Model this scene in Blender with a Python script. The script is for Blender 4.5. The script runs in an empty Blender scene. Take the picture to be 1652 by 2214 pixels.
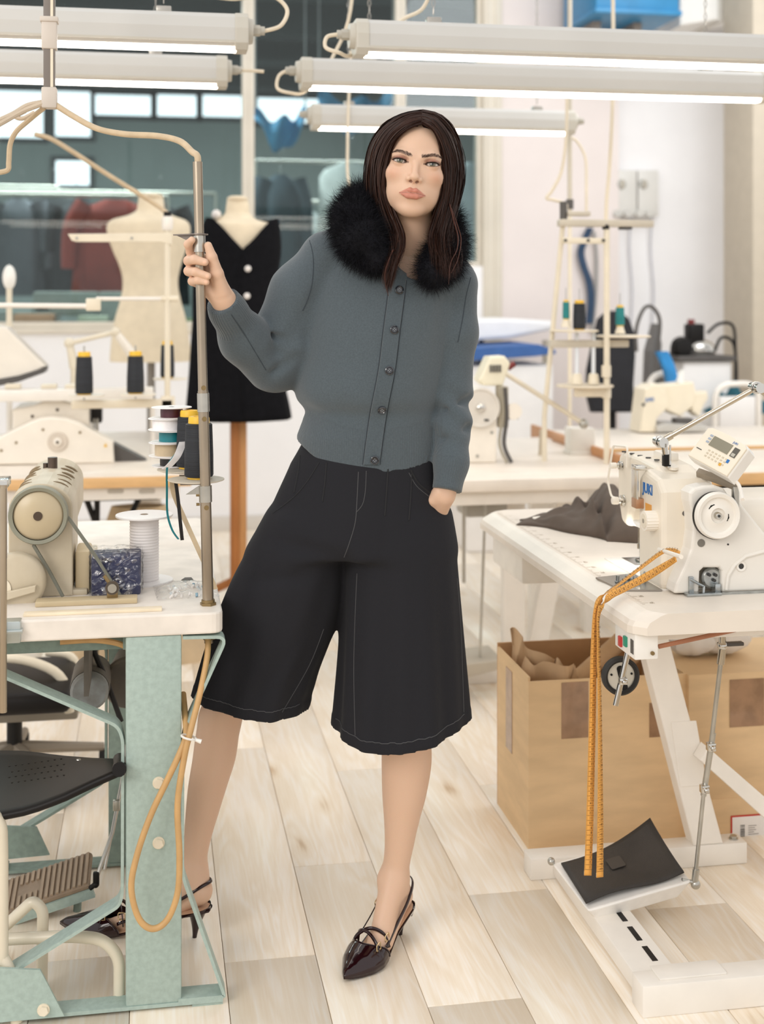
import bpy, bmesh, math, random
import numpy as np
from mathutils import Vector, Matrix
from mathutils.bvhtree import BVHTree

random.seed(7); RNG = np.random.default_rng(7)
SC = bpy.context.scene
COL = SC.collection
YAW = math.radians(10.0)          # the room's grid is turned 10 degrees against the lens axis
CY, SY = math.cos(YAW), math.sin(YAW)
F, HZ, CX, HC = 2800.0, 642.0, 826.0, 1.40   # focal length px, horizon row, centre column, lens height

# ---------------- camera ----------------
cam = bpy.data.cameras.new('camera')
cam.sensor_fit = 'VERTICAL'; cam.sensor_height = 36.0
cam.lens = F / 2214.0 * 36.0
cam.shift_y = -(1107.0 - HZ) / 2214.0
cam.clip_start = 0.05; cam.clip_end = 100
cam.dof.use_dof = True; cam.dof.focus_distance = 2.69; cam.dof.aperture_fstop = 2.8
camo = bpy.data.objects.new('camera', cam); COL.objects.link(camo)
camo.location = (0, 0, HC); camo.rotation_euler = (math.pi / 2, 0, -YAW)
SC.camera = camo

# ---------------- world, daylight, exposure ----------------
w = bpy.data.worlds.new('daylight'); SC.world = w; w.use_nodes = True
w.node_tree.nodes['Background'].inputs[0].default_value = (1.0, 0.987, 0.972, 1)
w.node_tree.nodes['Background'].inputs[1].default_value = 1.02

def area_light(name, loc, target, size, size_y, power, color):
    l = bpy.data.lights.new(name, 'AREA'); l.shape = 'RECTANGLE'; l.size = size; l.size_y = size_y
    l.energy = power; l.color = color
    o = bpy.data.objects.new(name, l); COL.objects.link(o); o.location = loc
    o.rotation_euler = (Vector(target) - Vector(loc)).to_track_quat('-Z', 'Y').to_euler()
    return o
area_light('window_daylight', (-2.9, -0.6, 3.0), (0.5, 2.8, 1.1), 2.4, 1.8, 92, (1.0, 0.95, 0.89))
area_light('right_wall_fill', (3.0, 4.7, 3.6), (3.2, 7.9, 1.1), 1.8, 1.4, 50, (0.95, 0.98, 1.0))  # added fill that brightens the right wall, with no window behind it
SC.view_settings.view_transform = 'Standard'; SC.view_settings.look = 'None'
SC.view_settings.gamma = 1.0; SC.view_settings.use_curve_mapping = False
SC.view_settings.exposure = 0.0

# ---------------- coordinates ----------------
def W(xc, d, z):                    # lens-aligned ground coordinates -> room
    return Vector((CY * xc + SY * d, -SY * xc + CY * d, z))
def P(px, py, d):                   # photograph pixel at depth d -> room
    return W((px - CX) * d / F, d, HC - (py - HZ) * d / F)
def dz(py, z):                      # depth of a point at height z that shows in row py
    return F * (HC - z) / (py - HZ)
def PZ(px, py, z):                  # pixel of a point known to be at height z
    return P(px, py, dz(py, z))
def PX(px, py, X):                  # pixel of a point on the plane x = X
    a = (px - CX) / F; d = X / (CY * a + SY); return P(px, py, d)
def PY(px, py, Y):                  # pixel of a point on the plane y = Y
    a = (px - CX) / F; d = Y / (-SY * a + CY); return P(px, py, d)

# ---------------- materials ----------------
def lin(c):
    if isinstance(c, str):
        c = [int(c[i:i+2], 16) / 255 for i in (1, 3, 5)]
    return [(v / 12.92 if v <= 0.04045 else ((v + 0.055) / 1.055) ** 2.4) for v in c]
MATS = {}
def mat(name, col, rough=0.5, metal=0.0, var=0.05, scale=12.0, bump=0.0, bscale=None, coat=0.0, emit=None,
        es=0.0, trans=0.0, alpha=1.0, sss=0.0, stretch=None, sheen=0.0, col2=None, spec=None):
    if name in MATS: return MATS[name]
    m = bpy.data.materials.new(name); m.use_nodes = True; MATS[name] = m
    nt = m.node_tree; b = nt.nodes['Principled BSDF']; L = nt.links.new
    c = lin(col)
    tc = nt.nodes.new('ShaderNodeTexCoord'); mp = nt.nodes.new('ShaderNodeMapping')
    L(tc.outputs['Object'], mp.inputs['Vector'])
    if stretch: mp.inputs['Scale'].default_value = stretch
    nz = nt.nodes.new('ShaderNodeTexNoise'); nz.inputs['Scale'].default_value = scale; nz.inputs['Detail'].default_value = 4
    L(mp.outputs['Vector'], nz.inputs['Vector'])
    rp = nt.nodes.new('ShaderNodeValToRGB')
    c2 = lin(col2) if col2 else [min(1, v * (1 + var)) for v in c]
    c1 = [v * (1 - var) for v in c]
    rp.color_ramp.elements[0].position = 0.35; rp.color_ramp.elements[1].position = 0.65
    rp.color_ramp.elements[0].color = (*c1, 1); rp.color_ramp.elements[1].color = (*c2, 1)
    L(nz.outputs['Fac'], rp.inputs['Fac']); L(rp.outputs['Color'], b.inputs['Base Color'])
    b.inputs['Roughness'].default_value = rough; b.inputs['Metallic'].default_value = metal
    if coat: b.inputs['Coat Weight'].default_value = coat; b.inputs['Coat Roughness'].default_value = 0.06
    if trans: b.inputs['Transmission Weight'].default_value = trans
    if alpha < 1: b.inputs['Alpha'].default_value = alpha
    if sss:
        b.inputs['Subsurface Weight'].default_value = sss; b.inputs['Subsurface Radius'].default_value = (0.012, 0.005, 0.003)
        b.inputs['Subsurface Scale'].default_value = 1.0
    if sheen: b.inputs['Sheen Weight'].default_value = sheen; b.inputs['Sheen Roughness'].default_value = 0.5
    if spec is not None: b.inputs['Specular IOR Level'].default_value = spec
    if emit:
        b.inputs['Emission Color'].default_value = (*lin(emit), 1); b.inputs['Emission Strength'].default_value = es
    if bump:
        n2 = nt.nodes.new('ShaderNodeTexNoise'); n2.inputs['Scale'].default_value = bscale or scale * 6; n2.inputs['Detail'].default_value = 3
        L(mp.outputs['Vector'], n2.inputs['Vector'])
        bp = nt.nodes.new('ShaderNodeBump'); bp.inputs['Strength'].default_value = bump; bp.inputs['Distance'].default_value = 0.002
        L(n2.outputs['Fac'], bp.inputs['Height']); L(bp.outputs['Normal'], b.inputs['Normal'])
    return m

# ---------------- object helpers ----------------
def tag(o, label=None, cat=None, group=None, kind=None):
    if label: o['label'] = label
    if cat: o['category'] = cat
    if group: o['group'] = group
    if kind: o['kind'] = kind
    return o
def empty(name, loc, rz=0.0, label=None, cat=None, group=None):
    o = bpy.data.objects.new(name, None); COL.objects.link(o); o.location = loc; o.rotation_euler = (0, 0, rz)
    o.empty_display_size = 0.05
    return tag(o, label, cat, group)
def link(name, me, m, parent=None, smooth=None):
    o = bpy.data.objects.new(name, me); COL.objects.link(o)
    if m is not None:
        for mm in (m if isinstance(m, (list, tuple)) else [m]): me.materials.append(mm)
    if parent is not None:
        o.parent = parent
        M = world_of(parent)
        o.matrix_parent_inverse = M.inverted()
    return o
def world_of(o):
    M = Matrix.Translation(o.location) @ o.rotation_euler.to_matrix().to_4x4()
    if o.parent: M = world_of(o.parent) @ o.matrix_parent_inverse @ M
    return M
def copy_tree(o, loc, rz=None, label=None, group=None):
    # a copy of a thing and its parts (parts carry a parent inverse, so the copy moves rigidly)
    r = o.copy(); COL.objects.link(r); r.location = loc
    if rz is not None: r.rotation_euler = (0, 0, rz)
    if label: r['label'] = label
    if group: r['group'] = group
    for ch in [c for c in COL.objects if c.parent == o]:
        c = ch.copy(); COL.objects.link(c); c.parent = r
        for g in [q for q in COL.objects if q.parent == ch]:
            d = g.copy(); COL.objects.link(d); d.parent = c
    return r

class MB:
    """collects shapes in world space and links them as ONE mesh object"""
    def __init__(s): s.v = []; s.f = []; s.sm = []; s.T = None
    def _add(s, vs, fs, smooth=False):
        n = len(s.v)
        if s.T is not None: vs = [s.T @ Vector(p) for p in vs]
        s.v += [tuple(p) for p in vs]; s.f += [tuple(i + n for i in f) for f in fs]; s.sm += [smooth] * len(fs)
        return s
    def box(s, x0, x1, y0, y1, z0, z1, bev=0.0, seg=2):
        if bev <= 0:
            vs = [(x, y, z) for x in (x0, x1) for y in (y0, y1) for z in (z0, z1)]
            fs = [(0, 1, 3, 2), (4, 6, 7, 5), (0, 4, 5, 1), (2, 3, 7, 6), (0, 2, 6, 4), (1, 5, 7, 3)]
            return s._add(vs, fs)
        bm = bmesh.new(); bmesh.ops.create_cube(bm, size=1)
        for v in bm.verts:
            v.co = Vector(((x0 + x1) / 2 + v.co.x * (x1 - x0), (y0 + y1) / 2 + v.co.y * (y1 - y0), (z0 + z1) / 2 + v.co.z * (z1 - z0)))
        bmesh.ops.bevel(bm, geom=bm.edges[:], offset=bev, segments=seg, affect='EDGES', profile=0.5)
        return s._bm(bm, True)
    def _bm(s, bm, smooth=False):
        bm.verts.index_update()
        vs = [v.co.copy() for v in bm.verts]; fs = [[v.index for v in f.verts] for f in bm.faces]
        bm.free(); return s._add(vs, fs, smooth)
    def cyl(s, a, b, r, r2=None, n=16, caps=True, smooth=True):
        a, b = Vector(a), Vector(b); r2 = r if r2 is None else r2
        ax = (b - a).normalized(); u = ax.orthogonal().normalized(); w_ = ax.cross(u)
        vs = []
        for c, rr in ((a, r), (b, r2)):
            vs += [c + (u * math.cos(2 * math.pi * i / n) + w_ * math.sin(2 * math.pi * i / n)) * rr for i in range(n)]
        fs = [(i, (i + 1) % n, n + (i + 1) % n, n + i) for i in range(n)]
        s._add(vs, fs, smooth)
        if caps:
            s._add(vs[:n], [tuple(range(n))[::-1]]); s._add(vs[n:], [tuple(range(n))])
        return s
    def tube(s, pts, r, n=10, caps=True, closed=False):
        pts = [Vector(p) for p in pts]; m = len(pts)
        rs = r if isinstance(r, (list, tuple)) else [r] * m
        vs = []; prev = None
        for i, p in enumerate(pts):
            if closed: t = (pts[(i + 1) % m] - pts[i - 1])
            else: t = (pts[min(i + 1, m - 1)] - pts[max(i - 1, 0)])
            t = t.normalized() if t.length > 1e-9 else Vector((0, 0, 1))
            if prev is None: u = t.orthogonal().normalized()
            else:
                u = prev - t * prev.dot(t)
                u = u.normalized() if u.length > 1e-6 else t.orthogonal().normalized()
            prev = u; w_ = t.cross(u)
            vs += [p + (u * math.cos(2 * math.pi * k / n) + w_ * math.sin(2 * math.pi * k / n)) * rs[i] for k in range(n)]
        fs = []
        for i in range(m if closed else m - 1):
            j = (i + 1) % m
            fs += [(i * n + k, i * n + (k + 1) % n, j * n + (k + 1) % n, j * n + k) for k in range(n)]
        if caps and not closed:
            fs += [tuple(range(n))[::-1], tuple((m - 1) * n + k for k in range(n))]
        return s._add(vs, fs, True)
    def lathe(s, prof, c=(0, 0, 0), n=28, axis=(0, 0, 1), smooth=True):
        # prof: [(r, h)...] along axis from c
        c = Vector(c); ax = Vector(axis).normalized(); u = ax.orthogonal().normalized(); w_ = ax.cross(u)
        vs = []
        for r, h in prof:
            vs += [c + ax * h + (u * math.cos(2 * math.pi * k / n) + w_ * math.sin(2 * math.pi * k / n)) * r for k in range(n)]
        fs = []
        for i in range(len(prof) - 1):
            fs += [(i * n + k, i * n + (k + 1) % n, (i + 1) * n + (k + 1) % n, (i + 1) * n + k) for k in range(n)]
        return s._add(vs, fs, smooth)
    def prism(s, poly, o, ux, uy, depth, bev=0.0):
        # polygon in the plane (o, ux, uy), extruded by vector depth
        o, ux, uy, dp = Vector(o), Vector(ux), Vector(uy), Vector(depth)
        bm = bmesh.new()
        a = [bm.verts.new(o + ux * p[0] + uy * p[1]) for p in poly]
        b = [bm.verts.new(o + ux * p[0] + uy * p[1] + dp) for p in poly]
        n = len(poly)
        f1 = bm.faces.new(a); f2 = bm.faces.new(b[::-1])
        for i in range(n): bm.faces.new((a[i], b[i], b[(i + 1) % n], a[(i + 1) % n]))
        bmesh.ops.recalc_face_normals(bm, faces=bm.faces[:])
        if bev:
            ed = [e for e in bm.edges if all(len(f.verts) == n or True for f in e.link_faces) and any(f in (f1, f2) for f in e.link_faces)]
            bmesh.ops.bevel(bm, geom=ed, offset=bev, segments=2, affect='EDGES', profile=0.5)
        return s._bm(bm, False)
    def sphere(s, c, r, n=14, sc=(1, 1, 1)):
        c = Vector(c); vs = []; fs = []; m = n // 2 + 1
        for i in range(m + 1):
            th = math.pi * i / m
            for k in range(n):
                ph = 2 * math.pi * k / n
                vs.append(c + Vector((r * sc[0] * math.sin(th) * math.cos(ph), r * sc[1] * math.sin(th) * math.sin(ph), r * sc[2] * math.cos(th))))
        for i in range(m):
            fs += [(i * n + k, (i + 1) * n + k, (i + 1) * n + (k + 1) % n, i * n + (k + 1) % n) for k in range(n)]
        return s._add(vs, fs, True)
    def strip(s, pts, wdir, width, thick, ndir=None):
        # a flat bar following pts: width along wdir, thickness in the plane of the path
        pts = [Vector(p) for p in pts]; wd = Vector(wdir).normalized(); m = len(pts); vs = []
        for i, p in enumerate(pts):
            t0 = (pts[i] - pts[i - 1]).normalized() if i > 0 else None
            t1 = (pts[i + 1] - pts[i]).normalized() if i < m - 1 else None
            t = ((t0 or t1) + (t1 or t0)).normalized()
            nn = t.cross(wd).normalized()
            k = 1.0
            if t0 is not None and t1 is not None: k = 1 / max(0.5, math.sqrt(max(0.01, (1 + t0.dot(t1)) / 2)))
            for a_, b_ in ((0, 0), (1, 0), (1, 1), (0, 1)):
                vs.append(p + wd * (width * (a_ - 0.5)) + nn * (thick * (b_ - 0.5) * k))
        fs = []
        for i in range(m - 1):
            fs += [(i * 4 + k, i * 4 + (k + 1) % 4, i * 4 + 4 + (k + 1) % 4, i * 4 + 4 + k) for k in range(4)]
        fs += [(3, 2, 1, 0), tuple((m - 1) * 4 + k for k in range(4))]
        return s._add(vs, fs)
    def sheet(s, rows, smooth=True):
        # grid of points (rows x cols)
        r, c = len(rows), len(rows[0])
        vs = [p for row in rows for p in row]
        fs = [(i * c + j, i * c + j + 1, (i + 1) * c + j + 1, (i + 1) * c + j) for i in range(r - 1) for j in range(c - 1)]
        return s._add(vs, fs, smooth)
    def build(s, name, m, parent=None, fix=True, auto=True):
        me = bpy.data.meshes.new(name); me.from_pydata(s.v, [], s.f); me.update()
        me.polygons.foreach_set('use_smooth', s.sm)
        o = link(name, me, m, parent)
        if fix:
            bm = bmesh.new(); bm.from_mesh(me); bmesh.ops.remove_doubles(bm, verts=bm.verts[:], dist=1e-5)
            bmesh.ops.recalc_face_normals(bm, faces=bm.faces[:])
            bm.to_mesh(me); bm.free()
        if auto and any(s.sm): me.set_sharp_from_angle(angle=math.radians(38))
        return o

def bez(pts, n=8, closed=False):
    """Catmull-Rom through pts"""
    pts = [Vector(p) for p in pts]; out = []; m = len(pts)
    for i in range(m - 1):
        p0, p1, p2, p3 = pts[max(i - 1, 0)], pts[i], pts[i + 1], pts[min(i + 2, m - 1)]
        for k in range(n):
            t = k / n
            out.append(0.5 * ((2 * p1) + (p2 - p0) * t + (2 * p0 - 5 * p1 + 4 * p2 - p3) * t * t + (3 * p1 - p0 - 3 * p2 + p3) * t ** 3))
    out.append(pts[-1]); return out
def fillet(pts, r, n=5):
    """polyline with rounded corners"""
    pts = [Vector(p) for p in pts]; out = [pts[0]]
    for i in range(1, len(pts) - 1):
        a, b, c = pts[i - 1], pts[i], pts[i + 1]
        u, v = (a - b), (c - b); k = min(r, u.length * 0.49, v.length * 0.49)
        s, e = b + u.normalized() * k, b + v.normalized() * k
        for q in range(n + 1):
            t = q / n; out.append(s * (1 - t) ** 2 + b * 2 * t * (1 - t) + e * t * t)
    out.append(pts[-1]); return out
def rrect(x0, x1, y0, y1, r, n=4):
    out = []
    for cx, cy, a0 in ((x1 - r, y0 + r, -90), (x1 - r, y1 - r, 0), (x0 + r, y1 - r, 90), (x0 + r, y0 + r, 180)):
        for k in range(n + 1):
            a = math.radians(a0 + 90 * k / n); out.append((cx + r * math.cos(a), cy + r * math.sin(a)))
    return out
_FC = [None]
def text_mesh(body, size, o, ux, uy, m, parent, name='lettering', extrude=0.0004, align='LEFT', bold=0.0):
    cu = bpy.data.curves.new('t', 'FONT'); cu.body = body; cu.size = size; cu.extrude = extrude; cu.align_x = align; cu.resolution_u = 2
    cu.offset = bold
    to = bpy.data.objects.new('t', cu); COL.objects.link(to)
    dg = bpy.context.evaluated_depsgraph_get(); me = bpy.data.meshes.new_from_object(to.evaluated_get(dg))
    bpy.data.objects.remove(to); bpy.data.curves.remove(cu)
    o, ux, uy = Vector(o), Vector(ux).normalized(), Vector(uy).normalized(); n = ux.cross(uy)
    for v in me.vertices: v.co = o + ux * v.co.x + uy * v.co.y + n * v.co.z
    return link(name, me, m, parent)
def mesh_np(name, V, Q, m, parent=None, smooth=True, tris=None):
    me = bpy.data.meshes.new(name)
    V = np.ascontiguousarray(V, dtype=np.float32); nf = len(Q); k = Q.shape[1]
    me.vertices.add(len(V)); me.vertices.foreach_set('co', V.ravel())
    me.loops.add(nf * k); me.loops.foreach_set('vertex_index', np.ascontiguousarray(Q, dtype=np.int32).ravel())
    me.polygons.add(nf); me.polygons.foreach_set('loop_start', np.arange(0, nf * k, k, dtype=np.int32))
    try: me.polygons.foreach_set('loop_total', np.full(nf, k, dtype=np.int32))
    except Exception: pass
    me.update(calc_edges=True); me.validate()
    me.polygons.foreach_set('use_smooth', np.full(len(me.polygons), smooth))
    return link(name, me, m, parent)

# ---------------- signed-distance modelling (used for bodies and cloth) ----------------
def smin(a, b, k):
    h = np.clip(0.5 + 0.5 * (b - a) / k, 0, 1); return b + (a - b) * h - k * h * (1 - h)
def smax(a, b, k): return -smin(-a, -b, k)
def rcone(X, Y, Z, a, b, ra, rb):
    a = np.asarray(a, np.float32); d = np.asarray(b, np.float32) - a; L = float(d @ d)
    px, py, pz = X - a[0], Y - a[1], Z - a[2]
    t = np.clip((px * d[0] + py * d[1] + pz * d[2]) / L, 0, 1)
    px = px - t * d[0]; py = py - t * d[1]; pz = pz - t * d[2]
    return np.sqrt(px * px + py * py + pz * pz) - (ra + (rb - ra) * t)
def ellip(X, Y, Z, c, r):
    x, y, z = (X - c[0]) / r[0], (Y - c[1]) / r[1], (Z - c[2]) / r[2]
    k = np.sqrt(x * x + y * y + z * z)
    g = np.sqrt((x / r[0]) ** 2 + (y / r[1]) ** 2 + (z / r[2]) ** 2) + 1e-6
    return k * (k - 1) / g
def chain(X, Y, Z, pts, rs, k):
    d = None
    for i in range(len(pts) - 1):
        e = rcone(X, Y, Z, pts[i], pts[i + 1], rs[i], rs[i + 1]); d = e if d is None else smin(d, e, k)
    return d
def surface_nets(fn, lo, hi, h):
    lo = np.array(lo, np.float32); hi = np.array(hi, np.float32); n = np.ceil((hi - lo) / h).astype(int) + 1
    ax = [lo[i] + h * np.arange(n[i], dtype=np.float32) for i in range(3)]
    Fv = np.empty(tuple(n), np.float32); st = max(1, int(1.2e6 / (n[1] * n[2])))
    for i in range(0, n[0], st):
        X, Y, Z = np.meshgrid(ax[0][i:i + st], ax[1], ax[2], indexing='ij'); Fv[i:i + st] = fn(X, Y, Z)
    S = Fv < 0
    cnt = np.zeros(tuple(n - 1), np.int8)
    cs = [(a, b, c) for a in (0, 1) for b in (0, 1) for c in (0, 1)]
    sl = lambda o, i: slice(o, n[i] - 1 + o)
    for a, b, c in cs: cnt += S[sl(a, 0), sl(b, 1), sl(c, 2)]
    act = (cnt > 0) & (cnt < 8); I = np.argwhere(act); ids = np.full(tuple(n - 1), -1, np.int32); ids[act] = np.arange(len(I))
    val = np.stack([Fv[I[:, 0] + a, I[:, 1] + b, I[:, 2] + c] for a, b, c in cs], 1)
    acc = np.zeros((len(I), 3)); num = np.zeros(len(I))
    C = np.array(cs, float)
    for p in range(8):
        for q in range(p + 1, 8):
            if np.abs(C[p] - C[q]).sum() != 1: continue
            v0, v1 = val[:, p], val[:, q]; mk = (v0 < 0) != (v1 < 0)
            t = np.where(mk, v0 / np.where(mk, v0 - v1, 1), 0)
            acc += np.where(mk[:, None], C[p] + (C[q] - C[p]) * t[:, None], 0); num += mk
    V = lo + h * (I + acc / num[:, None])
    quads = []
    for axis in range(3):
        o = [0, 0, 0]; o[axis] = 1
        A = S[tuple(slice(0, n[i] - o[i]) for i in range(3))]; B = S[tuple(slice(o[i], n[i]) for i in range(3))]
        E = np.argwhere(A != B); u, v = (axis + 1) % 3, (axis + 2) % 3
        ok = (E[:, u] > 0) & (E[:, v] > 0) & (E[:, u] < n[u] - 1) & (E[:, v] < n[v] - 1); E = E[ok]
        def cid(du, dv):
            K = E.copy(); K[:, u] -= du; K[:, v] -= dv; return ids[K[:, 0], K[:, 1], K[:, 2]]
        q = np.stack([cid(1, 1), cid(0, 1), cid(0, 0), cid(1, 0)], 1)
        flip = ~S[E[:, 0], E[:, 1], E[:, 2]]
        q[flip] = q[flip][:, ::-1]; quads.append(q)
    return V, np.concatenate(quads)
def color_attr(o, C):
    a = o.data.color_attributes.new('tint', 'FLOAT_COLOR', 'POINT')
    a.data.foreach_set('color', np.concatenate([C, np.ones((len(C), 1))], 1).astype(np.float32).ravel())
# =====================================================================  THE ROOM
WALLY = 7.8
M_wall = mat('wall_paint', '#f4f3f4', 0.7, var=0.02, scale=3, bump=0.08, bscale=60)
M_wallp = mat('wall_paint_pink', '#eae0dc', 0.7, var=0.02, scale=3, bump=0.08, bscale=60)
M_frame = mat('window_frame_paint', '#ddd5c6', 0.45, var=0.03, scale=5)
M_base = mat('baseboard_paint', '#d8d2ca', 0.5, var=0.03)

def plank_material():
    m = bpy.data.materials.new('oak_laminate'); m.use_nodes = True; nt = m.node_tree; b = nt.nodes['Principled BSDF']; L = nt.links.new
    tc = nt.nodes.new('ShaderNodeTexCoord'); oi = nt.nodes.new('ShaderNodeObjectInfo')
    ad = nt.nodes.new('ShaderNodeVectorMath'); ad.operation = 'ADD'
    ml = nt.nodes.new('ShaderNodeVectorMath'); ml.operation = 'SCALE'; ml.inputs['Scale'].default_value = 40
    cb = nt.nodes.new('ShaderNodeCombineXYZ'); L(oi.outputs['Random'], cb.inputs[0]); L(oi.outputs['Random'], cb.inputs[1])
    L(cb.outputs[0], ml.inputs[0]); L(tc.outputs['Object'], ad.inputs[0]); L(ml.outputs[0], ad.inputs[1])
    # long cathedral grain: stretched noise bent by a slower noise
    mp = nt.nodes.new('ShaderNodeMapping'); mp.inputs['Scale'].default_value = (13, 1.4, 1); L(ad.outputs[0], mp.inputs[0])
    n1 = nt.nodes.new('ShaderNodeTexNoise'); n1.inputs['Scale'].default_value = 1.0; n1.inputs['Detail'].default_value = 3; n1.inputs['Distortion'].default_value = 0.6
    L(mp.outputs[0], n1.inputs['Vector'])
    sn = nt.nodes.new('ShaderNodeMath'); sn.operation = 'MULTIPLY'; sn.inputs[1].default_value = 42; L(n1.outputs['Fac'], sn.inputs[0])
    s2 = nt.nodes.new('ShaderNodeMath'); s2.operation = 'SINE'; L(sn.outputs[0], s2.inputs[0])
    mp2 = nt.nodes.new('ShaderNodeMapping'); mp2.inputs['Scale'].default_value = (210, 7, 1); L(ad.outputs[0], mp2.inputs[0])
    n2 = nt.nodes.new('ShaderNodeTexNoise'); n2.inputs['Scale'].default_value = 1.0; n2.inputs['Detail'].default_value = 4; L(mp2.outputs[0], n2.inputs['Vector'])
    # knots
    mp3 = nt.nodes.new('ShaderNodeMapping'); mp3.inputs['Scale'].default_value = (5.5, 2.3, 1); L(ad.outputs[0], mp3.inputs[0])
    vo = nt.nodes.new('ShaderNodeTexVoronoi'); vo.inputs['Scale'].default_value = 1.0; L(mp3.outputs[0], vo.inputs['Vector'])
    kr = nt.nodes.new('ShaderNodeValToRGB'); kr.color_ramp.elements[0].position = 0.03; kr.color_ramp.elements[1].position = 0.2
    kr.color_ramp.elements[0].color = (1, 1, 1, 1); kr.color_ramp.elements[1].color = (0, 0, 0, 1); L(vo.outputs['Distance'], kr.inputs[0])
    a1 = nt.nodes.new('ShaderNodeMath'); a1.operation = 'MULTIPLY_ADD'; a1.inputs[1].default_value = 0.10; a1.inputs[2].default_value = 0.50; L(s2.outputs[0], a1.inputs[0])
    a2 = nt.nodes.new('ShaderNodeMath'); a2.operation = 'MULTIPLY_ADD'; a2.inputs[1].default_value = 0.5; L(n2.outputs['Fac'], a2.inputs[0]); L(a1.outputs[0], a2.inputs[2])
    a3 = nt.nodes.new('ShaderNodeMath'); a3.operation = 'MULTIPLY_ADD'; a3.inputs[1].default_value = -0.40; L(kr.outputs[0], a3.inputs[0]); L(a2.outputs[0], a3.inputs[2])
    rv = nt.nodes.new('ShaderNodeMath'); rv.operation = 'MULTIPLY_ADD'; rv.inputs[1].default_value = 0.03; L(oi.outputs['Random'], rv.inputs[0]); L(a3.outputs[0], rv.inputs[2])
    cr = nt.nodes.new('ShaderNodeValToRGB'); e = cr.color_ramp.elements
    e[0].position = 0.25; e[0].color = (*lin('#c8a983'), 1); e[1].position = 1.0; e[1].color = (*lin('#fbf4ea'), 1)
    q = e.new(0.55); q.color = (*lin('#efdfc8'), 1); q = e.new(0.75); q.color = (*lin('#f5e8d5'), 1)
    L(rv.outputs[0], cr.inputs[0]); L(cr.outputs[0], b.inputs['Base Color'])
    b.inputs['Roughness'].default_value = 0.34
    bp = nt.nodes.new('ShaderNodeBump'); bp.inputs['Strength'].default_value = 0.12; bp.inputs['Distance'].default_value = 0.001
    L(n2.outputs['Fac'], bp.inputs['Height']); L(bp.outputs[0], b.inputs['Normal'])
    return m
M_plank = plank_material()
# floor: a dark sub-floor with laminate planks laid along the room
fl = MB().box(-4.5, 6.5, -2.5, WALLY, -0.06, -0.008).build('floor', mat('subfloor', '#b39c7c', 0.8))
tag(fl, 'pale oak laminate floor of long planks', 'floor', kind='structure')
PWD, PLN = 0.193, 1.29
def plank_mesh(wd, ln):
    return MB().box(-wd / 2 + 0.0007, wd / 2 - 0.0007, -ln / 2 + 0.0007, ln / 2 - 0.0007, -0.008, 0.0, bev=0.0012, seg=1)
pm = None
offs = [0.0, 0.55, 0.98, 0.31, 0.76, 0.13, 0.62]
cnt = 0
far = MB()
for i in range(-16, 30):
    x = 0.05 + i * PWD
    for j in range(-2, 7):
        y0 = 0.9 + j * PLN + offs[i % 7]; y1 = y0 + PLN
        if y1 < 1.9 or y0 > WALLY - 0.02: continue
        yc = (y0 + y1) / 2
        # keep only what the lens (and a step to the side) can see
        xc, d = x * CY - yc * SY, x * SY + yc * CY
        if d < 1.6 or abs(xc) > d * 0.36 + 0.75: continue
        if y1 > WALLY:
            MB().box(x - PWD / 2 + 0.0007, x + PWD / 2 - 0.0007, y0 + 0.0007, WALLY, -0.008, 0.0).build('plank', M_plank, fl); continue
        if pm is None:
            pm = plank_mesh(PWD, PLN).build('plank', M_plank, fl, auto=False); o = pm
        else:
            o = pm.copy(); COL.objects.link(o)
        o.location = (x, yc, 0); cnt += 1

# ---- back wall with a glazed partition ----
WX0, WX1 = -4.5, 2.13            # glazed part
SILL = 1.187
wb = MB().box(WX0, 2.01, WALLY, WALLY + 0.12, 0, SILL).box(1.48, 2.01, WALLY, WALLY + 0.12, SILL, 1.59).build('wall_back', M_wall)
tag(wb, 'low white wall under the glazed workshop partition', 'wall', kind='structure')
XP = PY(1338, 600, WALLY).x
ws = MB().box(2.13, XP, WALLY, WALLY + 0.15, 0, 4.2).build('wall_side', M_wallp)
tag(ws, 'pale pinkish wall section beside the glazed partition', 'wall', kind='structure')
wr = MB().box(XP, 6.5, WALLY + 0.10, WALLY + 0.25, 0, 4.2).build('wall_right', M_wall)
tag(wr, 'plain white wall behind the irons and chairs', 'wall', kind='structure')
xcol = PY(1628, 600, 7.0).x
tag(MB().box(xcol, xcol + 0.5, 7.0, 7.4, 0, 4.2, bev=0.01).build('wall_column', mat('column_paint', '#c6bba9', 0.6, var=0.03)), 'beige square column at the right edge of the photo', 'column', kind='structure')
bb = MB().box(WX0, XP, WALLY - 0.015, WALLY, 0, 0.09, bev=0.003).build('baseboard_back', M_base)
tag(bb, 'pale baseboard along the back wall', 'baseboard', kind='structure')
bb = MB().box(XP, 6.5, WALLY + 0.085, WALLY + 0.10, 0, 0.09).build('baseboard_right', M_base)
tag(bb, 'pale baseboard under the plain white wall', 'baseboard', kind='structure')
sl = MB().box(WX0, 1.48, WALLY - 0.03, WALLY + 0.12, SILL, SILL + 0.03, bev=0.004).build('trim_1', M_frame)
tag(sl, 'cream sill of the glazed partition', 'sill', kind='structure')

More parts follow.
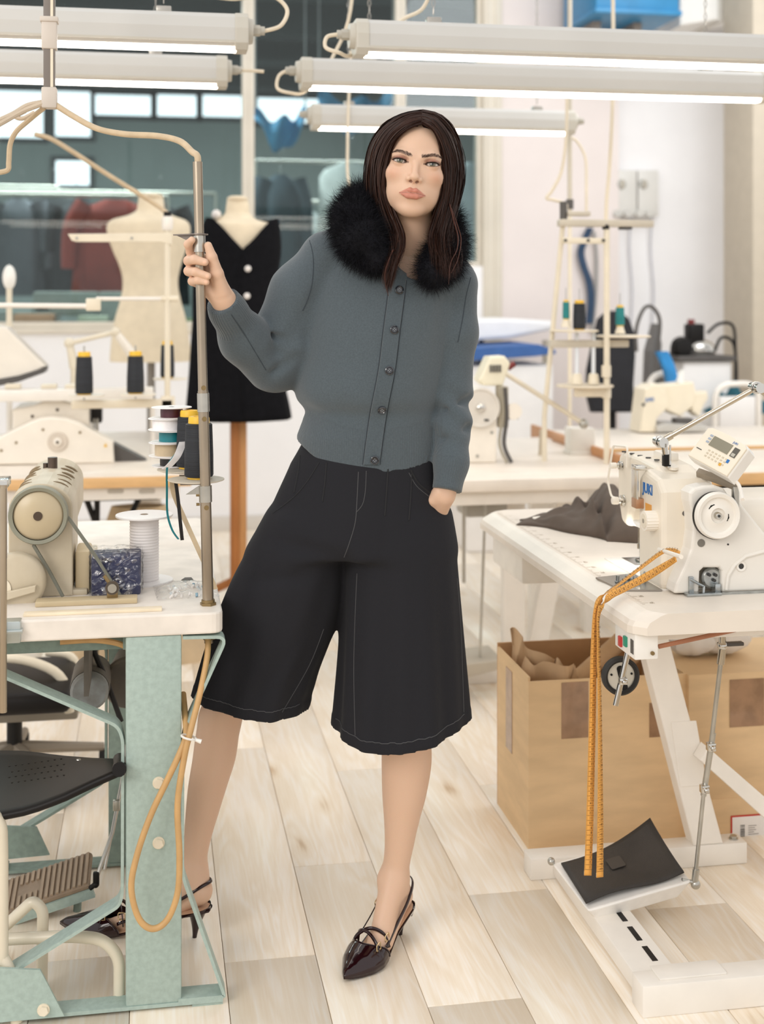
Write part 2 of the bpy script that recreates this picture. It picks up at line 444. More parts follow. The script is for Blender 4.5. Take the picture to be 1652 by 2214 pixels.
def glass_mat():
    m = bpy.data.materials.new('pane_glass'); m.use_nodes = True; nt = m.node_tree; L = nt.links.new
    for n in list(nt.nodes):
        if n.type != 'OUTPUT_MATERIAL': nt.nodes.remove(n)
    t = nt.nodes.new('ShaderNodeBsdfTransparent'); t.inputs[0].default_value = (0.86, 0.93, 0.93, 1)
    g = nt.nodes.new('ShaderNodeBsdfGlossy'); g.inputs['Roughness'].default_value = 0.02
    fr = nt.nodes.new('ShaderNodeFresnel'); fr.inputs[0].default_value = 1.45
    mx = nt.nodes.new('ShaderNodeMixShader'); L(fr.outputs[0], mx.inputs[0]); L(t.outputs[0], mx.inputs[1]); L(g.outputs[0], mx.inputs[2])
    L(mx.outputs[0], nt.nodes['Material Output'].inputs[0]); return m
M_glass = glass_mat()
def window(n, x0, x1, z0, z1, label, fw=0.05):
    r = empty('window_%d' % n, ((x0 + x1) / 2, WALLY + 0.06, z0)); tag(r, label, 'window', kind='structure')
    MB().box(x0, x0 + fw, WALLY + 0.02, WALLY + 0.10, z0, z1, bev=0.004).build('window_frame', M_frame, r)
    MB().box(x1 - fw, x1, WALLY + 0.02, WALLY + 0.10, z0, z1, bev=0.004).build('window_frame', M_frame, r)
    MB().box(x0 + fw, x1 - fw, WALLY + 0.02, WALLY + 0.10, z0, z0 + fw, bev=0.004).build('window_frame', M_frame, r)
    MB().box(x0 + fw, x1 - fw, WALLY + 0.056, WALLY + 0.062, z0 + fw, z1).build('pane', M_glass, r)
window(1, -1.6, 0.562, SILL + 0.03, 3.7, 'wide fixed pane of the partition behind the dress forms', 0.036)
window(2, 0.562, 1.5, SILL + 0.03, 3.7, 'narrow partition pane between the black dress and the woman', 0.036)
window(3, 1.5, 2.01, 1.59, 3.7, 'partition pane behind the head of the woman', 0.03)
window(4, -4.5, -1.6, SILL + 0.03, 3.7, 'far left pane of the glazed partition', 0.036)
tag(MB().box(2.01, 2.13, WALLY - 0.02, WALLY + 0.12, 0.0, 4.2, bev=0.006).box(2.03, 2.045, WALLY - 0.03, WALLY - 0.02, 0, 4.2).box(2.085, 2.10, WALLY - 0.03, WALLY - 0.02, 0, 4.2).build('trim_2', M_frame), 'cream post ending the glazed partition', 'trim', kind='structure')

# ---- the workshop behind the glass ----
M_br = mat('back_room_wall', '#97a19e', 0.8, var=0.06, scale=1.2)
M_brd = mat('back_room_dark', '#4b5152', 0.85, var=0.1, scale=1.5)
BY = 14.5
tag(MB().box(-6, 5.5, BY, BY + 0.1, 0, 4.6).build('wall_far', M_br), 'grey far wall of the workshop behind the glass', 'wall', kind='structure')
tag(MB().box(-6.1, -6, WALLY + 0.12, BY, 0, 4.6).build('wall_left', M_br), 'left wall of the workshop behind the glass', 'wall', kind='structure')
tag(MB().box(5.5, 5.6, WALLY + 0.25, BY, 0, 4.6).build('wall_far_right', M_br), 'right wall of the workshop behind the glass', 'wall', kind='structure')
tag(MB().box(-6, 5.5, WALLY + 0.12, BY, -0.06, 0).build('floor_far', mat('back_floor', '#6d6a66', 0.6, var=0.08)), 'grey floor of the workshop behind the glass', 'floor', kind='structure')
cl = MB().box(-6, 5.5, WALLY + 0.12, BY, 4.0, 4.1)
tag(cl.build('ceiling_far', mat('back_ceiling', '#8d938c', 0.8, var=0.05, scale=2)), 'grey ceiling of the workshop behind the glass', 'ceiling', kind='structure')
for k, y in enumerate((9.2, 10.6, 12.0, 13.4)):
    b = MB().box(-6, 5.5, y, y + 0.22, 3.55, 4.0).build('trim_%d' % (k + 3), M_brd)
    tag(b, 'dark roof beam %s from the glass' % ('nearest', 'second', 'third', 'fourth')[k], 'beam', kind='structure')
M_day = mat('daylit_glass', '#ffffff', 0.4, emit='#f4faff', es=1.5)
for k, (x0, y0, x1, y1, lb) in enumerate([(-60, 195, 94, 300, 'bright daylit window at the far left behind the glass'), (120, 198, 196, 297, 'tall daylit window right of the ceiling post behind the glass'),
        (206, 205, 330, 252, 'first pane of the long daylit strip behind the glass'), (336, 205, 428, 254, 'second pane of the long daylit strip behind the glass'), (434, 206, 522, 255, 'third pane of the long daylit strip behind the glass'),
        (121, 348, 194, 402, 'low square daylit window behind the glass'), (556, 212, 690, 268, 'daylit window beside the partition post behind the glass')]):
    a, b = PY(x0, y0, BY), PY(x1, y1, BY)
    r = empty('window_%d' % (k + 5), ((a.x + b.x) / 2, BY, b.z)); tag(r, lb, 'window', kind='structure')
    MB().box(a.x, b.x, BY - 0.03, BY - 0.02, b.z, a.z).build('pane', M_day, r)
    t = 0.05
    MB().box(a.x - t, b.x + t, BY - 0.06, BY - 0.005, b.z - t, b.z).box(a.x - t, b.x + t, BY - 0.06, BY - 0.005, a.z, a.z + t).box(a.x - t, a.x, BY - 0.06, BY - 0.005, b.z, a.z).box(b.x, b.x + t, BY - 0.06, BY - 0.005, b.z, a.z).build('window_frame', M_brd, r)

for k_, (lx, ly) in enumerate(((-2.6, 10.2), (-0.6, 9.6), (1.5, 10.6))):
    area_light('back_room_fill', (lx, ly, 3.5), (lx, ly + 0.3, 0), 1.6, 0.3, 95, (0.93, 1.0, 0.99))  # unseen fill lights added to lift the dark room behind the glass
# hanging garments on rails
def garment(name, px, py0, py1, w_, Y, colr, label, grp, sleeve=True):
    a = PY(px, py0, Y); b = PY(px, py1, Y); h = a.z - b.z; m = mat('cloth_' + colr[1:], colr, 0.9, var=0.12, scale=6, bump=0.3, bscale=12)
    r = empty(name, (a.x, Y, b.z), label=label, cat='garment', group=grp)
    rows = []
    for t in np.linspace(0, 1, 14):
        ww = w_ * (0.16 + 0.34 * min(1, t / 0.12) ** 0.6) * (1 + 0.12 * t); dd = 0.05 + 0.05 * min(1, t / 0.2)
        ring = []
        for k in range(25):
            th = 2 * math.pi * k / 24; fold = 1 + 0.10 * t * math.sin(7 * th + px)
            ring.append(Vector((a.x + ww * math.cos(th) * fold, Y + dd * math.sin(th) * fold, a.z - h * t)))
        rows.append(ring)
    MB().sheet(rows).build('body', m, r)
    if sleeve:
        for s in (-1, 1):
            MB().tube(bez([(a.x + s * w_ * 0.42, Y, a.z - 0.05 * h), (a.x + s * w_ * 0.60, Y - 0.02, a.z - 0.3 * h), (a.x + s * w_ * 0.64, Y - 0.03, a.z - 0.72 * h)], 5), [0.075 - 0.0025 * i for i in range(11)], n=10).build('sleeve', m, r)
    MB().tube(bez([(a.x, Y, a.z - 0.01), (a.x, Y, a.z + 0.05), (a.x, Y, a.z + 0.16), (a.x + 0.02, Y, a.z + 0.20), (a.x + 0.035, Y, a.z + 0.16)], 4), 0.003, n=6).build('hanger_hook', mat('hook_metal', '#999999', 0.3, 1.0), r)
G = 'clothes hanging behind the glass'
gs = [(250, 432, 640, 0.50, 9.3, '#8e3a30', 'rust red jacket hanging behind the bare dress form'), (165, 440, 640, 0.32, 9.6, '#3a3c40', 'charcoal jacket hanging behind the arm of the thread stand'),
      (40, 430, 640, 0.32, 9.6, '#5d6066', 'grey jacket hanging at the left edge behind the glass'), (340, 440, 660, 0.40, 9.6, '#2c2e31', 'black coat hanging between the two dress forms'),
      (110, 420, 640, 0.5, 9.95, '#2e3032', 'black overcoat hanging low between grey and charcoal jackets'),
      (606, 378, 600, 0.30, 9.7, '#3b4a52', 'dark blue coat hanging beside the partition post'), (655, 452, 690, 0.36, 9.95, '#dfe4e4', 'long white gown hanging low behind the grey shoulder'), (756, 352, 560, 0.46, 9.7, '#d9dcd8', 'wide white sheet hanging left of the dark hair'),
      (1025, 352, 600, 0.4, 9.7, '#aebbc0', 'pale grey blue gown hanging right of the dark hair')]
for px, y0, y1, ww, YY, c, lb in gs: garment('hanging_garment', px, y0, y1, ww, YY, c, lb, G, sleeve=c not in ('#d9dcd8', '#dfe4e4', '#aebbc0'))
RL = [(9.6, PY(200, 415, 9.6).z, -2.9, 0.45, 'long steel clothes rail behind the dress forms'), (9.7, PY(660, 350, 9.7).z, 0.75, 2.9, 'steel clothes rail behind the fur collar'),
      (9.3, PY(250, 423, 9.3).z, -1.3, 0.1, 'short steel clothes rail nearest the left pane'), (9.95, PY(110, 404, 9.95).z, -1.6, -0.7, 'short steel clothes rail behind the jackets'), (9.95, PY(655, 436, 9.95).z, 0.72, 1.4, 'low steel clothes rail behind the grey shoulder')]
for (y, z, x0, x1, lb), nm in zip(RL, ['clothes_rail'] * 5):
    r = empty(nm, (x0, y, 0), label=lb, cat='clothes rail', group='rails behind the glass')
    MB().cyl((x0, y, z), (x1, y, z), 0.014).build('rail', mat('rail_steel', '#b9b6ac', 0.3, 0.8), r)
    for x in (x0, x1): MB().cyl((x, y, 0), (x, y, z), 0.014).build('post', MATS['rail_steel'], r)
# blue dust sheets slung from the beams
def drape(px0, py0, px1, py1, Y, label):
    a = PY(px0, py0, Y); b = PY(px1, py1, Y); rows = []
    for j, t in enumerate(np.linspace(0, 1, 9)):
        row = []
        for i, s in enumerate(np.linspace(0, 1, 25)):
            sag = -0.22 * math.sin(math.pi * s) * (0.4 + 0.6 * t)
            row.append(Vector((a.x + (b.x - a.x) * s, Y + 0.08 * math.sin(9 * s + 3 * t), a.z + (b.z - a.z) * t + sag + 0.03 * math.sin(14 * s))))
        rows.append(row)
    o = MB().sheet(rows).build('dust_sheet', mat('blue_sheet', '#3f86ad', 0.8, var=0.2, scale=4))
    o.modifiers.new('s', 'SOLIDIFY').thickness = 0.004
    for s_ in (0.0, 1.0): q_ = a.lerp(b, s_); MB().cyl((a.x + (b.x - a.x) * s_, Y, a.z), (a.x + (b.x - a.x) * s_, Y, 3.6), 0.006, n=6).build('tie_cord', MATS['hook_metal'], o)
    tag(o, label, 'sheet', 'blue sheets behind the glass')
drape(552, 232, 660, 262, 9.19, 'blue dust sheet slung beside the partition post')
drape(690, 190, 850, 228, 9.19, 'blue dust sheet slung above the farthest lamp')

# benches and machines standing behind the glass
M_bm = mat('back_machine', '#8f9690', 0.5, var=0.08); M_bmd = mat('back_machine_dark', '#34393b', 0.6, var=0.1)
def back_bench(x0, x1, y0, z, label, things):
    r = empty('work_bench', ((x0 + x1) / 2, y0, 0), label=label, cat='bench', group='benches behind the glass')
    MB().box(x0, x1, y0, y0 + 0.7, z - 0.04, z, bev=0.004).build('bench_top', mat('bench_top_grey', '#9a968c', 0.5), r)
    for x in (x0 + 0.05, x1 - 0.09):
        for y in (y0 + 0.05, y0 + 0.61): MB().box(x, x + 0.04, y, y + 0.04, 0, z - 0.04).build('leg', M_bmd, r)
back_bench(-2.6, -0.5, 8.5, 0.95, 'grey bench standing just behind the left pane', None)
back_bench(-0.35, 1.2, 8.5, 0.95, 'grey bench standing behind the two dress forms', None)
def back_machine(px, py, Y, sc, label):
    c = PY(px, py, Y); x, z = c.x, 0.95
    r = empty('covered_machine', (x, Y, z), label=label, cat='machine', group='machines behind the glass')
    MB().box(x - 0.22 * sc, x + 0.22 * sc, Y - 0.09, Y + 0.09, z, z + 0.05, bev=0.01).build('base', M_bmd, r)
    MB().box(x + 0.10 * sc, x + 0.22 * sc, Y - 0.08, Y + 0.08, z + 0.05, z + 0.36 * sc, bev=0.02).build('column', M_bm, r)
    MB().box(x - 0.22 * sc, x + 0.10 * sc, Y - 0.06, Y + 0.06, z + 0.24 * sc, z + 0.36 * sc, bev=0.02).build('arm', M_bm, r)
    MB().box(x - 0.22 * sc, x - 0.13 * sc, Y - 0.06, Y + 0.06, z + 0.10 * sc, z + 0.30 * sc, bev=0.015).build('head', M_bm, r)
    MB().lathe([(0.0, 0), (0.07 * sc, 0), (0.07 * sc, 0.02), (0, 0.03)], (x + 0.22 * sc, Y, z + 0.29 * sc), axis=(1, 0, 0)).build('handwheel', M_bmd, r)
back_machine(40, 650, 9.02, 1.0, 'grey machine standing behind the glass at the left edge'); back_machine(170, 560, 9.02, 1.35, 'tall grey machine behind the glass beside the bare dress form')
for px0, px1, py, Y, c, lb in ((30, 112, 690, 8.52, '#c08f6c', 'tan carton lying behind the glass near the sill'), (170, 230, 694, 8.52, '#b8bfa8', 'pale green box lying behind the glass near the sill'), (395, 440, 700, 8.52, '#7d8a58', 'olive box behind the glass beside the steel pole')):
    a = PY(px0, py, Y); b = PY(px1, py, Y)
    r = empty('storage_box', (a.x, Y, 0.95), label=lb, cat='box', group='boxes behind the glass')
    MB().box(a.x, b.x, Y, Y + 0.25, 0.95, a.z + 0.02, bev=0.006).build('carton_body', mat('bx' + c[1:], c, 0.8), r)
    MB().box(a.x - 0.004, b.x + 0.004, Y - 0.004, Y + 0.254, a.z - 0.02, a.z + 0.03, bev=0.005).build('lid', MATS['bx' + c[1:]], r)

# ---- fluorescent fittings ----
M_fit = mat('fitting_plastic', '#cfcdc8', 0.4, var=0.02, scale=4); M_cap = mat('fitting_cap', '#cbc6ba', 0.45, var=0.02)
M_tube = mat('lit_diffuser', '#ffffff', 0.3, emit='#fff4e8', es=9.0); M_cab = mat('cream_cable', '#e6d9c2', 0.45, var=0.05)
M_steel = mat('zinc_steel', '#b5b0a8', 0.35, 0.9, var=0.08, scale=20)
def fitting(x0, x1, Y, z, label, cable=None, cap_ends=(True, True)):
    r = empty('fluorescent_light', ((x0 + x1) / 2, Y, z), label=label, cat='lamp', group='hanging fluorescent lights')
    prof = [(-0.030, 0.009), (-0.046, 0.018), (-0.050, 0.054), (-0.044, 0.082), (-0.028, 0.095), (0.028, 0.095), (0.044, 0.082), (0.050, 0.054), (0.046, 0.018), (0.030, 0.009)]
    MB().prism(prof, (x0 + 0.025, Y, z), (0, 1, 0), (0, 0, 1), (x1 - x0 - 0.05, 0, 0)).build('housing', M_fit, r)
    MB().prism([(-0.027, 0.010), (-0.025, 0.003), (-0.018, 0.0), (0.018, 0.0), (0.025, 0.003), (0.027, 0.010)], (x0 + 0.03, Y, z), (0, 1, 0), (0, 0, 1), (x1 - x0 - 0.06, 0, 0)).build('diffuser', M_tube, r)
    MB().prism([(-0.044, 0.016), (-0.049, 0.016), (-0.050, 0.022), (-0.045, 0.022)], (x0 + 0.03, Y, z), (0, 1, 0), (0, 0, 1), (x1 - x0 - 0.06, 0, 0)).build('rim', M_cap, r)
    for s, xe in ((-1, x0), (1, x1)):
        pr = [(p[0] * 1.07, p[1] * 1.05 - 0.003) for p in prof[:]]; pr = [(-0.034, 0.0)] + pr[1:-1] + [(0.034, 0.0)]
        MB().prism(pr, (xe, Y, z), (0, 1, 0), (0, 0, 1), (-s * 0.035, 0, 0), bev=0.003).build('end_cap', M_cap, r)
        MB().cyl((xe, Y, z + 0.055), (xe + s * 0.014, Y, z + 0.055), 0.036, 0.033).build('end_plate', M_cap, r)
        g = MB().cyl((xe + s * 0.014, Y, z + 0.058), (xe + s * 0.034, Y, z + 0.058), 0.015, n=6, smooth=False).cyl((xe + s * 0.034, Y, z + 0.058), (xe + s * 0.046, Y, z + 0.058), 0.012).build('cable_gland', mat('gland_grey', '#b9b4a8', 0.5), r)
    for t in (0.14, 0.86):
        x = x0 + (x1 - x0) * t
        MB().box(x - 0.02, x + 0.02, Y - 0.018, Y + 0.018, z + 0.094, z + 0.112, bev=0.003).build('hanger_clip', M_steel, r)
        c = MB(); zz = z + 0.112
        for k in range(30):
            pts = [(x + (0.005 * math.cos(a) if k % 2 else 0), Y + (0 if k % 2 else 0.005 * math.cos(a)), zz + 0.02 + 0.012 * math.sin(a) + k * 0.021) for a in np.linspace(0, 2 * math.pi, 7)[:-1]]
            c.tube(pts, 0.0014, n=4, closed=True)
        c.build('chain', M_steel, r)
    if cable:
        MB().tube(bez(cable, 8), 0.0055, n=8).build('power_cable', M_cab, r)
ZL = 2.05
fitting(-1.32, 0.245, 3.45, ZL, 'fluorescent light at top left, nearest the lens', [(0.29, 3.45, ZL + 0.058), (0.335, 3.45, ZL + 0.075), (0.35, 3.45, ZL + 0.12), (0.30, 3.45, ZL + 0.155), (0.2, 3.45, ZL + 0.14), (0.12, 3.46, ZL + 0.17), (0.08, 3.46, ZL + 0.3), (0.08, 3.46, ZL + 0.8)])
fitting(0.533, 2.10, 3.46, ZL, 'fluorescent light at top right, nearest the lens', [(0.49, 3.46, ZL + 0.058), (0.46, 3.46, ZL + 0.05), (0.455, 3.45, ZL + 0.02), (0.49, 3.44, ZL + 0.005), (0.53, 3.50, ZL + 0.01), (0.60, 3.53, ZL + 0.06), (0.68, 3.53, ZL + 0.12), (0.74, 3.50, ZL + 0.16), (0.76, 3.47, ZL + 0.3), (0.76, 3.47, ZL + 0.8)])
fitting(-1.34, 0.225, 4.06, ZL, 'fluorescent light at top left, second row back', [(0.27, 4.06, ZL + 0.058), (0.30, 4.06, ZL + 0.058), (0.34, 4.06, ZL + 0.056)])
fitting(0.452, 2.02, 4.04, ZL, 'fluorescent light at top right, second row back', [(0.41, 4.04, ZL + 0.058), (0.385, 4.04, ZL + 0.04), (0.38, 4.03, ZL + 0.0), (0.42, 4.02, ZL - 0.015), (0.47, 4.09, ZL + 0.0), (0.52, 4.11, ZL + 0.06), (0.56, 4.10, ZL + 0.11), (0.62, 4.06, ZL + 0.3), (0.62, 4.06, ZL + 0.8)])
fitting(0.602, 1.66, 5.0, ZL, 'short fluorescent light behind the head of the woman', [(0.75, 4.94, ZL + 0.30), (0.74, 4.94, ZL + 0.09), (0.735, 4.93, ZL - 0.05), (0.735, 4.93, ZL - 0.18), (0.75, 4.93, ZL - 0.24)])
# blue heater and ducting high on the right wall
a = PY(1264, 44, 7.3); b = PY(1440, 44, 7.3)
r = empty('duct_heater', ((a.x + b.x) / 2, 7.3, a.z), label='blue metal air unit high on the right wall', cat='air unit')
MB().box(a.x, b.x, 7.1, 7.7, a.z + 0.03, a.z + 0.6, bev=0.01).build('casing', mat('blue_enamel', '#2f83b4', 0.4, var=0.06), r)
MB().box(a.x - 0.01, b.x + 0.01, 7.08, 7.72, a.z, a.z + 0.03, bev=0.005).build('rim', MATS['blue_enamel'], r)
for t in (0.1, 0.6): MB().box(a.x + (b.x - a.x) * t, a.x + (b.x - a.x) * t + 0.05, 7.3, 7.8, a.z - 0.12, a.z).build('bracket', mat('bracket_grey', '#8a8078', 0.6), r)
q0, q1 = PY(1450, 66, 7.6), PY(1760, 18, 7.6)
r = empty('air_duct', (q0.x, 7.5, q0.z), label='white sloping air duct at the top right corner', cat='duct')
MB().prism([(0, 0), (q1.x - q0.x, q1.z - q0.z), (q1.x - q0.x, q1.z - q0.z + 0.5), (0, 0.5)], (q0.x, 7.45, q0.z), (1, 0, 0), (0, 0, 1), (0, 0.4, 0), bev=0.01).build('duct_body', mat('duct_white', '#f4f2ee', 0.5, var=0.02), r)
for t in (0.25, 0.6): MB().prism([(0, -0.01), (0.05, -0.003), (0.05, 0.51), (0, 0.51)], (q0.x + (q1.x - q0.x) * t, 7.44, q0.z + (q1.z - q0.z) * t), (1, 0, 0), (0, 0, 1), (0, 0.42, 0)).build('flange', mat('duct_flange', '#d8d4cc', 0.5), r)
# =====================================================================  THE WOMAN
PD = 2.8
person = empty('person', W(0, PD, 0), label='woman with long dark hair in a slate cardigan and black culottes, holding a steel pole', cat='person')
def Q(px, py, y=0.0):
    s = (PD + y) / PD
    return np.array([(px - CX) / 1000 * s, y, HC - (py - HZ) / 1000 * s], np.float32)
def tow(V):
    V = np.asarray(V); x, y, z = V[:, 0], V[:, 1] + PD, V[:, 2]
    return np.stack([CY * x + SY * y, -SY * x + CY * y, z], 1)
def tw(p): return W(float(p[0]), PD + float(p[1]), float(p[2]))

def smooth_tab(tab, n=8):
    tab = np.array(tab, float); out = []; m = len(tab)
    for i in range(m - 1):
        p0, p1, p2, p3 = tab[max(i - 1, 0)], tab[i], tab[i + 1], tab[min(i + 2, m - 1)]
        for k in range(n):
            t = k / n; c = 0.5 * ((2 * p1) + (p2 - p0) * t + (2 * p0 - 5 * p1 + 4 * p2 - p3) * t * t + (3 * p1 - p0 - 3 * p2 + p3) * t ** 3)
            c[0] = p1[0] + (p2[0] - p1[0]) * t; out.append(c)
    out.append(tab[-1]); return np.array(out)
# ---------- head ----------
TA = math.radians(7.0); ct, st_ = math.cos(TA), math.sin(TA)
HY0 = -0.045
E0 = Q(899.9, 351, HY0 - 0.088); HEADO = np.array([E0[0], HY0, E0[2]])
def to_head(X, Y, Z):
    dx, dy, dz_ = X - HEADO[0], Y - HEADO[1], Z - HEADO[2]
    return dx * ct - dz_ * st_, dy, dx * st_ + dz_ * ct
def from_head(p):
    p = np.asarray(p, float) / 1000
    return np.array([HEADO[0] + p[..., 0] * ct + p[..., 2] * st_, HEADO[1] + p[..., 1], HEADO[2] - p[..., 0] * st_ + p[..., 2] * ct]).T if p.ndim > 1 else np.array([HEADO[0] + p[0] * ct + p[2] * st_, HEADO[1] + p[1], HEADO[2] - p[0] * st_ + p[2] * ct])
EX, EYC, ER = 34.0, -75.5, 12.4
def lips(x, y, z):
    up = None
    ax = np.abs(x)
    u1 = rcone(ax, y, z, (0, -97.2, -59.8), (6, -97.6, -58.6), 3.8, 4.4); u2 = rcone(ax, y, z, (6, -97.6, -58.6), (26, -85.5, -65.6), 4.4, 1.3)
    l1 = rcone(ax, y, z, (0, -97.4, -70.8), (9, -96.0, -70.4), 6.0, 5.7); l2 = rcone(ax, y, z, (9, -96.0, -70.4), (25.5, -85.3, -66.2), 5.7, 1.3)
    return smin(u1, u2, 2.5), smin(l1, l2, 3)
def head_sdf(X, Y, Z):
    x, y, z = to_head(X, Y, Z); x, y, z = x * 1000, y * 1000, z * 1000; ax = np.abs(x)
    d = ellip(x, y, z, (0, 5, 28), (71, 92, 80))
    d = smin(d, ellip(x, y, z, (0, -36, -28), (61, 56, 82)), 16)
    d = smin(d, ellip(ax, y, z, (22, -28, -66), (32, 50, 36)), 14)
    d = smin(d, ellip(x, y, z, (0, -66, -94), (27, 22, 19)), 15)
    d = smin(d, ellip(ax, y, z, (39, -58, -24), (19, 24, 16)), 15)
    d = smin(d, chain(ax, y, z, [(0, -84, 12), (12, -85, 11), (32, -79, 16), (44, -66, 15)], [7, 8, 8, 6], 6), 10)
    d = smax(d, -ellip(ax, y, z, (33, -101, 1), (19, 17, 10.5)), 9)
    # lids over the eyeball, with an almond opening
    ex = ax - EX; d = smin(d, np.sqrt(ex ** 2 + (y - EYC) ** 2 + z ** 2) - (ER + 1.5), 3.5)
    zz = z - 0.07 * ex; a = 1 - np.clip((ex + 0.4) / 15.2, -1, 1) ** 2
    op = np.maximum(zz - 3.8 * a ** 0.8, -3.9 * a - zz); op = np.maximum(op, np.abs(ex + 0.4) - 15.2); op = np.maximum(op, y - (EYC - 4))
    d = smax(d, -op, 1.0)
    # nose
    n = rcone(x, y, z, (0, -84, 9), (0, -101, -27), 5.6, 6.6); n = smin(n, ellip(x, y, z, (0, -103.5, -31.5), (9.5, 8.5, 7.8)), 5)
    n = smin(n, ellip(ax, y, z, (11.2, -94, -35.5), (6.0, 8.5, 6.0)), 4); n = smin(n, rcone(x, y, z, (0, -102, -37), (0, -91, -45), 4.2, 4), 3)
    d = smin(d, n, 8)
    d = smax(d, -ellip(ax, y, z, (6.6, -99, -41.5), (3.4, 5.2, 2.8)), 1.6)
    # mouth
    d = smin(d, ellip(x, y, z, (0, -66, -62), (31, 29, 25)), 13)
    up, lo = lips(x, y, z)
    d = smin(d, up, 2.6); d = smin(d, lo, 3.4)
    d = smax(d, -chain(ax, y, z, [(0, -104.6, -64.6), (8, -102.5, -63.9), (28, -86.4, -66.4)], [1.5, 1.4, 0.7], 1), 1.5)
    d = smax(d, -rcone(x, y, z, (0, -98.5, -47), (0, -103, -55), 2.2, 2.0), 3.5)
    d = smin(d, ellip(ax, y, z, (71, 4, -8), (6, 14, 27)), 5)
    return d / 1000
NB = Q(890, 600, 0.0)
def neck_sdf(X, Y, Z):
    a = from_head((0, 2, -55)); b = Q(888, 545, 0.0)
    d = rcone(X, Y, Z, a, b, 0.046, 0.049)
    return smin(d, rcone(X, Y, Z, Q(800, 590, 0.02), Q(975, 610, 0.02), 0.04, 0.04), 0.05)
def hn(X, Y, Z): return smin(head_sdf(X, Y, Z), neck_sdf(X, Y, Z), 0.016)
pieces = []; cols = []
SKIN, LIP = np.array(lin('#dcb89e')), np.array(lin('#c58370'))
lo, hi = HEADO + np.array([-0.10, -0.125, -0.205]), HEADO + np.array([0.105, 0.105, 0.125])
V, Fq = surface_nets(hn, lo, hi, 0.0016)
x, y, z = [q * 1000 for q in to_head(V[:, 0], V[:, 1], V[:, 2])]; ax = np.abs(x)
C = np.tile(SKIN, (len(V), 1))
def blend(C, m, col): return C * (1 - m[:, None]) + np.array(col) * m[:, None]
up, lo_ = lips(x, y, z); lm = np.clip(1.1 - np.minimum(up, lo_) / 0.9, 0, 1) * (y < -80)
C = blend(C, np.exp(-((ax - 46) / 16) ** 2 - ((z + 26) / 14) ** 2) * 0.30 * (y < -30), lin('#cf7f60'))
ex = ax - EX
C = blend(C, np.clip(1 - np.sqrt((ex / 19) ** 2 + ((z - 4.0) / 8.5) ** 2), 0, 1) ** 0.4 * 0.95 * (y < -55), lin('#86432e'))
zz = z - 0.07 * ex; aa = 1 - np.clip((ex + 0.4) / 15.2, -1, 1) ** 2
edge = np.maximum(zz - 3.8 * aa ** 0.8, -3.9 * aa - zz)
C = blend(C, np.clip(1.2 - np.abs(edge) / 2.2, 0, 1) * (np.abs(ex) < 19) * 0.85 * (y < -70), lin('#4a2a20'))
# eyebrows
bx = np.array([9.5, 20, 32, 44, 54]); bz = np.array([11.6, 15.2, 19.3, 20.0, 16.5]); bw = np.array([3.2, 4.3, 4.2, 3.3, 1.6])
bm_ = np.clip(1.25 - np.abs(z - np.interp(ax, bx, bz)) / np.interp(ax, bx, bw), 0, 1) * (ax > 9) * (ax < 54) * (y < -40)
C = blend(C, np.clip(bm_ * 1.1, 0, 1) ** 1.5 * np.clip((ax - 8) / 7, 0.25, 1) * 0.72, lin('#4a3226'))
C = blend(C, lm, LIP)
line = chain(ax, y, z, [(0, -104.6, -64.6), (8, -102.5, -63.9), (28, -86.4, -66.4)], [1.5, 1.4, 0.7], 1)
C = blend(C, np.clip(1.3 - np.abs(z - np.interp(ax, [0, 8, 28], [-64.6, -63.9, -66.4])) / 0.9, 0, 1) * 0.7 * (ax < 27) * (y < -80), lin('#83453a'))
C = blend(C, np.clip(1.2 - ellip(ax, y, z, (6.6, -99, -41.5), (3.4, 5.2, 2.8)) / 1.0, 0, 1) * 0.7 * (y > -104), lin('#6b3626'))
pieces.append((V, Fq)); cols.append(C)

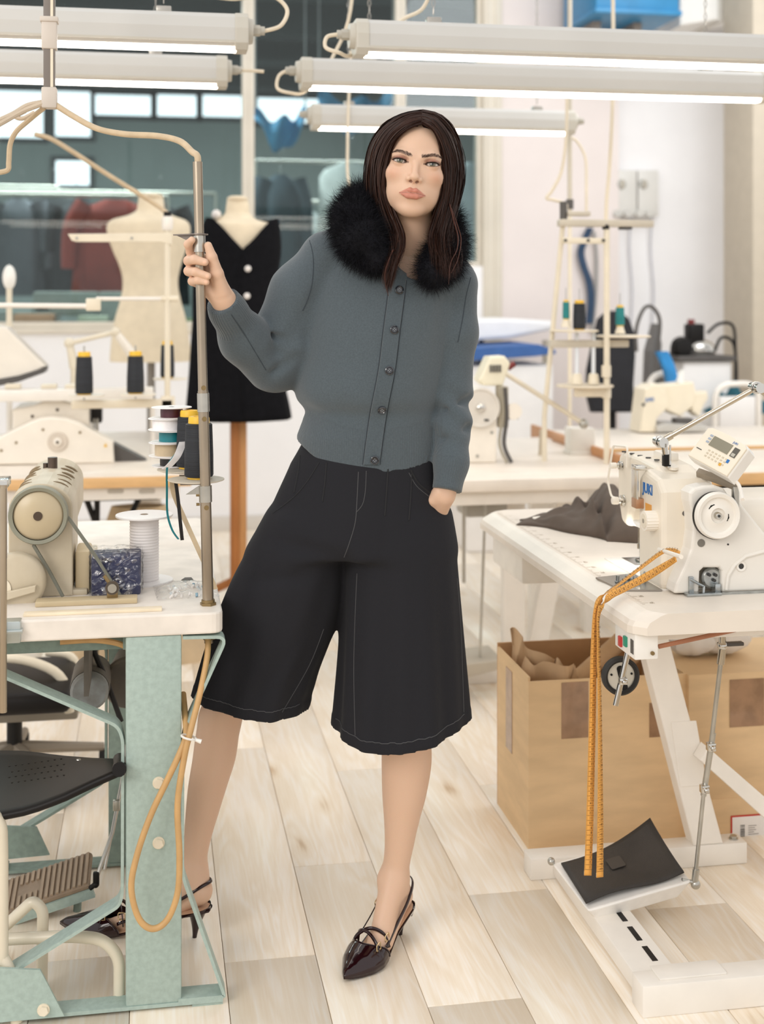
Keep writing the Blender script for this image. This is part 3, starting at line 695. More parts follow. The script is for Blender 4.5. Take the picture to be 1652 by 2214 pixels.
# ---------- hands ----------
POLE_Y = -0.18
def pole_px(py): return 427 + (py - 350) / 955.0 * 23
def hand_r(X, Y, Z):
    wr = Q(490, 660, -0.138)
    d = rcone(X, Y, Z, Q(502, 684, -0.116), wr, 0.0235, 0.0235)
    for a, r in ((Q(454, 566, -0.158), 0.0135), (Q(449, 584, -0.153), 0.0145), (Q(449, 604, -0.151), 0.0135), (Q(453, 624, -0.150), 0.0125)):
        d = smin(d, rcone(X, Y, Z, wr + np.array([-0.004, 0, 0.006], np.float32), a, 0.0205, r), 0.010)
    d = smin(d, rcone(X, Y, Z, Q(485, 642, -0.152), Q(466, 596, -0.172), 0.0185, 0.0125), 0.011)        # thenar
    d = smin(d, rcone(X, Y, Z, Q(478, 648, -0.150), Q(440, 622, -0.160), 0.016, 0.011), 0.010)          # heel of the hand
    fs = [([Q(454, 566, -0.158), Q(413, 545, -0.166), Q(407, 528, -0.185), Q(415, 519, -0.199)], [0.0105, 0.0098, 0.0086, 0.0072]),
          ([Q(449, 584, -0.153), Q(408, 564, -0.166), Q(420, 561, -0.1985), Q(443, 567, -0.2015)], [0.0108, 0.0102, 0.0093, 0.0076]),
          ([Q(449, 604, -0.151), Q(408, 586, -0.166), Q(423, 588, -0.1975), Q(449, 597, -0.2005)], [0.0105, 0.0098, 0.0088, 0.0074]),
          ([Q(453, 624, -0.150), Q(416, 608, -0.168), Q(428, 606, -0.195), Q(446, 610, -0.1975)], [0.0098, 0.0088, 0.0078, 0.0066])]
    for p, r in fs: d = smin(d, chain(X, Y, Z, p, r, 0.004), 0.0022)
    d = smin(d, chain(X, Y, Z, [Q(480, 632, -0.160), Q(470, 592, -0.176), Q(458, 556, -0.185), Q(450, 531, -0.188)], [0.0155, 0.0125, 0.0106, 0.0080], 0.004), 0.006)
    # thumb web and palm creases
    d = smax(d, -rcone(X, Y, Z, Q(452, 590, -0.186), Q(468, 645, -0.180), 0.0016, 0.0016), 0.005)
    return d
V, Fq = surface_nets(hand_r, np.minimum(Q(396, 690, -0.21), Q(515, 505, -0.11)) + np.array([-0.02, -0.005, -0.02]), np.maximum(Q(396, 690, -0.21), Q(515, 505, -0.11)) + np.array([0.02, 0.02, 0.02]), 0.0014)
C = np.tile(SKIN, (len(V), 1))
for tp, dv in ((Q(443, 567, -0.2015), (0.98, -0.1)), (Q(449, 597, -0.2005), (0.95, -0.3)), (Q(446, 610, -0.1975), (0.98, -0.2))):
    dd = V - tp; uu = dd[:, 0] * dv[0] + dd[:, 2] * dv[1]; ww = -dd[:, 0] * dv[1] + dd[:, 2] * dv[0]
    C = blend(C, np.clip(2.2 - np.sqrt(((uu - 0.0005) / 0.0035) ** 2 + (ww / 0.0032) ** 2) * 1.5, 0, 1) * (dd[:, 1] < -0.003) * 0.8, lin('#f0c3a8'))
for p in (Q(408, 564, -0.166), Q(408, 586, -0.166), Q(416, 608, -0.168), Q(413, 545, -0.166)):
    C = blend(C, np.exp(-np.sum((V - p) ** 2, 1) / 0.012 ** 2) * 0.25, lin('#cf8d6d'))
pieces.append((V, Fq)); cols.append(C)
def hand_l(X, Y, Z):
    d = rcone(X, Y, Z, Q(975, 1030, -0.062), Q(964, 1064, -0.062), 0.023, 0.0215)
    for a in (Q(922, 1118, -0.030), Q(932, 1126, -0.026), Q(942, 1130, -0.020), Q(950, 1130, -0.012)):
        d = smin(d, rcone(X, Y, Z, Q(958, 1072, -0.060), a, 0.020, 0.011), 0.01)
        d = smin(d, rcone(X, Y, Z, a, a + np.array([-0.012, 0.01, -0.07], np.float32), 0.0095, 0.007), 0.005)
    return smin(d, chain(X, Y, Z, [Q(950, 1062, -0.070), Q(935, 1082, -0.066), Q(922, 1108, -0.045)], [0.013, 0.0105, 0.009], 0.004), 0.008)
V, Fq = surface_nets(hand_l, Q(905, 1230, -0.12), np.array([Q(1005, 1000, 0)[0], 0.02, Q(1005, 1000, 0)[2]]), 0.0022)
pieces.append((V, Fq)); cols.append(np.tile(SKIN, (len(V), 1)))

# ---------- legs and feet ----------
def limb(tab):
    """tab rows: (py, px centre, y, half width, half depth) -> distance field of an upright limb"""
    r = []
    for py, px, y, a_, b_ in tab:
        c = Q(px, py, y); r.append((float(c[2]), float(c[0]), y, a_, b_))
    r = smooth_tab(r); o = np.argsort(r[:, 0]); r = r[o]
    def fn(X, Y, Z):
        f = lambda k: np.interp(Z, r[:, 0], r[:, k]).astype(np.float32)
        a_, b_ = f(3), f(4); u = (X - f(1)) / a_; v = (Y - f(2)) / b_
        d = (np.sqrt(u * u + v * v) - 1) * np.minimum(a_, b_)
        return np.maximum(d, np.maximum(r[0, 0] - Z, Z - r[-1, 0]))
    return fn
LEG_L = limb([(1250, 862, 0, .070, .070), (1400, 872, -.01, .062, .062), (1520, 879, -.02, .055, .058), (1590, 879, -.012, .0530, .056), (1650, 879, .004, .0540, .057), (1720, 874, .012, .0475, .053), (1780, 868, .016, .0375, .043), (1830, 863, .018, .0315, .036), (1870, 857, .02, .0290, .032), (1900, 853, .022, .0285, .031), (1925, 852, .024, .027, .029)])
LEG_R = limb([(1260, 640, .02, .062, .062), (1400, 560, .02, .057, .058), (1520, 490, .02, .051, .054), (1580, 472, .028, .0475, .052), (1640, 463, .036, .047, .053), (1700, 449, .040, .0425, .049), (1760, 437, .040, .036, .041), (1810, 428, .040, .030, .033), (1850, 422, .040, .0270, .029), (1885, 419, .040, .0265, .029), (1905, 419, .039, .026, .028)])
def leg_l(X, Y, Z):      # her left leg (weight-bearing)
    d = LEG_L(X, Y, Z)
    d = smin(d, rcone(X, Y, Z, Q(853, 1896, 0.024), Q(864, 1932, 0.046), 0.0265, 0.0245), 0.02)
    d = smin(d, rcone(X, Y, Z, Q(849, 1906, 0.008), Q(820, 2030, -0.055), 0.027, 0.021), 0.022)
    d = smin(d, rcone(X, Y, Z, Q(866, 1940, 0.042), Q(828, 2036, -0.05), 0.022, 0.021), 0.02)
    d = smin(d, rcone(X, Y, Z, Q(818, 2034, -0.058), Q(776, 2098, -0.128), 0.021, 0.008), 0.01)
    return smin(d, ellip(X, Y, Z, Q(828, 1902, 0.010), (0.009, 0.012, 0.013)), 0.012)
V, Fq = surface_nets(leg_l, (Q(770, 0, 0)[0] - 0.04, -0.19, 0.0), (0.17, 0.11, 0.85), 0.0032)
pieces.append((V, Fq)); cols.append(np.tile(SKIN, (len(V), 1)))
def leg_r(X, Y, Z):      # her right leg, stepped out to the side
    d = LEG_R(X, Y, Z)
    d = smin(d, rcone(X, Y, Z, Q(419, 1880, 0.04), Q(432, 1924, 0.03), 0.0255, 0.0245), 0.02)
    d = smin(d, rcone(X, Y, Z, Q(412, 1888, 0.042), Q(300, 1986, 0.046), 0.027, 0.024), 0.022)
    d = smin(d, rcone(X, Y, Z, Q(430, 1930, 0.032), Q(300, 1994, 0.046), 0.023, 0.023), 0.02)
    return smin(d, rcone(X, Y, Z, Q(300, 1990, 0.046), Q(205, 2006, 0.055), 0.023, 0.009), 0.01)
V, Fq = surface_nets(leg_r, (Q(160, 0, 0)[0], -0.08, 0.0), (Q(740, 0, 0)[0], 0.14, 0.85), 0.0036)
pieces.append((V, Fq)); cols.append(np.tile(SKIN, (len(V), 1)))
# the trunk and arms under the clothes, joining the visible parts into one figure
def trunk(X, Y, Z):
    d = ellip(X, Y, Z, Q(835, 690, 0.01), (0.115, 0.075, 0.17)); d = smin(d, ellip(X, Y, Z, Q(805, 950, 0.01), (0.105, 0.07, 0.20)), 0.04)
    d = smin(d, chain(X, Y, Z, [Q(715, 560, 0), Q(604, 776, 0.012), Q(520, 715, -0.075), Q(502, 684, -0.112)], [0.034, 0.027, 0.022, 0.020], 0.02), 0.03)
    d = smin(d, chain(X, Y, Z, [Q(975, 615, 0), Q(976, 830, 0.0), Q(972, 1035, -0.066)], [0.034, 0.030, 0.021], 0.02), 0.03)
    d = smin(d, rcone(X, Y, Z, Q(765, 1060, 0), Q(630, 1260, 0.02), 0.07, 0.058), 0.03)
    d = smin(d, rcone(X, Y, Z, Q(850, 1060, 0), Q(864, 1260, 0), 0.07, 0.066), 0.03)
    return smin(d, rcone(X, Y, Z, Q(890, 600, 0), Q(888, 540, 0), 0.05, 0.046), 0.03)
V, Fq = surface_nets(trunk, (Q(470, 0, 0)[0], -0.16, Q(0, 1350, 0)[2]), (0.22, 0.16, Q(0, 520, 0)[2]), 0.010)
pieces.append((V, Fq)); cols.append(np.tile(SKIN, (len(V), 1)))
off = 0; VV, FF = [], []
for V, Fq in pieces: VV.append(V); FF.append(Fq + off); off += len(V)
def tint_mat(name, rough, sss=0.0, bump=0.0, bscale=400, sheen=0.0, rib=False, spec=0.5):
    m = bpy.data.materials.new(name); m.use_nodes = True; nt = m.node_tree; b = nt.nodes['Principled BSDF']; L = nt.links.new
    at = nt.nodes.new('ShaderNodeAttribute'); at.attribute_name = 'tint'
    tc = nt.nodes.new('ShaderNodeTexCoord'); nz = nt.nodes.new('ShaderNodeTexNoise'); nz.inputs['Scale'].default_value = bscale; nz.inputs['Detail'].default_value = 3
    L(tc.outputs['Object'], nz.inputs['Vector'])
    mr = nt.nodes.new('ShaderNodeMapRange'); mr.inputs[3].default_value = 0.72 if rib else 0.95; mr.inputs[4].default_value = 1.28 if rib else 1.05; L(nz.outputs['Fac'], mr.inputs[0])
    mx = nt.nodes.new('ShaderNodeVectorMath'); mx.operation = 'SCALE'; L(at.outputs['Color'], mx.inputs[0]); L(mr.outputs[0], mx.inputs['Scale'])
    L(mx.outputs[0], b.inputs['Base Color']); b.inputs['Roughness'].default_value = rough; b.inputs['Specular IOR Level'].default_value = spec
    if sss:
        b.inputs['Subsurface Weight'].default_value = sss; b.inputs['Subsurface Radius'].default_value = (0.010, 0.004, 0.002); b.inputs['Subsurface Scale'].default_value = 1.0
    if sheen: b.inputs['Sheen Weight'].default_value = sheen; b.inputs['Sheen Roughness'].default_value = 0.6
    bp = nt.nodes.new('ShaderNodeBump'); bp.inputs['Strength'].default_value = bump; bp.inputs['Distance'].default_value = 0.001
    h = nz.outputs['Fac']
    if rib:
        a2 = nt.nodes.new('ShaderNodeAttribute'); a2.attribute_name = 'rib'
        sp = nt.nodes.new('ShaderNodeSeparateXYZ'); L(a2.outputs['Vector'], sp.inputs[0])
        sn = nt.nodes.new('ShaderNodeMath'); sn.operation = 'SINE'; L(sp.outputs[0], sn.inputs[0])
        ml = nt.nodes.new('ShaderNodeMath'); ml.operation = 'MULTIPLY'; L(sn.outputs[0], ml.inputs[0]); L(sp.outputs[1], ml.inputs[1])
        ad = nt.nodes.new('ShaderNodeMath'); ad.operation = 'ADD'; L(ml.outputs[0], ad.inputs[0]); L(nz.outputs['Fac'], ad.inputs[1]); h = ad.outputs[0]
    L(h, bp.inputs['Height']); L(bp.outputs[0], b.inputs['Normal'])
    return m
M_skin = tint_mat('skin', 0.48, sss=0.12, bump=0.06, bscale=900, spec=0.4)
body = mesh_np('body', tow(np.concatenate(VV)), np.concatenate(FF), M_skin, person)
color_attr(body, np.concatenate(cols))

# ---------- eyes ----------
M_eye = bpy.data.materials.new('eye'); M_eye.use_nodes = True
nt = M_eye.node_tree; at = nt.nodes.new('ShaderNodeAttribute'); at.attribute_name = 'tint'; nt.links.new(at.outputs['Color'], nt.nodes['Principled BSDF'].inputs['Base Color'])
nt.nodes['Principled BSDF'].inputs['Roughness'].default_value = 0.08; nt.nodes['Principled BSDF'].inputs['Coat Weight'].default_value = 1.0
for s in (-1, 1):
    c = from_head((s * EX, EYC, 0)); n, m_ = 64, 64; vs = []; cc = []
    gz = np.array([0.0, -1.0, 0.03]); gz /= np.linalg.norm(gz)
    u = np.array([1.0, 0, 0]); v = np.cross(gz, u)
    for i in range(m_ + 1):
        th = math.pi * (i / m_) ** 1.6
        for k in range(n):
            ph = 2 * math.pi * k / n
            r = ER / 1000 * (1 + 0.045 * math.exp(-(th / 0.34) ** 2))
            p = c + r * (gz * math.cos(th) + (u * math.cos(ph) + v * math.sin(ph)) * math.sin(th)); vs.append(p)
            if th < 0.20: q = lin('#0c0a0a')
            elif th < 0.49: f = 0.5 + 0.5 * math.sin(ph * 17 + 3 * math.sin(ph * 5)); q = [a * (1 - f) + b * f for a, b in zip(lin('#4c4a3c'), lin('#807c68'))]
            elif th < 0.55: q = lin('#2f2c26')
            else: q = lin('#cbbfb6')
            cc.append(q)
    Fc = np.array([(i * n + k, (i + 1) * n + k, (i + 1) * n + (k + 1) % n, i * n + (k + 1) % n) for i in range(m_) for k in range(n)])
    o = mesh_np('eye', tow(np.array(vs)), Fc[:, ::-1], M_eye, person); color_attr(o, np.array(cc))
# lashes
M_lash = mat('lash', '#150f0d', 0.5)
for s in (-1, 1):
    mb = MB()
    for t in np.linspace(-1, 1, 34):
        ex_ = t * 15.0; a_ = 1 - min(1, abs((ex_ + 0.4) / 15.2)) ** 2; zt = 3.8 * max(a_, 0) ** 0.8 + 0.07 * ex_ - 0.2
        yy = EYC - math.sqrt(max(0.0, (ER + 1.3) ** 2 - ex_ ** 2 - zt ** 2)); out = 0.5 + 0.5 * t
        p0 = from_head((s * (EX + ex_), yy, zt)); p1 = from_head((s * (EX + ex_ + 1.6 * t), yy - 2.6 - out, zt + 0.6)); p2 = from_head((s * (EX + ex_ + 3.2 * t + out), yy - 4.0 - out, zt + 2.4 + out))
        mb.tube([tw(p0), tw(p1), tw(p2)], [0.00042, 0.0003, 0.0001], n=4)
    pts = []
    for t in np.linspace(-1, 1, 22):
        ex_ = t * 15.2; a_ = 1 - min(1, abs((ex_ + 0.4) / 15.2)) ** 2; zt = 3.8 * max(a_, 0) ** 0.8 + 0.07 * ex_
        yy = EYC - math.sqrt(max(0.0, (ER + 1.2) ** 2 - ex_ ** 2 - zt ** 2)); pts.append(tw(from_head((s * (EX + ex_), yy - 0.1, zt))))
    mb.tube(pts, [0.0005 + 0.0007 * (i / 21) for i in range(22)], n=5)
    mb.build('eyelashes', M_lash, person, fix=False)

# brow hairs
B_head = BVHTree.FromPolygons([Vector(p) for p in pieces[0][0].tolist()], pieces[0][1].tolist())
rgb_ = random.Random(11)
for s in (-1, 1):
    mb = MB()
    for k in range(170):
        t = rgb_.random(); axb = 9 + 45 * t; wv = float(np.interp(axb, bx, bw)); zb_ = float(np.interp(axb, bx, bz)) + rgb_.uniform(-0.95, 0.75) * wv
        o_ = Vector(from_head((s * axb, -160, zb_))); h, n, i_, l_ = B_head.ray_cast(o_, Vector((0, 1, 0)))
        if h is None: continue
        ang = math.radians(np.interp(t, [0, 0.25, 0.6, 1], [62, 34, 14, -12]) + rgb_.uniform(-12, 12)); ln_ = rgb_.uniform(3.6, 6.0) * (1 - 0.35 * t) / 1000
        dx, dz_ = s * math.cos(ang) * ln_, math.sin(ang) * ln_; n = n if n.y < 0 else -n
        p1 = h + Vector((dx * 0.5, 0, dz_ * 0.5)) + n * 0.0006; h2 = B_head.ray_cast(Vector((h.x + dx, h.y - 0.05, h.z + dz_)), Vector((0, 1, 0)))[0]
        p2 = (h2 if h2 is not None else p1) + n * 0.0005
        mb.tube([tw(h - n * 0.0003), tw(p1), tw(p2)], [0.00019, 0.00017, 0.00005], n=3)
    eb_ = mb.build('eyebrow', mat('brow_hair', '#3f2b22', 0.7), person, fix=False); eb_['kind'] = 'stuff'
# ---------- strand helper ----------
def strands(name, base, dirs, length, curl, width, m, parent, seg=4, droop=None, taper=True):
    n = len(base); P_ = np.empty((n, seg + 1, 3)); Wd = np.empty((n, seg + 1, 3)); p = base.copy(); d = dirs.copy()
    side = np.cross(d, RNG.normal(size=(n, 3))); side /= np.linalg.norm(side, axis=1)[:, None] + 1e-9
    for k in range(seg + 1):
        P_[:, k] = p; wk = width * (1 - 0.92 * k / seg if taper else 1); Wd[:, k] = side * wk
        d = d + curl * RNG.normal(size=(n, 3)) / seg + (0 if droop is None else droop / seg); d /= np.linalg.norm(d, axis=1)[:, None]
        p = p + d * (length[:, None] / seg)
    V = np.stack([P_ - Wd / 2, P_ + Wd / 2], 2).reshape(-1, 3)
    b = (np.arange(n) * (seg + 1) * 2)[:, None] + (np.arange(seg) * 2)[None]; b = b.ravel()
    Fq = np.stack([b, b + 1, b + 3, b + 2], 1)
    return mesh_np(name, tow(V), Fq, m, parent)

# ---------- cardigan ----------
def tabf(rows): rows = np.array(rows, float); return rows[:, 0], rows[:, 1:]
CT = smooth_tab([(520, 735, 945, .06), (560, 695, 1000, .085), (620, 668, 1006, .105), (700, 655, 988, .120), (780, 645, 970, .126), (835, 637, 958, .130), (862, 643, 953, .126), (886, 660, 948, .113), (905, 655, 948, .112), (925, 648, 949, .113), (945, 642, 949, .114), (1030, 650, 952, .111)])
def slices(tab, X, Y, Z, yc=0.0, fold=None):
    zz = HC - (tab[:, 0] - HZ) / 1000; o = np.argsort(zz); zs = zz[o]
    f = lambda k: np.interp(Z, zs, tab[o, k]).astype(np.float32)
    xl, xr, b = (f(1) - CX) / 1000, (f(2) - CX) / 1000, f(3); a = (xr - xl) / 2; u = (X - (xl + xr) / 2) / a; v = (Y - yc) / b
    q = np.sqrt(u * u + v * v)
    if fold is not None: q = q - fold(np.arctan2(v, u), Z)
    return (q - 1) * np.minimum(a, b)
HEMX, HEMY = np.array([600, 640, 690, 740, 800, 870, 950, 990]), np.array([935, 948, 985, 1003, 1013, 1007, 986, 970])
def sleeve_cut(d, X, Y, Z, p0, n):
    n = n / np.linalg.norm(n); return np.maximum(d, (X - p0[0]) * n[0] + (Y - p0[1]) * n[1] + (Z - p0[2]) * n[2])
WR0, WR1 = Q(535, 730, -0.06), Q(484, 650, -0.142)
WL0, WL1 = Q(976, 1000, -0.055), Q(966, 1060, -0.072)
def groove(d, X, Y, Z, a, b, r, depth): 
    e = rcone(X, Y, Z, a, b, r, r * 0.6); return d + depth * np.exp(-np.clip(e + r, 0, None) ** 2 / (2 * (r * 0.9) ** 2))
def cardigan_sdf(X, Y, Z):
    f = lambda th, z: 0.012 * np.sin(9 * th + 30 * z) * np.clip((1.26 - z) / 0.1, 0, 1) * np.clip((z - 1.12) / 0.04, 0, 1)
    d = slices(CT, X, Y, Z, 0.005, f)
    d = smin(d, chain(X, Y, Z, [Q(700, 550, 0), Q(790, 535, 0.015), Q(905, 552, 0.015), Q(985, 612, 0)], [0.046, 0.05, 0.05, 0.042], 0.02), 0.03)
    s1 = chain(X, Y, Z, [Q(706, 556, 0), Q(652, 634, -0.003), Q(610, 748, 0), Q(600, 776, 0.002)], [0.053, 0.067, 0.074, 0.072], 0.02)
    s1 = groove(s1, X, Y, Z, Q(690, 640, -0.075), Q(640, 720, -0.085), 0.014, 0.013); s1 = s1 - 0.004 * np.sin((X * 0.5 + Z) * 90) * np.exp(-((Z - 1.30) / 0.03) ** 2)
    d = smin(d, s1, 0.013)
    fo = chain(X, Y, Z, [Q(592, 780, -0.008), Q(530, 733, -0.058), Q(493, 672, -0.118), Q(478, 640, -0.152)], [0.068, 0.053, 0.0365, 0.032], 0.02)
    fo = sleeve_cut(fo, X, Y, Z, WR1, WR1 - WR0)
    d = smin(d, fo, 0.006)
    d = groove(d, X, Y, Z, Q(575, 722, -0.055), Q(645, 745, -0.085), 0.009, 0.018)
    d = groove(d, X, Y, Z, Q(590, 800, -0.06), Q(640, 775, -0.075), 0.010, 0.011)
    d = groove(d, X, Y, Z, Q(600, 760, -0.07), Q(655, 700, -0.10), 0.016, 0.012)
    d = groove(d, X, Y, Z, Q(660, 690, -0.09), Q(645, 800, -0.09), 0.012, 0.018)
    s2 = chain(X, Y, Z, [Q(985, 618, 0), Q(985, 720, -0.005), Q(974, 835, -0.005), Q(978, 925, -0.03), Q(976, 1000, -0.055), Q(964, 1075, -0.074)], [0.047, 0.046, 0.044, 0.037, 0.034, 0.0305], 0.02)
    s2 = s2 - 0.004 * np.sin((Z + 0.7 * X) * 110) * np.exp(-((Z - 1.16) / 0.05) ** 2)
    s2 = sleeve_cut(s2, X, Y, Z, WL1, WL1 - WL0)
    s2 = groove(s2, X, Y, Z, Q(1020, 862, -0.035), Q(965, 885, -0.05), 0.008, 0.012)
    s2 = groove(s2, X, Y, Z, Q(1010, 925, -0.05), Q(960, 950, -0.065), 0.009, 0.009)
    hem = HC - (np.interp((X * 1000 + CX), HEMX, HEMY) - HZ) / 1000
    d = np.maximum(d, hem.astype(np.float32) - Z)
    d = smin(d, s2, 0.010)
    d = groove(d, X, Y, Z, Q(968, 660, -0.08), Q(952, 850, -0.09), 0.013, 0.016)
    for a_, b_ in (((664, 888, -.06), (735, 903, -.115)), ((735, 903, -.115), (805, 910, -.122)), ((805, 910, -.122), (900, 902, -.108)), ((900, 902, -.108), (946, 892, -.07))): d = groove(d, X, Y, Z, Q(*a_), Q(*b_), 0.005, 0.004)
    # neck opening
    d = smax(d, -rcone(X, Y, Z, Q(889, 590, -0.03), Q(893, 420, -0.04), 0.058, 0.058), 0.008)
    d = smax(d, -rcone(X, Y, Z, Q(884, 556, -0.11), Q(890, 500, -0.10), 0.030, 0.05), 0.006)
    return d
V, Fq = surface_nets(cardigan_sdf, (Q(436, 0, 0)[0], -0.19, Q(0, 1085, 0)[2]), (0.225, 0.16, Q(0, 485, 0)[2]), 0.0034)
M_knit = tint_mat('slate_wool_knit', 0.9, bump=0.35, bscale=330, sheen=0.25, rib=True, spec=0.2)
cardigan = mesh_np('cardigan', tow(V), Fq, M_knit, person); cardigan['label'] = 'slate grey knitted wool cardigan with ribbed hem and cuffs'
CARD_V, CARD_F = V.copy(), Fq.copy()
# rib phases: hem, cuffs
rib = np.zeros((len(V), 3), np.float32)
hz_ = HC - (np.interp(V[:, 0] * 1000 + CX, HEMX, HEMY) - HZ) / 1000
hm = (V[:, 2] < hz_ + 0.092) & (V[:, 0] < (952 - CX) / 1000)
rib[hm, 0] = np.arctan2(V[hm, 1], (V[hm, 0] + 0.026)) * 190; rib[hm, 1] = 1.6
for c0, c1, ln in ((WR0, WR1, 0.075), (WL0, WL1, 0.065)):
    n = (c1 - c0) / np.linalg.norm(c1 - c0); t = (V - c1) @ n; r = np.linalg.norm((V - c1) - t[:, None] * n, axis=1)
    mk = (t > -ln) & (t < 0.01) & (r < 0.06)
    a = np.cross(n, [0, 1, 0]); a /= np.linalg.norm(a); b = np.cross(n, a)
    rib[mk, 0] = np.arctan2((V[mk] - c1) @ b, (V[mk] - c1) @ a) * 44; rib[mk, 1] = 1.6
at = cardigan.data.attributes.new('rib', 'FLOAT_VECTOR', 'POINT'); at.data.foreach_set('vector', rib.ravel())
color_attr(cardigan, np.tile(lin('#4f595f'), (len(V), 1)))
def bvh_of(V, Fq): return BVHTree.FromPolygons([Vector(p) for p in V.tolist()], Fq.tolist())
B_card = bvh_of(CARD_V, CARD_F)
EYEP = Vector((0, -PD, HC))
def cast(bvh, px, py):
    d = Vector(((px - CX) / F, 1.0, -(py - HZ) / F)).normalized()
    h, n, i, l = bvh.ray_cast(EYEP, d)
    if h is None: return None, None
    if n.dot(d) > 0: n = -n
    return h, n
M_knitd = mat('slate_wool_seam', '#3c444b', 0.9, var=0.05, scale=60)
def on_surface(bvh, name, pix, r, m, parent, lift=0.0):
    ps = []
    for px, py in pix:
        h, n = cast(bvh, px, py)
        if h is not None: ps.append(tw(h + n * lift))
    if len(ps) > 1: return MB().tube(ps, r, n=6).build(name, m, parent, fix=False)
def dense(pts, n=6): return [(p.x, p.y) for p in bez([(a, b, 0) for a, b in pts], n)]
# placket: a doubled band down the front
PB = [(872, 540), (870, 553), (863, 628), (852, 713), (841, 801), (825, 884), (815, 950), (808, 1004)]
rows = []
for px, py in dense(PB, 8):
    row = []
    for t in (0, 0.04, 0.3, 0.6, 0.96, 1):
        h, n = cast(B_card, px - 23 + 36 * t, py)
        if h is None: row = None; break
        row.append(h + n * (0.0036 if 0 < t < 1 else -0.0015))
    if row: rows.append([tw(p) for p in row])
pl = MB().sheet(rows).build('placket', M_knit, cardigan, fix=False)
color_attr(pl, np.tile(lin('#4d575d'), (len(pl.data.vertices), 1)))
M_btn = mat('dark_button', '#23252c', 0.12, coat=1.0, var=0.2, scale=300)
for px, py in ((870, 553), (863, 628), (852, 713), (841, 801), (825, 884), (810, 994)):
    h, n = cast(B_card, px, py); ax_ = W(n.x, n.y, n.z); c = tw(h)
    b = MB().lathe([(0.0, 0.002), (0.0078, 0.002), (0.0092, 0.0045), (0.0090, 0.0066), (0.0072, 0.0078), (0.0058, 0.0062), (0.0, 0.0058)], c, n=20, axis=ax_).build('button', M_btn, cardigan)
    k = ax_.orthogonal().normalized(); k2 = ax_.cross(k)
    mbb = MB()
    for sx, sy in ((1, 1), (1, -1), (-1, 1), (-1, -1)): mbb.sphere(c + ax_ * 0.0066 + (k * sx + k2 * sy) * 0.0018, 0.0011, n=8)
    mbb.build('button_thread', mat('button_thread', '#8f959c', 0.6), b)
on_surface(B_card, 'seam', dense([(666, 508), (677, 555), (675, 610), (664, 650), (654, 672)]), 0.0011, M_knitd, cardigan)
on_surface(B_card, 'seam', dense([(1018, 600), (1008, 640), (1000, 690), (990, 740)]), 0.0011, M_knitd, cardigan)
on_surface(B_card, 'seam', [(x - 24, y) for x, y in dense(PB[1:], 8)], 0.0009, M_knitd, cardigan); on_surface(B_card, 'seam', [(x + 14, y) for x, y in dense(PB[1:], 8)], 0.0009, M_knitd, cardigan)
on_surface(B_card, 'seam', dense([(500, 680), (530, 725), (560, 775), (575, 800)]), 0.0010, M_knitd, cardigan)

# ---------- culottes ----------
HT = smooth_tab([(930, 672, 940, .098), (960, 652, 948, .104), (1000, 629, 953, .112), (1060, 602, 963, .122), (1120, 574, 975, .132), (1180, 540, 985, .138), (1240, 512, 990, .140)])
LT = smooth_tab([(1080, 590, 745, .10), (1150, 556, 750, .118), (1200, 527, 747, .122), (1250, 500, 744, .124), (1300, 478, 738, .124), (1350, 458, 724, .124), (1400, 441, 704, .124), (1450, 426, 684, .123), (1500, 412, 668, .122), (1600, 392, 645, .120)])
RT = smooth_tab([(1080, 740, 968, .10), (1150, 738, 980, .120), (1200, 739, 987, .128), (1300, 737, 994, .136), (1400, 732, 1001, .142), (1500, 725, 1008, .146), (1600, 717, 1014, .15), (1680, 712, 1018, .15)])
def legpart(tab, X, Y, Z, ph, n1, hemf):
    amp = lambda z: np.clip((0.98 - z) / 0.45, 0, 1)
    f = lambda th, z: amp(z) * (0.040 * np.sin(n1 * th + ph + 2 * z) + 0.022 * np.sin((2 * n1 + 1) * th + 2 * ph))
    d = slices(tab, X, Y, Z, 0.005, f); hem = hemf(X, Y)
    inner = smax(d + 0.024, Z - (hem + 0.17), 0.03)
    return d, inner, hem
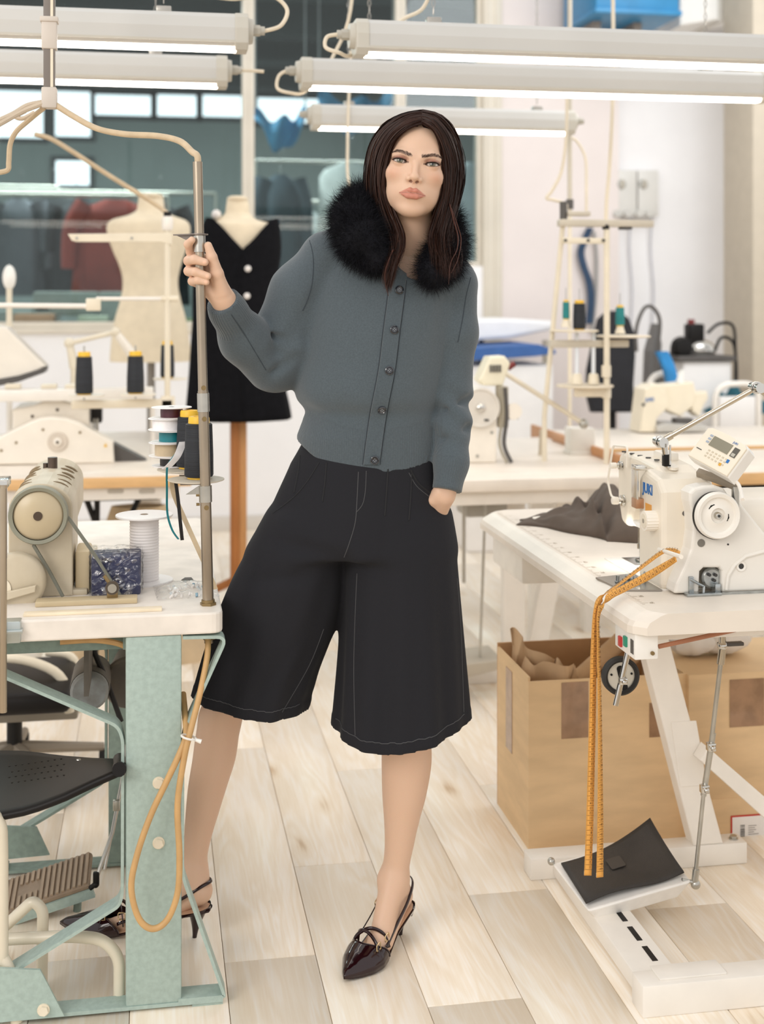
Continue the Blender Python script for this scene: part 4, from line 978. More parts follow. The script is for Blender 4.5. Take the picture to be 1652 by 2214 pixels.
def culottes_sdf(X, Y, Z):
    pxX = X * 1000 + CX
    d = slices(HT, X, Y, Z, 0.004)
    d = smax(d, (HC - (1195 - HZ) / 1000) - Z, 0.02)
    hl = lambda X, Y: (HC - (np.interp(pxX, [400, 412, 655, 680], [1488, 1490, 1533, 1535]) - HZ) / 1000 + 0.04 * Y).astype(np.float32)
    hr = lambda X, Y: (HC - (np.interp(pxX, [700, 716, 830, 1012, 1030], [1560, 1566, 1578, 1548, 1546]) - HZ) / 1000 + 0.06 * Y).astype(np.float32)
    for tab, ph, n1, hf in ((LT, 0.4, 5, hl), (RT, 1.7, 6, hr)):
        e, inn, hem = legpart(tab, X, Y, Z, ph, n1, hf)
        e = smax(e, Z - (HC - (1100 - HZ) / 1000), 0.02)
        d = smin(d, e, 0.018); 
    # cut hems and hollow the legs
    cut = np.where(pxX < 700 - (Z - 0.45) * -60, hl(X, Y), hr(X, Y)); d = np.maximum(d, cut - Z)
    for tab, ph, n1, hf in ((LT, 0.4, 5, hl), (RT, 1.7, 6, hr)):
        e, inn, hem = legpart(tab, X, Y, Z, ph, n1, hf); d = np.maximum(d, -inn)
    # hem turn-up
    t = Z - cut; d = d - 0.0012 * (t < 0.024)
    for a, b, r, dp in (((704, 1000, -0.12), (690, 1150, -0.135), .009, .013), ((668, 1000, -0.11), (640, 1130, -0.125), .008, .011), ((838, 1010, -0.12), (834, 1180, -0.14), .009, .013), ((882, 1008, -0.115), (892, 1160, -0.13), .008, .011),
                        ((765, 1010, -0.12), (760, 1180, -0.14), .005, .004), ((745, 1210, -0.13), (560, 1160, -0.11), .014, .010), ((740, 1240, -0.12), (500, 1260, -0.10), .016, .007), ((735, 1290, -0.11), (560, 1500, -0.12), .018, .006), ((610, 1080, -0.11), (640, 1190, -0.13), .010, .006)):
        d = groove(d, X, Y, Z, Q(*a), Q(*b), r, dp)
    return d
V, Fq = surface_nets(culottes_sdf, (Q(385, 0, 0)[0], -0.185, Q(0, 1640, 0)[2]), (0.205, 0.185, Q(0, 935, 0)[2]), 0.0042)
M_denim = tint_mat('black_denim', 0.85, bump=0.3, bscale=500, rib=False, sheen=0.03, spec=0.12)
culottes = mesh_np('culottes', tow(V), Fq, M_denim, person); culottes['label'] = 'wide black denim culottes with pleats and stitched hems'
color_attr(culottes, np.tile(lin('#26262a'), (len(V), 1)))
B_cul = bvh_of(V, Fq)
M_st = mat('charcoal_stitching', '#4a4a4c', 0.8)
on_surface(B_cul, 'stitching', dense([(775, 1020), (772, 1080), (768, 1130), (755, 1175), (744, 1205)]), 0.0009, M_st, culottes)
on_surface(B_cul, 'pocket_edge', dense([(888, 1016), (905, 1045), (935, 1070), (955, 1088), (970, 1105)]), 0.0022, mat('pocket_edge', '#1d1d20', 0.85), culottes)
on_surface(B_cul, 'stitching', dense([(884, 1022), (901, 1051), (931, 1076), (951, 1094), (966, 1112)]), 0.0008, M_st, culottes)
on_surface(B_cul, 'pocket_edge', dense([(690, 1000), (665, 1040), (635, 1075), (590, 1110)]), 0.0016, MATS['pocket_edge'], culottes)
for pl_ in ([(649, 985), (645, 1020), (636, 1065)], [(706, 1000), (703, 1040), (697, 1085)], [(839, 1014), (836, 1060), (832, 1115)], [(890, 1024), (888, 1070), (884, 1125)]): on_surface(B_cul, 'pleat', dense(pl_), 0.0018, MATS['pocket_edge'], culottes)
on_surface(B_cul, 'stitching', dense([(792, 1018), (790, 1060), (784, 1090), (770, 1108)]), 0.0008, M_st, culottes)
for seam_ in ([(772, 1240), (768, 1330), (765, 1450), (768, 1590)], [(988, 1250), (996, 1350), (1000, 1450), (1003, 1540)], [(700, 1360), (668, 1440), (610, 1540)]):
    on_surface(B_cul, 'stitching', dense(seam_, 10), 0.0009, M_st, culottes)
def hemline(bvh, x0, x1, up):
    pts = []
    for px in np.linspace(x0, x1, 60):
        last = None
        for py in np.arange(1440, 1660, 2.0):
            h, n = cast(bvh, px, py)
            if h is not None and h.y < 0.02: last = py
        if last: pts.append((px, last - up))
    return pts
on_surface(B_cul, 'stitching', hemline(B_cul, 432, 648, 22), 0.0009, M_st, culottes); on_surface(B_cul, 'stitching', hemline(B_cul, 726, 1004, 24), 0.0009, M_st, culottes)

# ---------- fur collar ----------
FP = [Q(812, 556, -0.115), Q(782, 520, -0.100), Q(768, 478, -0.05), Q(790, 445, 0.02), Q(850, 445, 0.085), Q(920, 455, 0.09), Q(958, 482, 0.05), Q(968, 528, -0.02), Q(958, 562, -0.075), Q(938, 588, -0.110)]
FR = [0.034, 0.046, 0.049, 0.046, 0.044, 0.042, 0.036, 0.036, 0.036, 0.032]
fur_sdf = lambda X, Y, Z: chain(X, Y, Z, FP, FR, 0.02)
V, Fq = surface_nets(fur_sdf, np.min(FP, 0) - 0.06, np.max(FP, 0) + 0.06, 0.006)
M_fur = mat('black_fur', '#15151a', 0.75, var=0.3, scale=40, spec=0.15)
collar = mesh_np('fur_collar', tow(V), Fq, M_fur, cardigan); collar['label'] = 'fluffy black fur collar'
cen = V[Fq].mean(1); nn = np.cross(V[Fq[:, 2]] - V[Fq[:, 0]], V[Fq[:, 3]] - V[Fq[:, 1]]); nn /= np.linalg.norm(nn, axis=1)[:, None] + 1e-12
N = 34000; id_ = RNG.integers(0, len(cen), N)
base = cen[id_] + RNG.normal(scale=0.003, size=(N, 3)) - nn[id_] * 0.004; dr = nn[id_] + 0.35 * RNG.normal(size=(N, 3)) + np.array([0, 0, -0.15]); dr /= np.linalg.norm(dr, axis=1)[:, None]
fs = strands('fur_strands', base, dr, RNG.uniform(0.016, 0.036, N), 0.7, 0.0008, M_fur, collar, seg=3, droop=np.array([0, 0, -0.25])); fs['kind'] = 'stuff'

# ---------- hair ----------
M_hair = bpy.data.materials.new('dark_brown_hair'); M_hair.use_nodes = True
nt = M_hair.node_tree; b = nt.nodes['Principled BSDF']
at = nt.nodes.new('ShaderNodeAttribute'); at.attribute_name = 'tint'; nt.links.new(at.outputs['Color'], b.inputs['Base Color'])
nzh = nt.nodes.new('ShaderNodeTexNoise'); nzh.inputs['Scale'].default_value = 300
b.inputs['Roughness'].default_value = 0.45; b.inputs['Specular IOR Level'].default_value = 0.22
def hairline_z(ax, y): return 0
def cap_sdf(X, Y, Z):
    x, y, z = to_head(X, Y, Z); x, y, z = x * 1000, y * 1000, z * 1000; ax = np.abs(x)
    d = ellip(x, y, z, (0, 8, 26), (80, 98, 87))
    # open the face: an arch that runs from the parting down past the cheeks
    f = ((ax / 61) ** 3 + (np.abs(z + 22) / 95) ** 3) ** (1 / 3) - 1
    d = smax(d, -np.maximum(f * 60, y + 22), 8)
    d = smax(d, -np.maximum(np.maximum(0, 0) + (ax - 62), np.maximum(y + 10, z + 20)), 6)
    g = 5.0 * np.exp(-(x / 3.0) ** 2) * (z > 60); d = d + g
    return d / 1000
V, Fq = surface_nets(cap_sdf, HEADO + np.array([-0.11, -0.125, -0.09]), HEADO + np.array([0.11, 0.125, 0.135]), 0.003)
hair = mesh_np('hair', tow(V), Fq, M_hair, person); hair['label'] = 'long dark brown hair parted in the middle'
color_attr(hair, np.tile(lin('#2a1a15'), (len(V), 1)))
GL = [  # image-left side, from the face edge towards the back
 [(911, 267, -.124), (896, 272, -.131), (878, 281, -.129), (857, 301, -.120), (843, 330, -.110), (834, 385, -.100), (838, 425, -.094), (852, 465, -.096), (866, 505, -.108), (864, 540, -.128), (848, 580, -.142), (838, 640, -.145)],
 [(911, 252, -.100), (885, 258, -.112), (852, 282, -.104), (830, 315, -.092), (820, 350, -.082), (818, 395, -.076), (824, 440, -.076), (838, 485, -.085), (852, 525, -.115), (850, 560, -.140), (838, 600, -.146), (836, 630, -.146)],
 [(911, 243, -.065), (875, 250, -.075), (838, 275, -.068), (812, 312, -.056), (802, 355, -.046), (800, 400, -.042), (805, 450, -.045), (822, 495, -.065), (842, 535, -.112), (846, 565, -.142), (836, 600, -.147), (832, 625, -.146)],
 [(912, 238, -.02), (872, 246, -.02), (832, 270, -.015), (806, 310, -.008), (795, 358, -.004), (793, 405, -.002), (799, 455, -.010), (816, 500, -.045), (836, 535, -.10), (842, 565, -.138), (834, 595, -.146), (830, 612, -.146)],
 [(912, 240, .03), (875, 250, .045), (838, 280, .055), (812, 320, .060), (802, 365, .060), (800, 410, .055), (806, 455, .045), (818, 490, .020), (830, 520, -.02), (838, 545, -.07), (838, 570, -.12), (834, 590, -.13)]]
GR = [  # image-right side
 [(913, 267, -.124), (926, 272, -.131), (939, 282, -.128), (951, 306, -.117), (958, 338, -.106), (961, 390, -.098), (957, 425, -.092), (948, 455, -.094), (938, 490, -.10), (930, 520, -.108), (934, 548, -.13), (940, 585, -.15)],
 [(913, 252, -.100), (936, 260, -.110), (956, 286, -.102), (970, 320, -.090), (977, 355, -.080), (978, 395, -.074), (972, 435, -.074), (962, 470, -.08), (954, 505, -.098), (952, 540, -.125), (958, 570, -.148), (964, 610, -.155)],
 [(913, 243, -.065), (944, 252, -.072), (968, 280, -.064), (984, 318, -.052), (991, 355, -.044), (992, 395, -.040), (986, 430, -.042), (976, 465, -.05), (968, 505, -.08), (970, 545, -.115), (976, 580, -.14), (978, 610, -.15)],
 [(913, 238, -.02), (948, 247, -.02), (975, 272, -.012), (992, 312, -.006), (999, 355, -.002), (998, 398, -.004), (988, 436, -.012), (978, 470, -.025), (982, 505, -.055), (990, 540, -.09), (994, 570, -.12), (990, 600, -.14)],
 [(913, 240, .03), (946, 250, .045), (972, 280, .055), (988, 320, .060), (994, 365, .060), (990, 410, .052), (982, 445, .042), (978, 480, .025), (985, 510, -.01), (992, 540, -.05), (994, 560, -.09), (992, 580, -.11)]]
def resample(g, m):
    pts = np.array([Q(*p) for p in g], float); pp = np.array([list(v) for v in bez(pts.tolist(), 6)])
    s = np.concatenate([[0], np.cumsum(np.linalg.norm(np.diff(pp, axis=0), axis=1))]); t = np.linspace(0, s[-1], m)
    return np.stack([np.interp(t, s, pp[:, k]) for k in range(3)], 1)
MS = 34
def hair_side(G, n, seed, inner, shortf=0.15):
    rg = np.random.default_rng(seed); g = np.stack([resample(a, MS) for a in G])            # (k, MS, 3)
    u = rg.uniform(0, len(G) - 1, n); u = np.where(rg.uniform(size=n) < 0.3, np.round(u * 3) / 3 + rg.normal(scale=0.05, size=n), u); u = np.clip(u, 0, len(G) - 1.001); i = u.astype(int); f = (u - i)[:, None, None]
    S = g[i] * (1 - f) + g[i + 1] * f
    cen_ = np.array([HEADO[0], HEADO[1] + 0.01, HEADO[2]])
    tt = np.linspace(0, 1, MS)[None, :, None]
    lock = np.round(u * 7) ; ph = lock * 2.1 + seed
    outd = S - cen_; outd[:, :, 2] *= 0.35; outd /= np.linalg.norm(outd, axis=2, keepdims=True) + 1e-9
    dep = (rg.uniform(-inner, 0.004, n) * np.clip(u / 1.3, 0.08, 1))[:, None, None]
    wav = 0.006 * np.sin(ph[:, None] + 6.5 * np.linspace(0, 1, MS)[None] * (1 + 0.1 * lock[:, None] % 0.3))[:, :, None] * tt
    S = S + outd * (dep * np.clip(tt * 6, 0.15, 1) * np.clip(1.25 - tt, 0.3, 1)) + wav * np.array([1, 0.4, 0]) + rg.normal(scale=0.0022, size=(n, 1, 3)) * np.clip(tt * 3, 0.2, 1) + np.cumsum(rg.normal(scale=0.00035, size=(n, MS, 3)), 1)
    ln = rg.uniform(0.84, 1.0, n); ln = np.where(rg.uniform(size=n) < shortf, rg.uniform(0.62, 0.84, n), ln)
    idx = ln[:, None] * np.linspace(0, MS - 1, MS)[None]; i0 = np.clip(idx.astype(int), 0, MS - 2); fr = (idx - i0)[:, :, None]
    S = np.take_along_axis(S, i0[:, :, None].repeat(3, 2), 1) * (1 - fr) + np.take_along_axis(S, (i0 + 1)[:, :, None].repeat(3, 2), 1) * fr
    T = np.gradient(S, axis=1); T /= np.linalg.norm(T, axis=2, keepdims=True) + 1e-9
    B = np.cross(T, outd + 0.5 * rg.normal(size=(n, 1, 3))); B /= np.linalg.norm(B, axis=2, keepdims=True) + 1e-9
    wdt = (rg.uniform(0.0011, 0.0023, n)[:, None] * np.clip(1.06 - np.linspace(0, 1, MS)[None] ** 4, 0.06, 1))[:, :, None]
    V = np.stack([S - B * wdt / 2, S + B * wdt / 2], 2).reshape(-1, 3)
    b = ((np.arange(n) * MS * 2)[:, None] + (np.arange(MS - 1) * 2)[None]).ravel()
    tone = np.clip(rg.normal(0.5, 0.28, n), 0, 1); c0, c1 = np.array(lin('#20130f')), np.array(lin('#452a1f'))
    Cc = (c0 + (c1 - c0) * tone[:, None]).repeat(MS * 2, 0)
    return V, np.stack([b, b + 1, b + 3, b + 2], 1), Cc
Va, Fa, Ca = hair_side(GL, 4200, 3, 0.026); Vb, Fb, Cb = hair_side(GR, 4200, 4, 0.026, 0.62)
hs = mesh_np('hair_strands', tow(np.concatenate([Va, Vb])), np.concatenate([Fa, Fb + len(Va)]), M_hair, hair); hs['kind'] = 'stuff'
color_attr(hs, np.concatenate([Ca, Cb]))
# fine loose locks in front of the collar
def wisp(pts, r): return MB().tube([tw(p) for p in [np.array(v) for v in bez([Q(*p).tolist() for p in pts], 8)]], r, n=5)
for pts in ([(972, 440, -.08), (982, 480, -.10), (990, 510, -.13), (988, 540, -.15), (974, 570, -.165), (970, 615, -.17)], [(976, 450, -.07), (990, 490, -.10), (997, 520, -.12), (990, 560, -.15), (976, 590, -.165)], [(850, 540, -.14), (838, 570, -.15), (832, 600, -.152), (840, 640, -.15)], [(862, 520, -.12), (866, 540, -.13), (860, 560, -.145)]):
    n_ = (len(pts) - 1) * 8 + 1; o = wisp(pts, [0.0016 * (1 - 0.9 * i / n_) + 0.0002 for i in range(n_)]).build('loose_lock', M_hair, hair, fix=False); color_attr(o, np.tile(lin('#4a2a20'), (len(o.data.vertices), 1)))

# ---------- shoes ----------
M_pat = mat('oxblood_patent', '#230a0e', 0.10, coat=0.35, var=0.15, scale=20, spec=0.4); M_ins = mat('tan_insole', '#cfa98a', 0.6); M_gold = mat('pale_gold', '#d9c39a', 0.22, 1.0)
def shoe(heel, toe, hs_, label, side):
    """heel, toe: local floor points; builds in a shoe frame (u along, v across, z up)"""
    heel, toe = np.array(heel, float), np.array(toe, float); Lg = np.linalg.norm((toe - heel)[:2]); ux = np.array([*(toe - heel)[:2] / Lg, 0]); vx = np.array([-ux[1], ux[0], 0]) * side
    sh = empty('slingback_shoe', tw(heel)); sh['label'] = label; sh.parent = person; sh.matrix_parent_inverse = world_of(person).inverted()
    TT = [0, .04, .10, .2, .35, .5, .6, .68, .78, .88, .95, 1]
    ZS = [.060, .060, .058, .051, .033, .014, .007, .004, .003, .004, .006, .008]
    WD = [v * 1.12 for v in [.012, .022, .029, .030, .027, .032, .038, .040, .034, .021, .011, .0008]]
    zs = lambda t: float(np.interp(t, TT, ZS)) * hs_; wd = lambda t: float(np.interp(t, TT, WD))
    pt = lambda t, v, z: tw(heel + ux * (t * Lg) + vx * v + np.array([0, 0, z]))
    ts = np.linspace(0, 1, 40)
    rows = [[pt(t, w_ * wd(t), zs(t) + (0.004 if k else 0.0)) for w_, k in ((-1, 0), (-1.04, 1), (0, 1), (1.04, 1), (1, 0), (0, 0), (-1, 0))] for t in ts]
    MB().sheet(rows).build('sole', M_pat, sh)
    rows = [[pt(t, w_ * wd(t) * 0.93, zs(t) + 0.0052) for w_ in (-1, -.5, 0, .5, 1)] for t in np.linspace(0.015, 0.75, 24)]
    MB().sheet(rows).build('insole', M_ins, sh)
    # heel counter lip
    rows = []
    for t in np.linspace(-1, 1, 21):
        q = abs(t) * 0.16; w_ = math.copysign(1, t) * wd(q) * (1 if abs(t) > 0.12 else abs(t) / 0.12)
        rows.append([pt(q, w_ * 1.04, zs(q)), pt(q - 0.004, w_ * 1.10, zs(q) + 0.010 * (1 - abs(t) ** 2))])
    MB().sheet(rows).build('heel_seat', M_pat, sh)
    # stiletto heel
    zt = zs(0.08)
    rows = []
    for k in range(9):
        s = k / 8; r = 0.017 * (1 - s) ** 1.6 + 0.0048; tcn = 0.085 + 0.02 * s; zz_ = zt * (1 - s)
        rows.append([pt(tcn + r * math.cos(a) / Lg, r * math.sin(a) * 0.95, zz_) for a in np.linspace(0, 2 * math.pi, 17)])
    MB().sheet(rows).build('heel', M_pat, sh)
    # pointed vamp
    hgt = lambda t: float(np.interp(t, [.55, .62, .70, .80, .90, .96, 1], [.050, .047, .043, .034, .022, .014, .003]))
    rows = []
    for s in np.linspace(0, 1, 26):
        row = []
        for k in range(19):
            th = math.pi * k / 18; t0 = 0.56 + 0.15 * math.sin(th) ** 1.5; t = t0 + (1 - t0) * s
            row.append(pt(t, math.cos(th) * wd(t) * 1.06, zs(t) + 0.003 + math.sin(th) ** 0.8 * hgt(t)))
        rows.append(row)
    vp = MB().sheet(rows).build('vamp', M_pat, sh); vp.modifiers.new('s', 'SOLIDIFY').thickness = 0.0016
    MB().tube([pt(0.56 + 0.15 * math.sin(th) ** 1.5, math.cos(th) * wd(0.56 + 0.15 * math.sin(th) ** 1.5) * 1.06, zs(0.56 + 0.15 * math.sin(th) ** 1.5) + 0.003 + math.sin(th) ** 0.8 * hgt(0.56 + 0.15 * math.sin(th) ** 1.5)) for th in np.linspace(0.02, math.pi - 0.02, 30)], 0.0014, n=6).build('topline', M_pat, sh)
    # straps: sling round the heel, two crossing the instep
    def strap(ps, w_=0.0075, name='strap'):
        pp = bez([pt(*p) for p in ps], 6); pw = []
        ctr = pt(0.3, 0, 0.05)
        rows_ = []
        for i, p in enumerate(pp):
            t = (pp[min(i + 1, len(pp) - 1)] - pp[max(i - 1, 0)]).normalized(); o_ = (p - ctr); o_ = (o_ - t * o_.dot(t)).normalized(); s_ = t.cross(o_).normalized()
            rows_.append([p - s_ * w_ / 2, p + o_ * 0.001, p + s_ * w_ / 2])
        o = MB().sheet(rows_).build(name, M_pat, sh, fix=False); o.modifiers.new('s', 'SOLIDIFY').thickness = 0.0018; return o
    zA = 0.115 * hs_
    strap([(0.58, 0.037, .035), (0.40, 0.034, .060), (0.20, 0.033, .090), (0.05, 0.024, zA), (-0.005, 0.0, zA + .006), (0.05, -0.024, zA), (0.20, -0.033, .090), (0.40, -0.034, .060), (0.58, -0.037, .035)], 0.007, 'sling_strap')
    st1 = strap([(0.56, 0.037, .028), (0.60, 0.026, .056), (0.64, 0.0, .064), (0.68, -0.026, .052), (0.70, -0.040, .025)])
    st2 = strap([(0.66, 0.039, .022), (0.63, 0.028, .050), (0.60, 0.0, .068), (0.56, -0.026, .058), (0.54, -0.037, .030)])
    for st, (t, v, zz_) in ((st1, (0.685, -0.031, .047)), (st2, (0.55, -0.031, .052))):
        pts = [pt(t + dx / Lg, v - 0.003, zz_ + dz__) for dx, dz__ in ((-.008, -.006), (.008, -.008), (.009, .006), (-.007, .008))]
        MB().tube(fillet(pts + [pts[0]], 0.004), 0.0013, n=6).build('buckle', M_gold, st)
    bk = [pt(0.27 + dx / Lg, 0.0345, .080 + dz__) for dx, dz__ in ((-.007, -.002), (.006, -.007), (.009, .003), (-.004, .009))]
    MB().tube(fillet(bk + [bk[0]], 0.003), 0.0012, n=6).build('buckle', M_gold, sh)
    return sh
hl = Q(872, 1990, 0.065); tl = Q(744, 2128, -0.158)
shoe((0.054, 0.068, 0), (-0.0775, -0.158, 0), 1.0, 'oxblood patent slingback pump on the standing foot', -1)
hr = np.array([Q(456, 2000, 0.03)[0], 0.026, 0]); tr = np.array([Q(132, 2000, 0.085)[0], 0.075, 0])
shoe(hr, tr, 1.05, 'oxblood patent slingback pump under the teal table', -1)
# =====================================================================  LEFT WORK TABLE WITH ITS TEAL STAND
TZ = 0.777
M_top = mat('table_laminate', '#e7ddd0', 0.38, var=0.04, scale=9, bump=0.05, bscale=200)
M_topold = mat('table_laminate_worn', '#e9e1d7', 0.45, var=0.07, scale=14, bump=0.12, bscale=120)
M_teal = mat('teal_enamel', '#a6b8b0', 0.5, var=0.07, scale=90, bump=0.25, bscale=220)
M_teal_shade = mat('teal_enamel_shaded', '#86988f', 0.55, var=0.10, scale=60, bump=0.2, bscale=200)  # same teal enamel, with the shade under the table put into its colour
M_alu = mat('aluminium', '#c3cbca', 0.35, 0.8, var=0.05)
M_chrome = mat('chrome', '#cfccc6', 0.12, 1.0, var=0.03)
M_pole = mat('worn_steel_pole', '#a89a88', 0.32, 0.8, var=0.16, scale=25, stretch=(1, 1, 0.2), bump=0.15, bscale=60)
M_polel = mat('bright_steel_collar', '#b9b6ae', 0.3, 0.85, var=0.08, scale=30)
M_blk = mat('black_plastic', '#1a1817', 0.45, var=0.15, scale=20, spec=0.25)
M_rub = mat('black_rubber', '#2b2927', 0.7, var=0.1)
M_beige = mat('beige_machine_paint', '#c9bba1', 0.42, var=0.08, scale=10, bump=0.1, bscale=90, col2='#d3c7b0')
M_cream = mat('cream_enamel', '#e7dcc6', 0.35, var=0.04)
M_brass = mat('dull_brass', '#8f7a55', 0.4, 0.7)
M_tan = mat('tan_rubber_cable', '#c9a06a', 0.5, var=0.08, scale=25)
M_screw = mat('dark_screw', '#5d5046', 0.4, 0.6)
def bolt(c, ax, r, parent, m=None, name='bolt'):
    ax = Vector(ax).normalized(); c = Vector(c)
    return MB().cyl(c, c + ax * 0.003, r * 1.25, n=20).cyl(c + ax * 0.003, c + ax * 0.009, r, n=6, smooth=False).build(name, m or M_cream, parent)

LX0, LX1, LY0, LY1 = -0.47, 0.135, 2.575, 3.69
lt = empty('sewing_table', (-0.15, 3.1, 0), label='worn white sewing table on a teal steel stand', cat='table')
o = MB().prism(rrect(LX0, LX1, LY0, LY1, 0.022), (0, 0, 0.735), (1, 0, 0), (0, 1, 0), (0, 0, TZ - 0.735), bev=0.004).build('table_top', M_topold, lt)
a, b = PY(6, 1360, LY0), PY(46, 1360, LY0)
MB().box(LX0 - 0.02, b.x, LY0 - 0.014, LY0 + 0.02, 0.737, 0.779, bev=0.003).box(LX0 - 0.02, b.x + 0.004, LY0 - 0.019, LY0, 0.756, 0.764, bev=0.002).build('drawer_rail', M_alu, lt)
def stand(Yf, dx, m, name_rods):
    """one welded end frame: a wide column between two bent flat-bar straps"""
    p = lambda px, py: PY(px, py, 2.60)
    tr = lambda q: Vector((q.x + dx, Yf, q.z))
    MB().box(-0.054 + dx, 0.054 + dx, Yf - 0.022, Yf + 0.03, 0.012, 0.735, bev=0.004).build('column', m, lt)
    for path in ([(395, 1371), (490, 1371), (404, 1560), (395, 1600), (394, 1884), (484, 2150), (478, 2176), (385, 2180)], [(-130, 1380), (255, 1562), (266, 1590), (265, 1925), (258, 1948), (-130, 2190), (0, 2200)]):
        pts = [tr(p(*q)) for q in path]
        for q in pts: q.z = min(max(q.z, 0.016), 0.729)
        MB().strip(fillet(pts, 0.022), (0, 1, 0), 0.046, 0.006).build('strap', m, lt)
    MB().box(-0.46 + dx, 0.135 + dx, Yf - 0.023, Yf + 0.023, 0.006, 0.013).build('foot_bar', m, lt)
    MB().box(0.075 + dx, 0.135 + dx, Yf - 0.02, Yf + 0.02, 0.0, 0.007).box(-0.45 + dx, -0.39 + dx, Yf - 0.02, Yf + 0.02, 0.0, 0.007).build('foot_pad', m, lt)
stand(2.60, 0.0, M_teal, True); stand(3.26, -0.055, M_teal_shade, False)
for py in (1693, 1823):
    q = PY(343, py, 2.575); bolt((q.x, 2.578, q.z), (0, -1, 0), 0.0095, lt)
# gusset plates joining the foot rails
for pts, Yg, bp in (([(-60, 2085), (88, 2092), (140, 2200), (-60, 2222)], 2.575, (95, 2187)), ([(-60, 1780), (80, 1785), (108, 1845), (-60, 1862)], 3.24, None)):
    q = [PY(x, y, Yg) for x, y in pts]
    MB().prism([(v.x, max(v.z, 0.013)) for v in q], (0, Yg - 0.01, 0), (1, 0, 0), (0, 0, 1), (0, 0.006, 0)).build('gusset_plate', M_teal if bp else M_teal_shade, lt)
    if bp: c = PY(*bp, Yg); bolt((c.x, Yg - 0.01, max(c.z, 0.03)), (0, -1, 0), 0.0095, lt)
MB().box(LX0 + 0.04, -0.03, 2.66, 2.70, 0.69, 0.735, bev=0.003).build('top_rail', M_teal_shade, lt)
MB().box(-0.06, -0.02, 2.62, 3.4, 0.70, 0.735).build('top_rail', M_teal_shade, lt)
MB().tube(bez([PY(130, 1388, 2.64), PY(200, 1384, 2.64), PY(250, 1390, 2.63), PY(275, 1400, 2.63)], 6), 0.006, n=8).build('conduit', M_tan, lt)
# motor under the top
mo = empty('clutch_motor', P(190, 1495, 2.95), label='grey round electric motor under the worn table', cat='motor')
c = P(193, 1497, 2.86); M_mot = mat('motor_grey', '#6b655c', 0.55, var=0.15, scale=18); M_motl = mat('motor_cap_worn', '#8d877b', 0.5, var=0.25, scale=16, col2='#a7adae')
MB().lathe([(0.0, 0), (0.036, 0), (0.042, 0.006), (0.042, 0.02)], c, axis=(0, 1, 0)).build('end_cap', M_motl, mo)
MB().lathe([(0.043, 0.018), (0.044, 0.03), (0.044, 0.15), (0.036, 0.17), (0.0, 0.17)], c, axis=(0, 1, 0)).build('motor_body', M_mot, mo)
MB().box(c.x - 0.005, c.x + 0.005, 2.80, 3.0, c.z + 0.03, 0.735).build('hanger', M_mot, mo)
c2 = P(278, 1480, 3.0)
MB().lathe([(0.0, 0), (0.054, 0), (0.058, 0.008), (0.050, 0.018), (0.058, 0.028), (0.056, 0.05), (0.0, 0.05)], (c2.x, c2.y, c2.z), axis=(0, 1, 0)).build('pulley', M_mot, mo)
MB().lathe([(0.045, 0.05), (0.06, 0.06), (0.066, 0.10), (0.06, 0.16), (0.0, 0.17)], (c2.x + 0.02, c2.y, c2.z), axis=(0, 1, 0)).build('clutch_housing', M_mot, mo)
MB().tube([P(196, 1392, 2.92), P(230, 1470, 2.92), P(262, 1560, 2.92)], 0.006, n=8).build('drive_belt', M_rub, mo)
# cable that leaves the pole under the table and loops down
cable = [PY(450, 1372, 2.62), PY(448, 1420, 2.60), PY(432, 1500, 2.575), PY(412, 1580, 2.548), PY(398, 1640, 2.540), PY(384, 1740, 2.536), PY(388, 1850, 2.534), PY(384, 1930, 2.533), PY(362, 1988, 2.532), PY(330, 2008, 2.532), PY(300, 1985, 2.532), PY(284, 1920, 2.532), PY(296, 1850, 2.534), PY(325, 1765, 2.537), PY(360, 1690, 2.540), PY(388, 1630, 2.544), PY(402, 1590, 2.560), PY(400, 1545, 2.60), PY(396, 1500, 2.66)]
pc = MB().tube(bez(cable, 8), 0.0062, n=10).build('power_cable', M_tan); tag(pc, 'tan rubber cable looped in front of the teal column', 'cable')
q = PY(408, 1594, 2.545)
MB().tube([q + Vector((0.014 * math.cos(t), 0.012 * math.sin(t), -0.004 * math.cos(t))) for t in np.linspace(0, 2 * math.pi, 15)], 0.0022, n=6).tube([q + Vector((0.012, -0.004, -0.004)), q + Vector((0.024, -0.006, -0.008))], [0.003, 0.0045], n=8).build('cable_tie', mat('white_nylon', '#efece6', 0.4), pc)

# ---- steel cable pole on the table ----
PB0, PB1 = tw(Q(pole_px(1308), 1308, POLE_Y)), tw(Q(pole_px(352), 352, POLE_Y)); PB0.z = max(PB0.z, TZ)
pa = (PB1 - PB0).normalized()
def pole_at(py): return tw(Q(pole_px(py), py, POLE_Y))
po = empty('cable_pole', PB0, label='upright steel pole gripped by the woman, carrying thread trays', cat='pole')
MB().cyl(pole_at(1306), pole_at(1058), 0.0112, n=24).build('pole_tube', M_pole, po)
MB().cyl(pole_at(1060), pole_at(845), 0.0105, n=24).build('pole_tube', M_pole, po)
MB().cyl(pole_at(1085), pole_at(1050), 0.0132, n=24).build('collar', M_polel, po)
MB().cyl(pole_at(890), pole_at(850), 0.0122, n=24).build('collar', M_polel, po)
MB().cyl(pole_at(852), pole_at(350), 0.0098, n=24).build('pole_tube', M_pole, po)
MB().cyl(pole_at(545), pole_at(510), 0.0122, n=24).build('collar', M_polel, po)
MB().cyl(pole_at(1309), pole_at(1302), 0.0165, n=6, smooth=False).cyl(pole_at(1302), pole_at(1296), 0.0135, n=18).build('base_nut', M_brass, po)
q = pole_at(1372); MB().cyl((q.x, q.y, 0.735), (q.x, q.y, 0.722), 0.021, n=20).cyl((q.x, q.y, 0.722), (q.x, q.y, 0.708), 0.0135, n=6, smooth=False).build('lock_nut', M_brass, po)
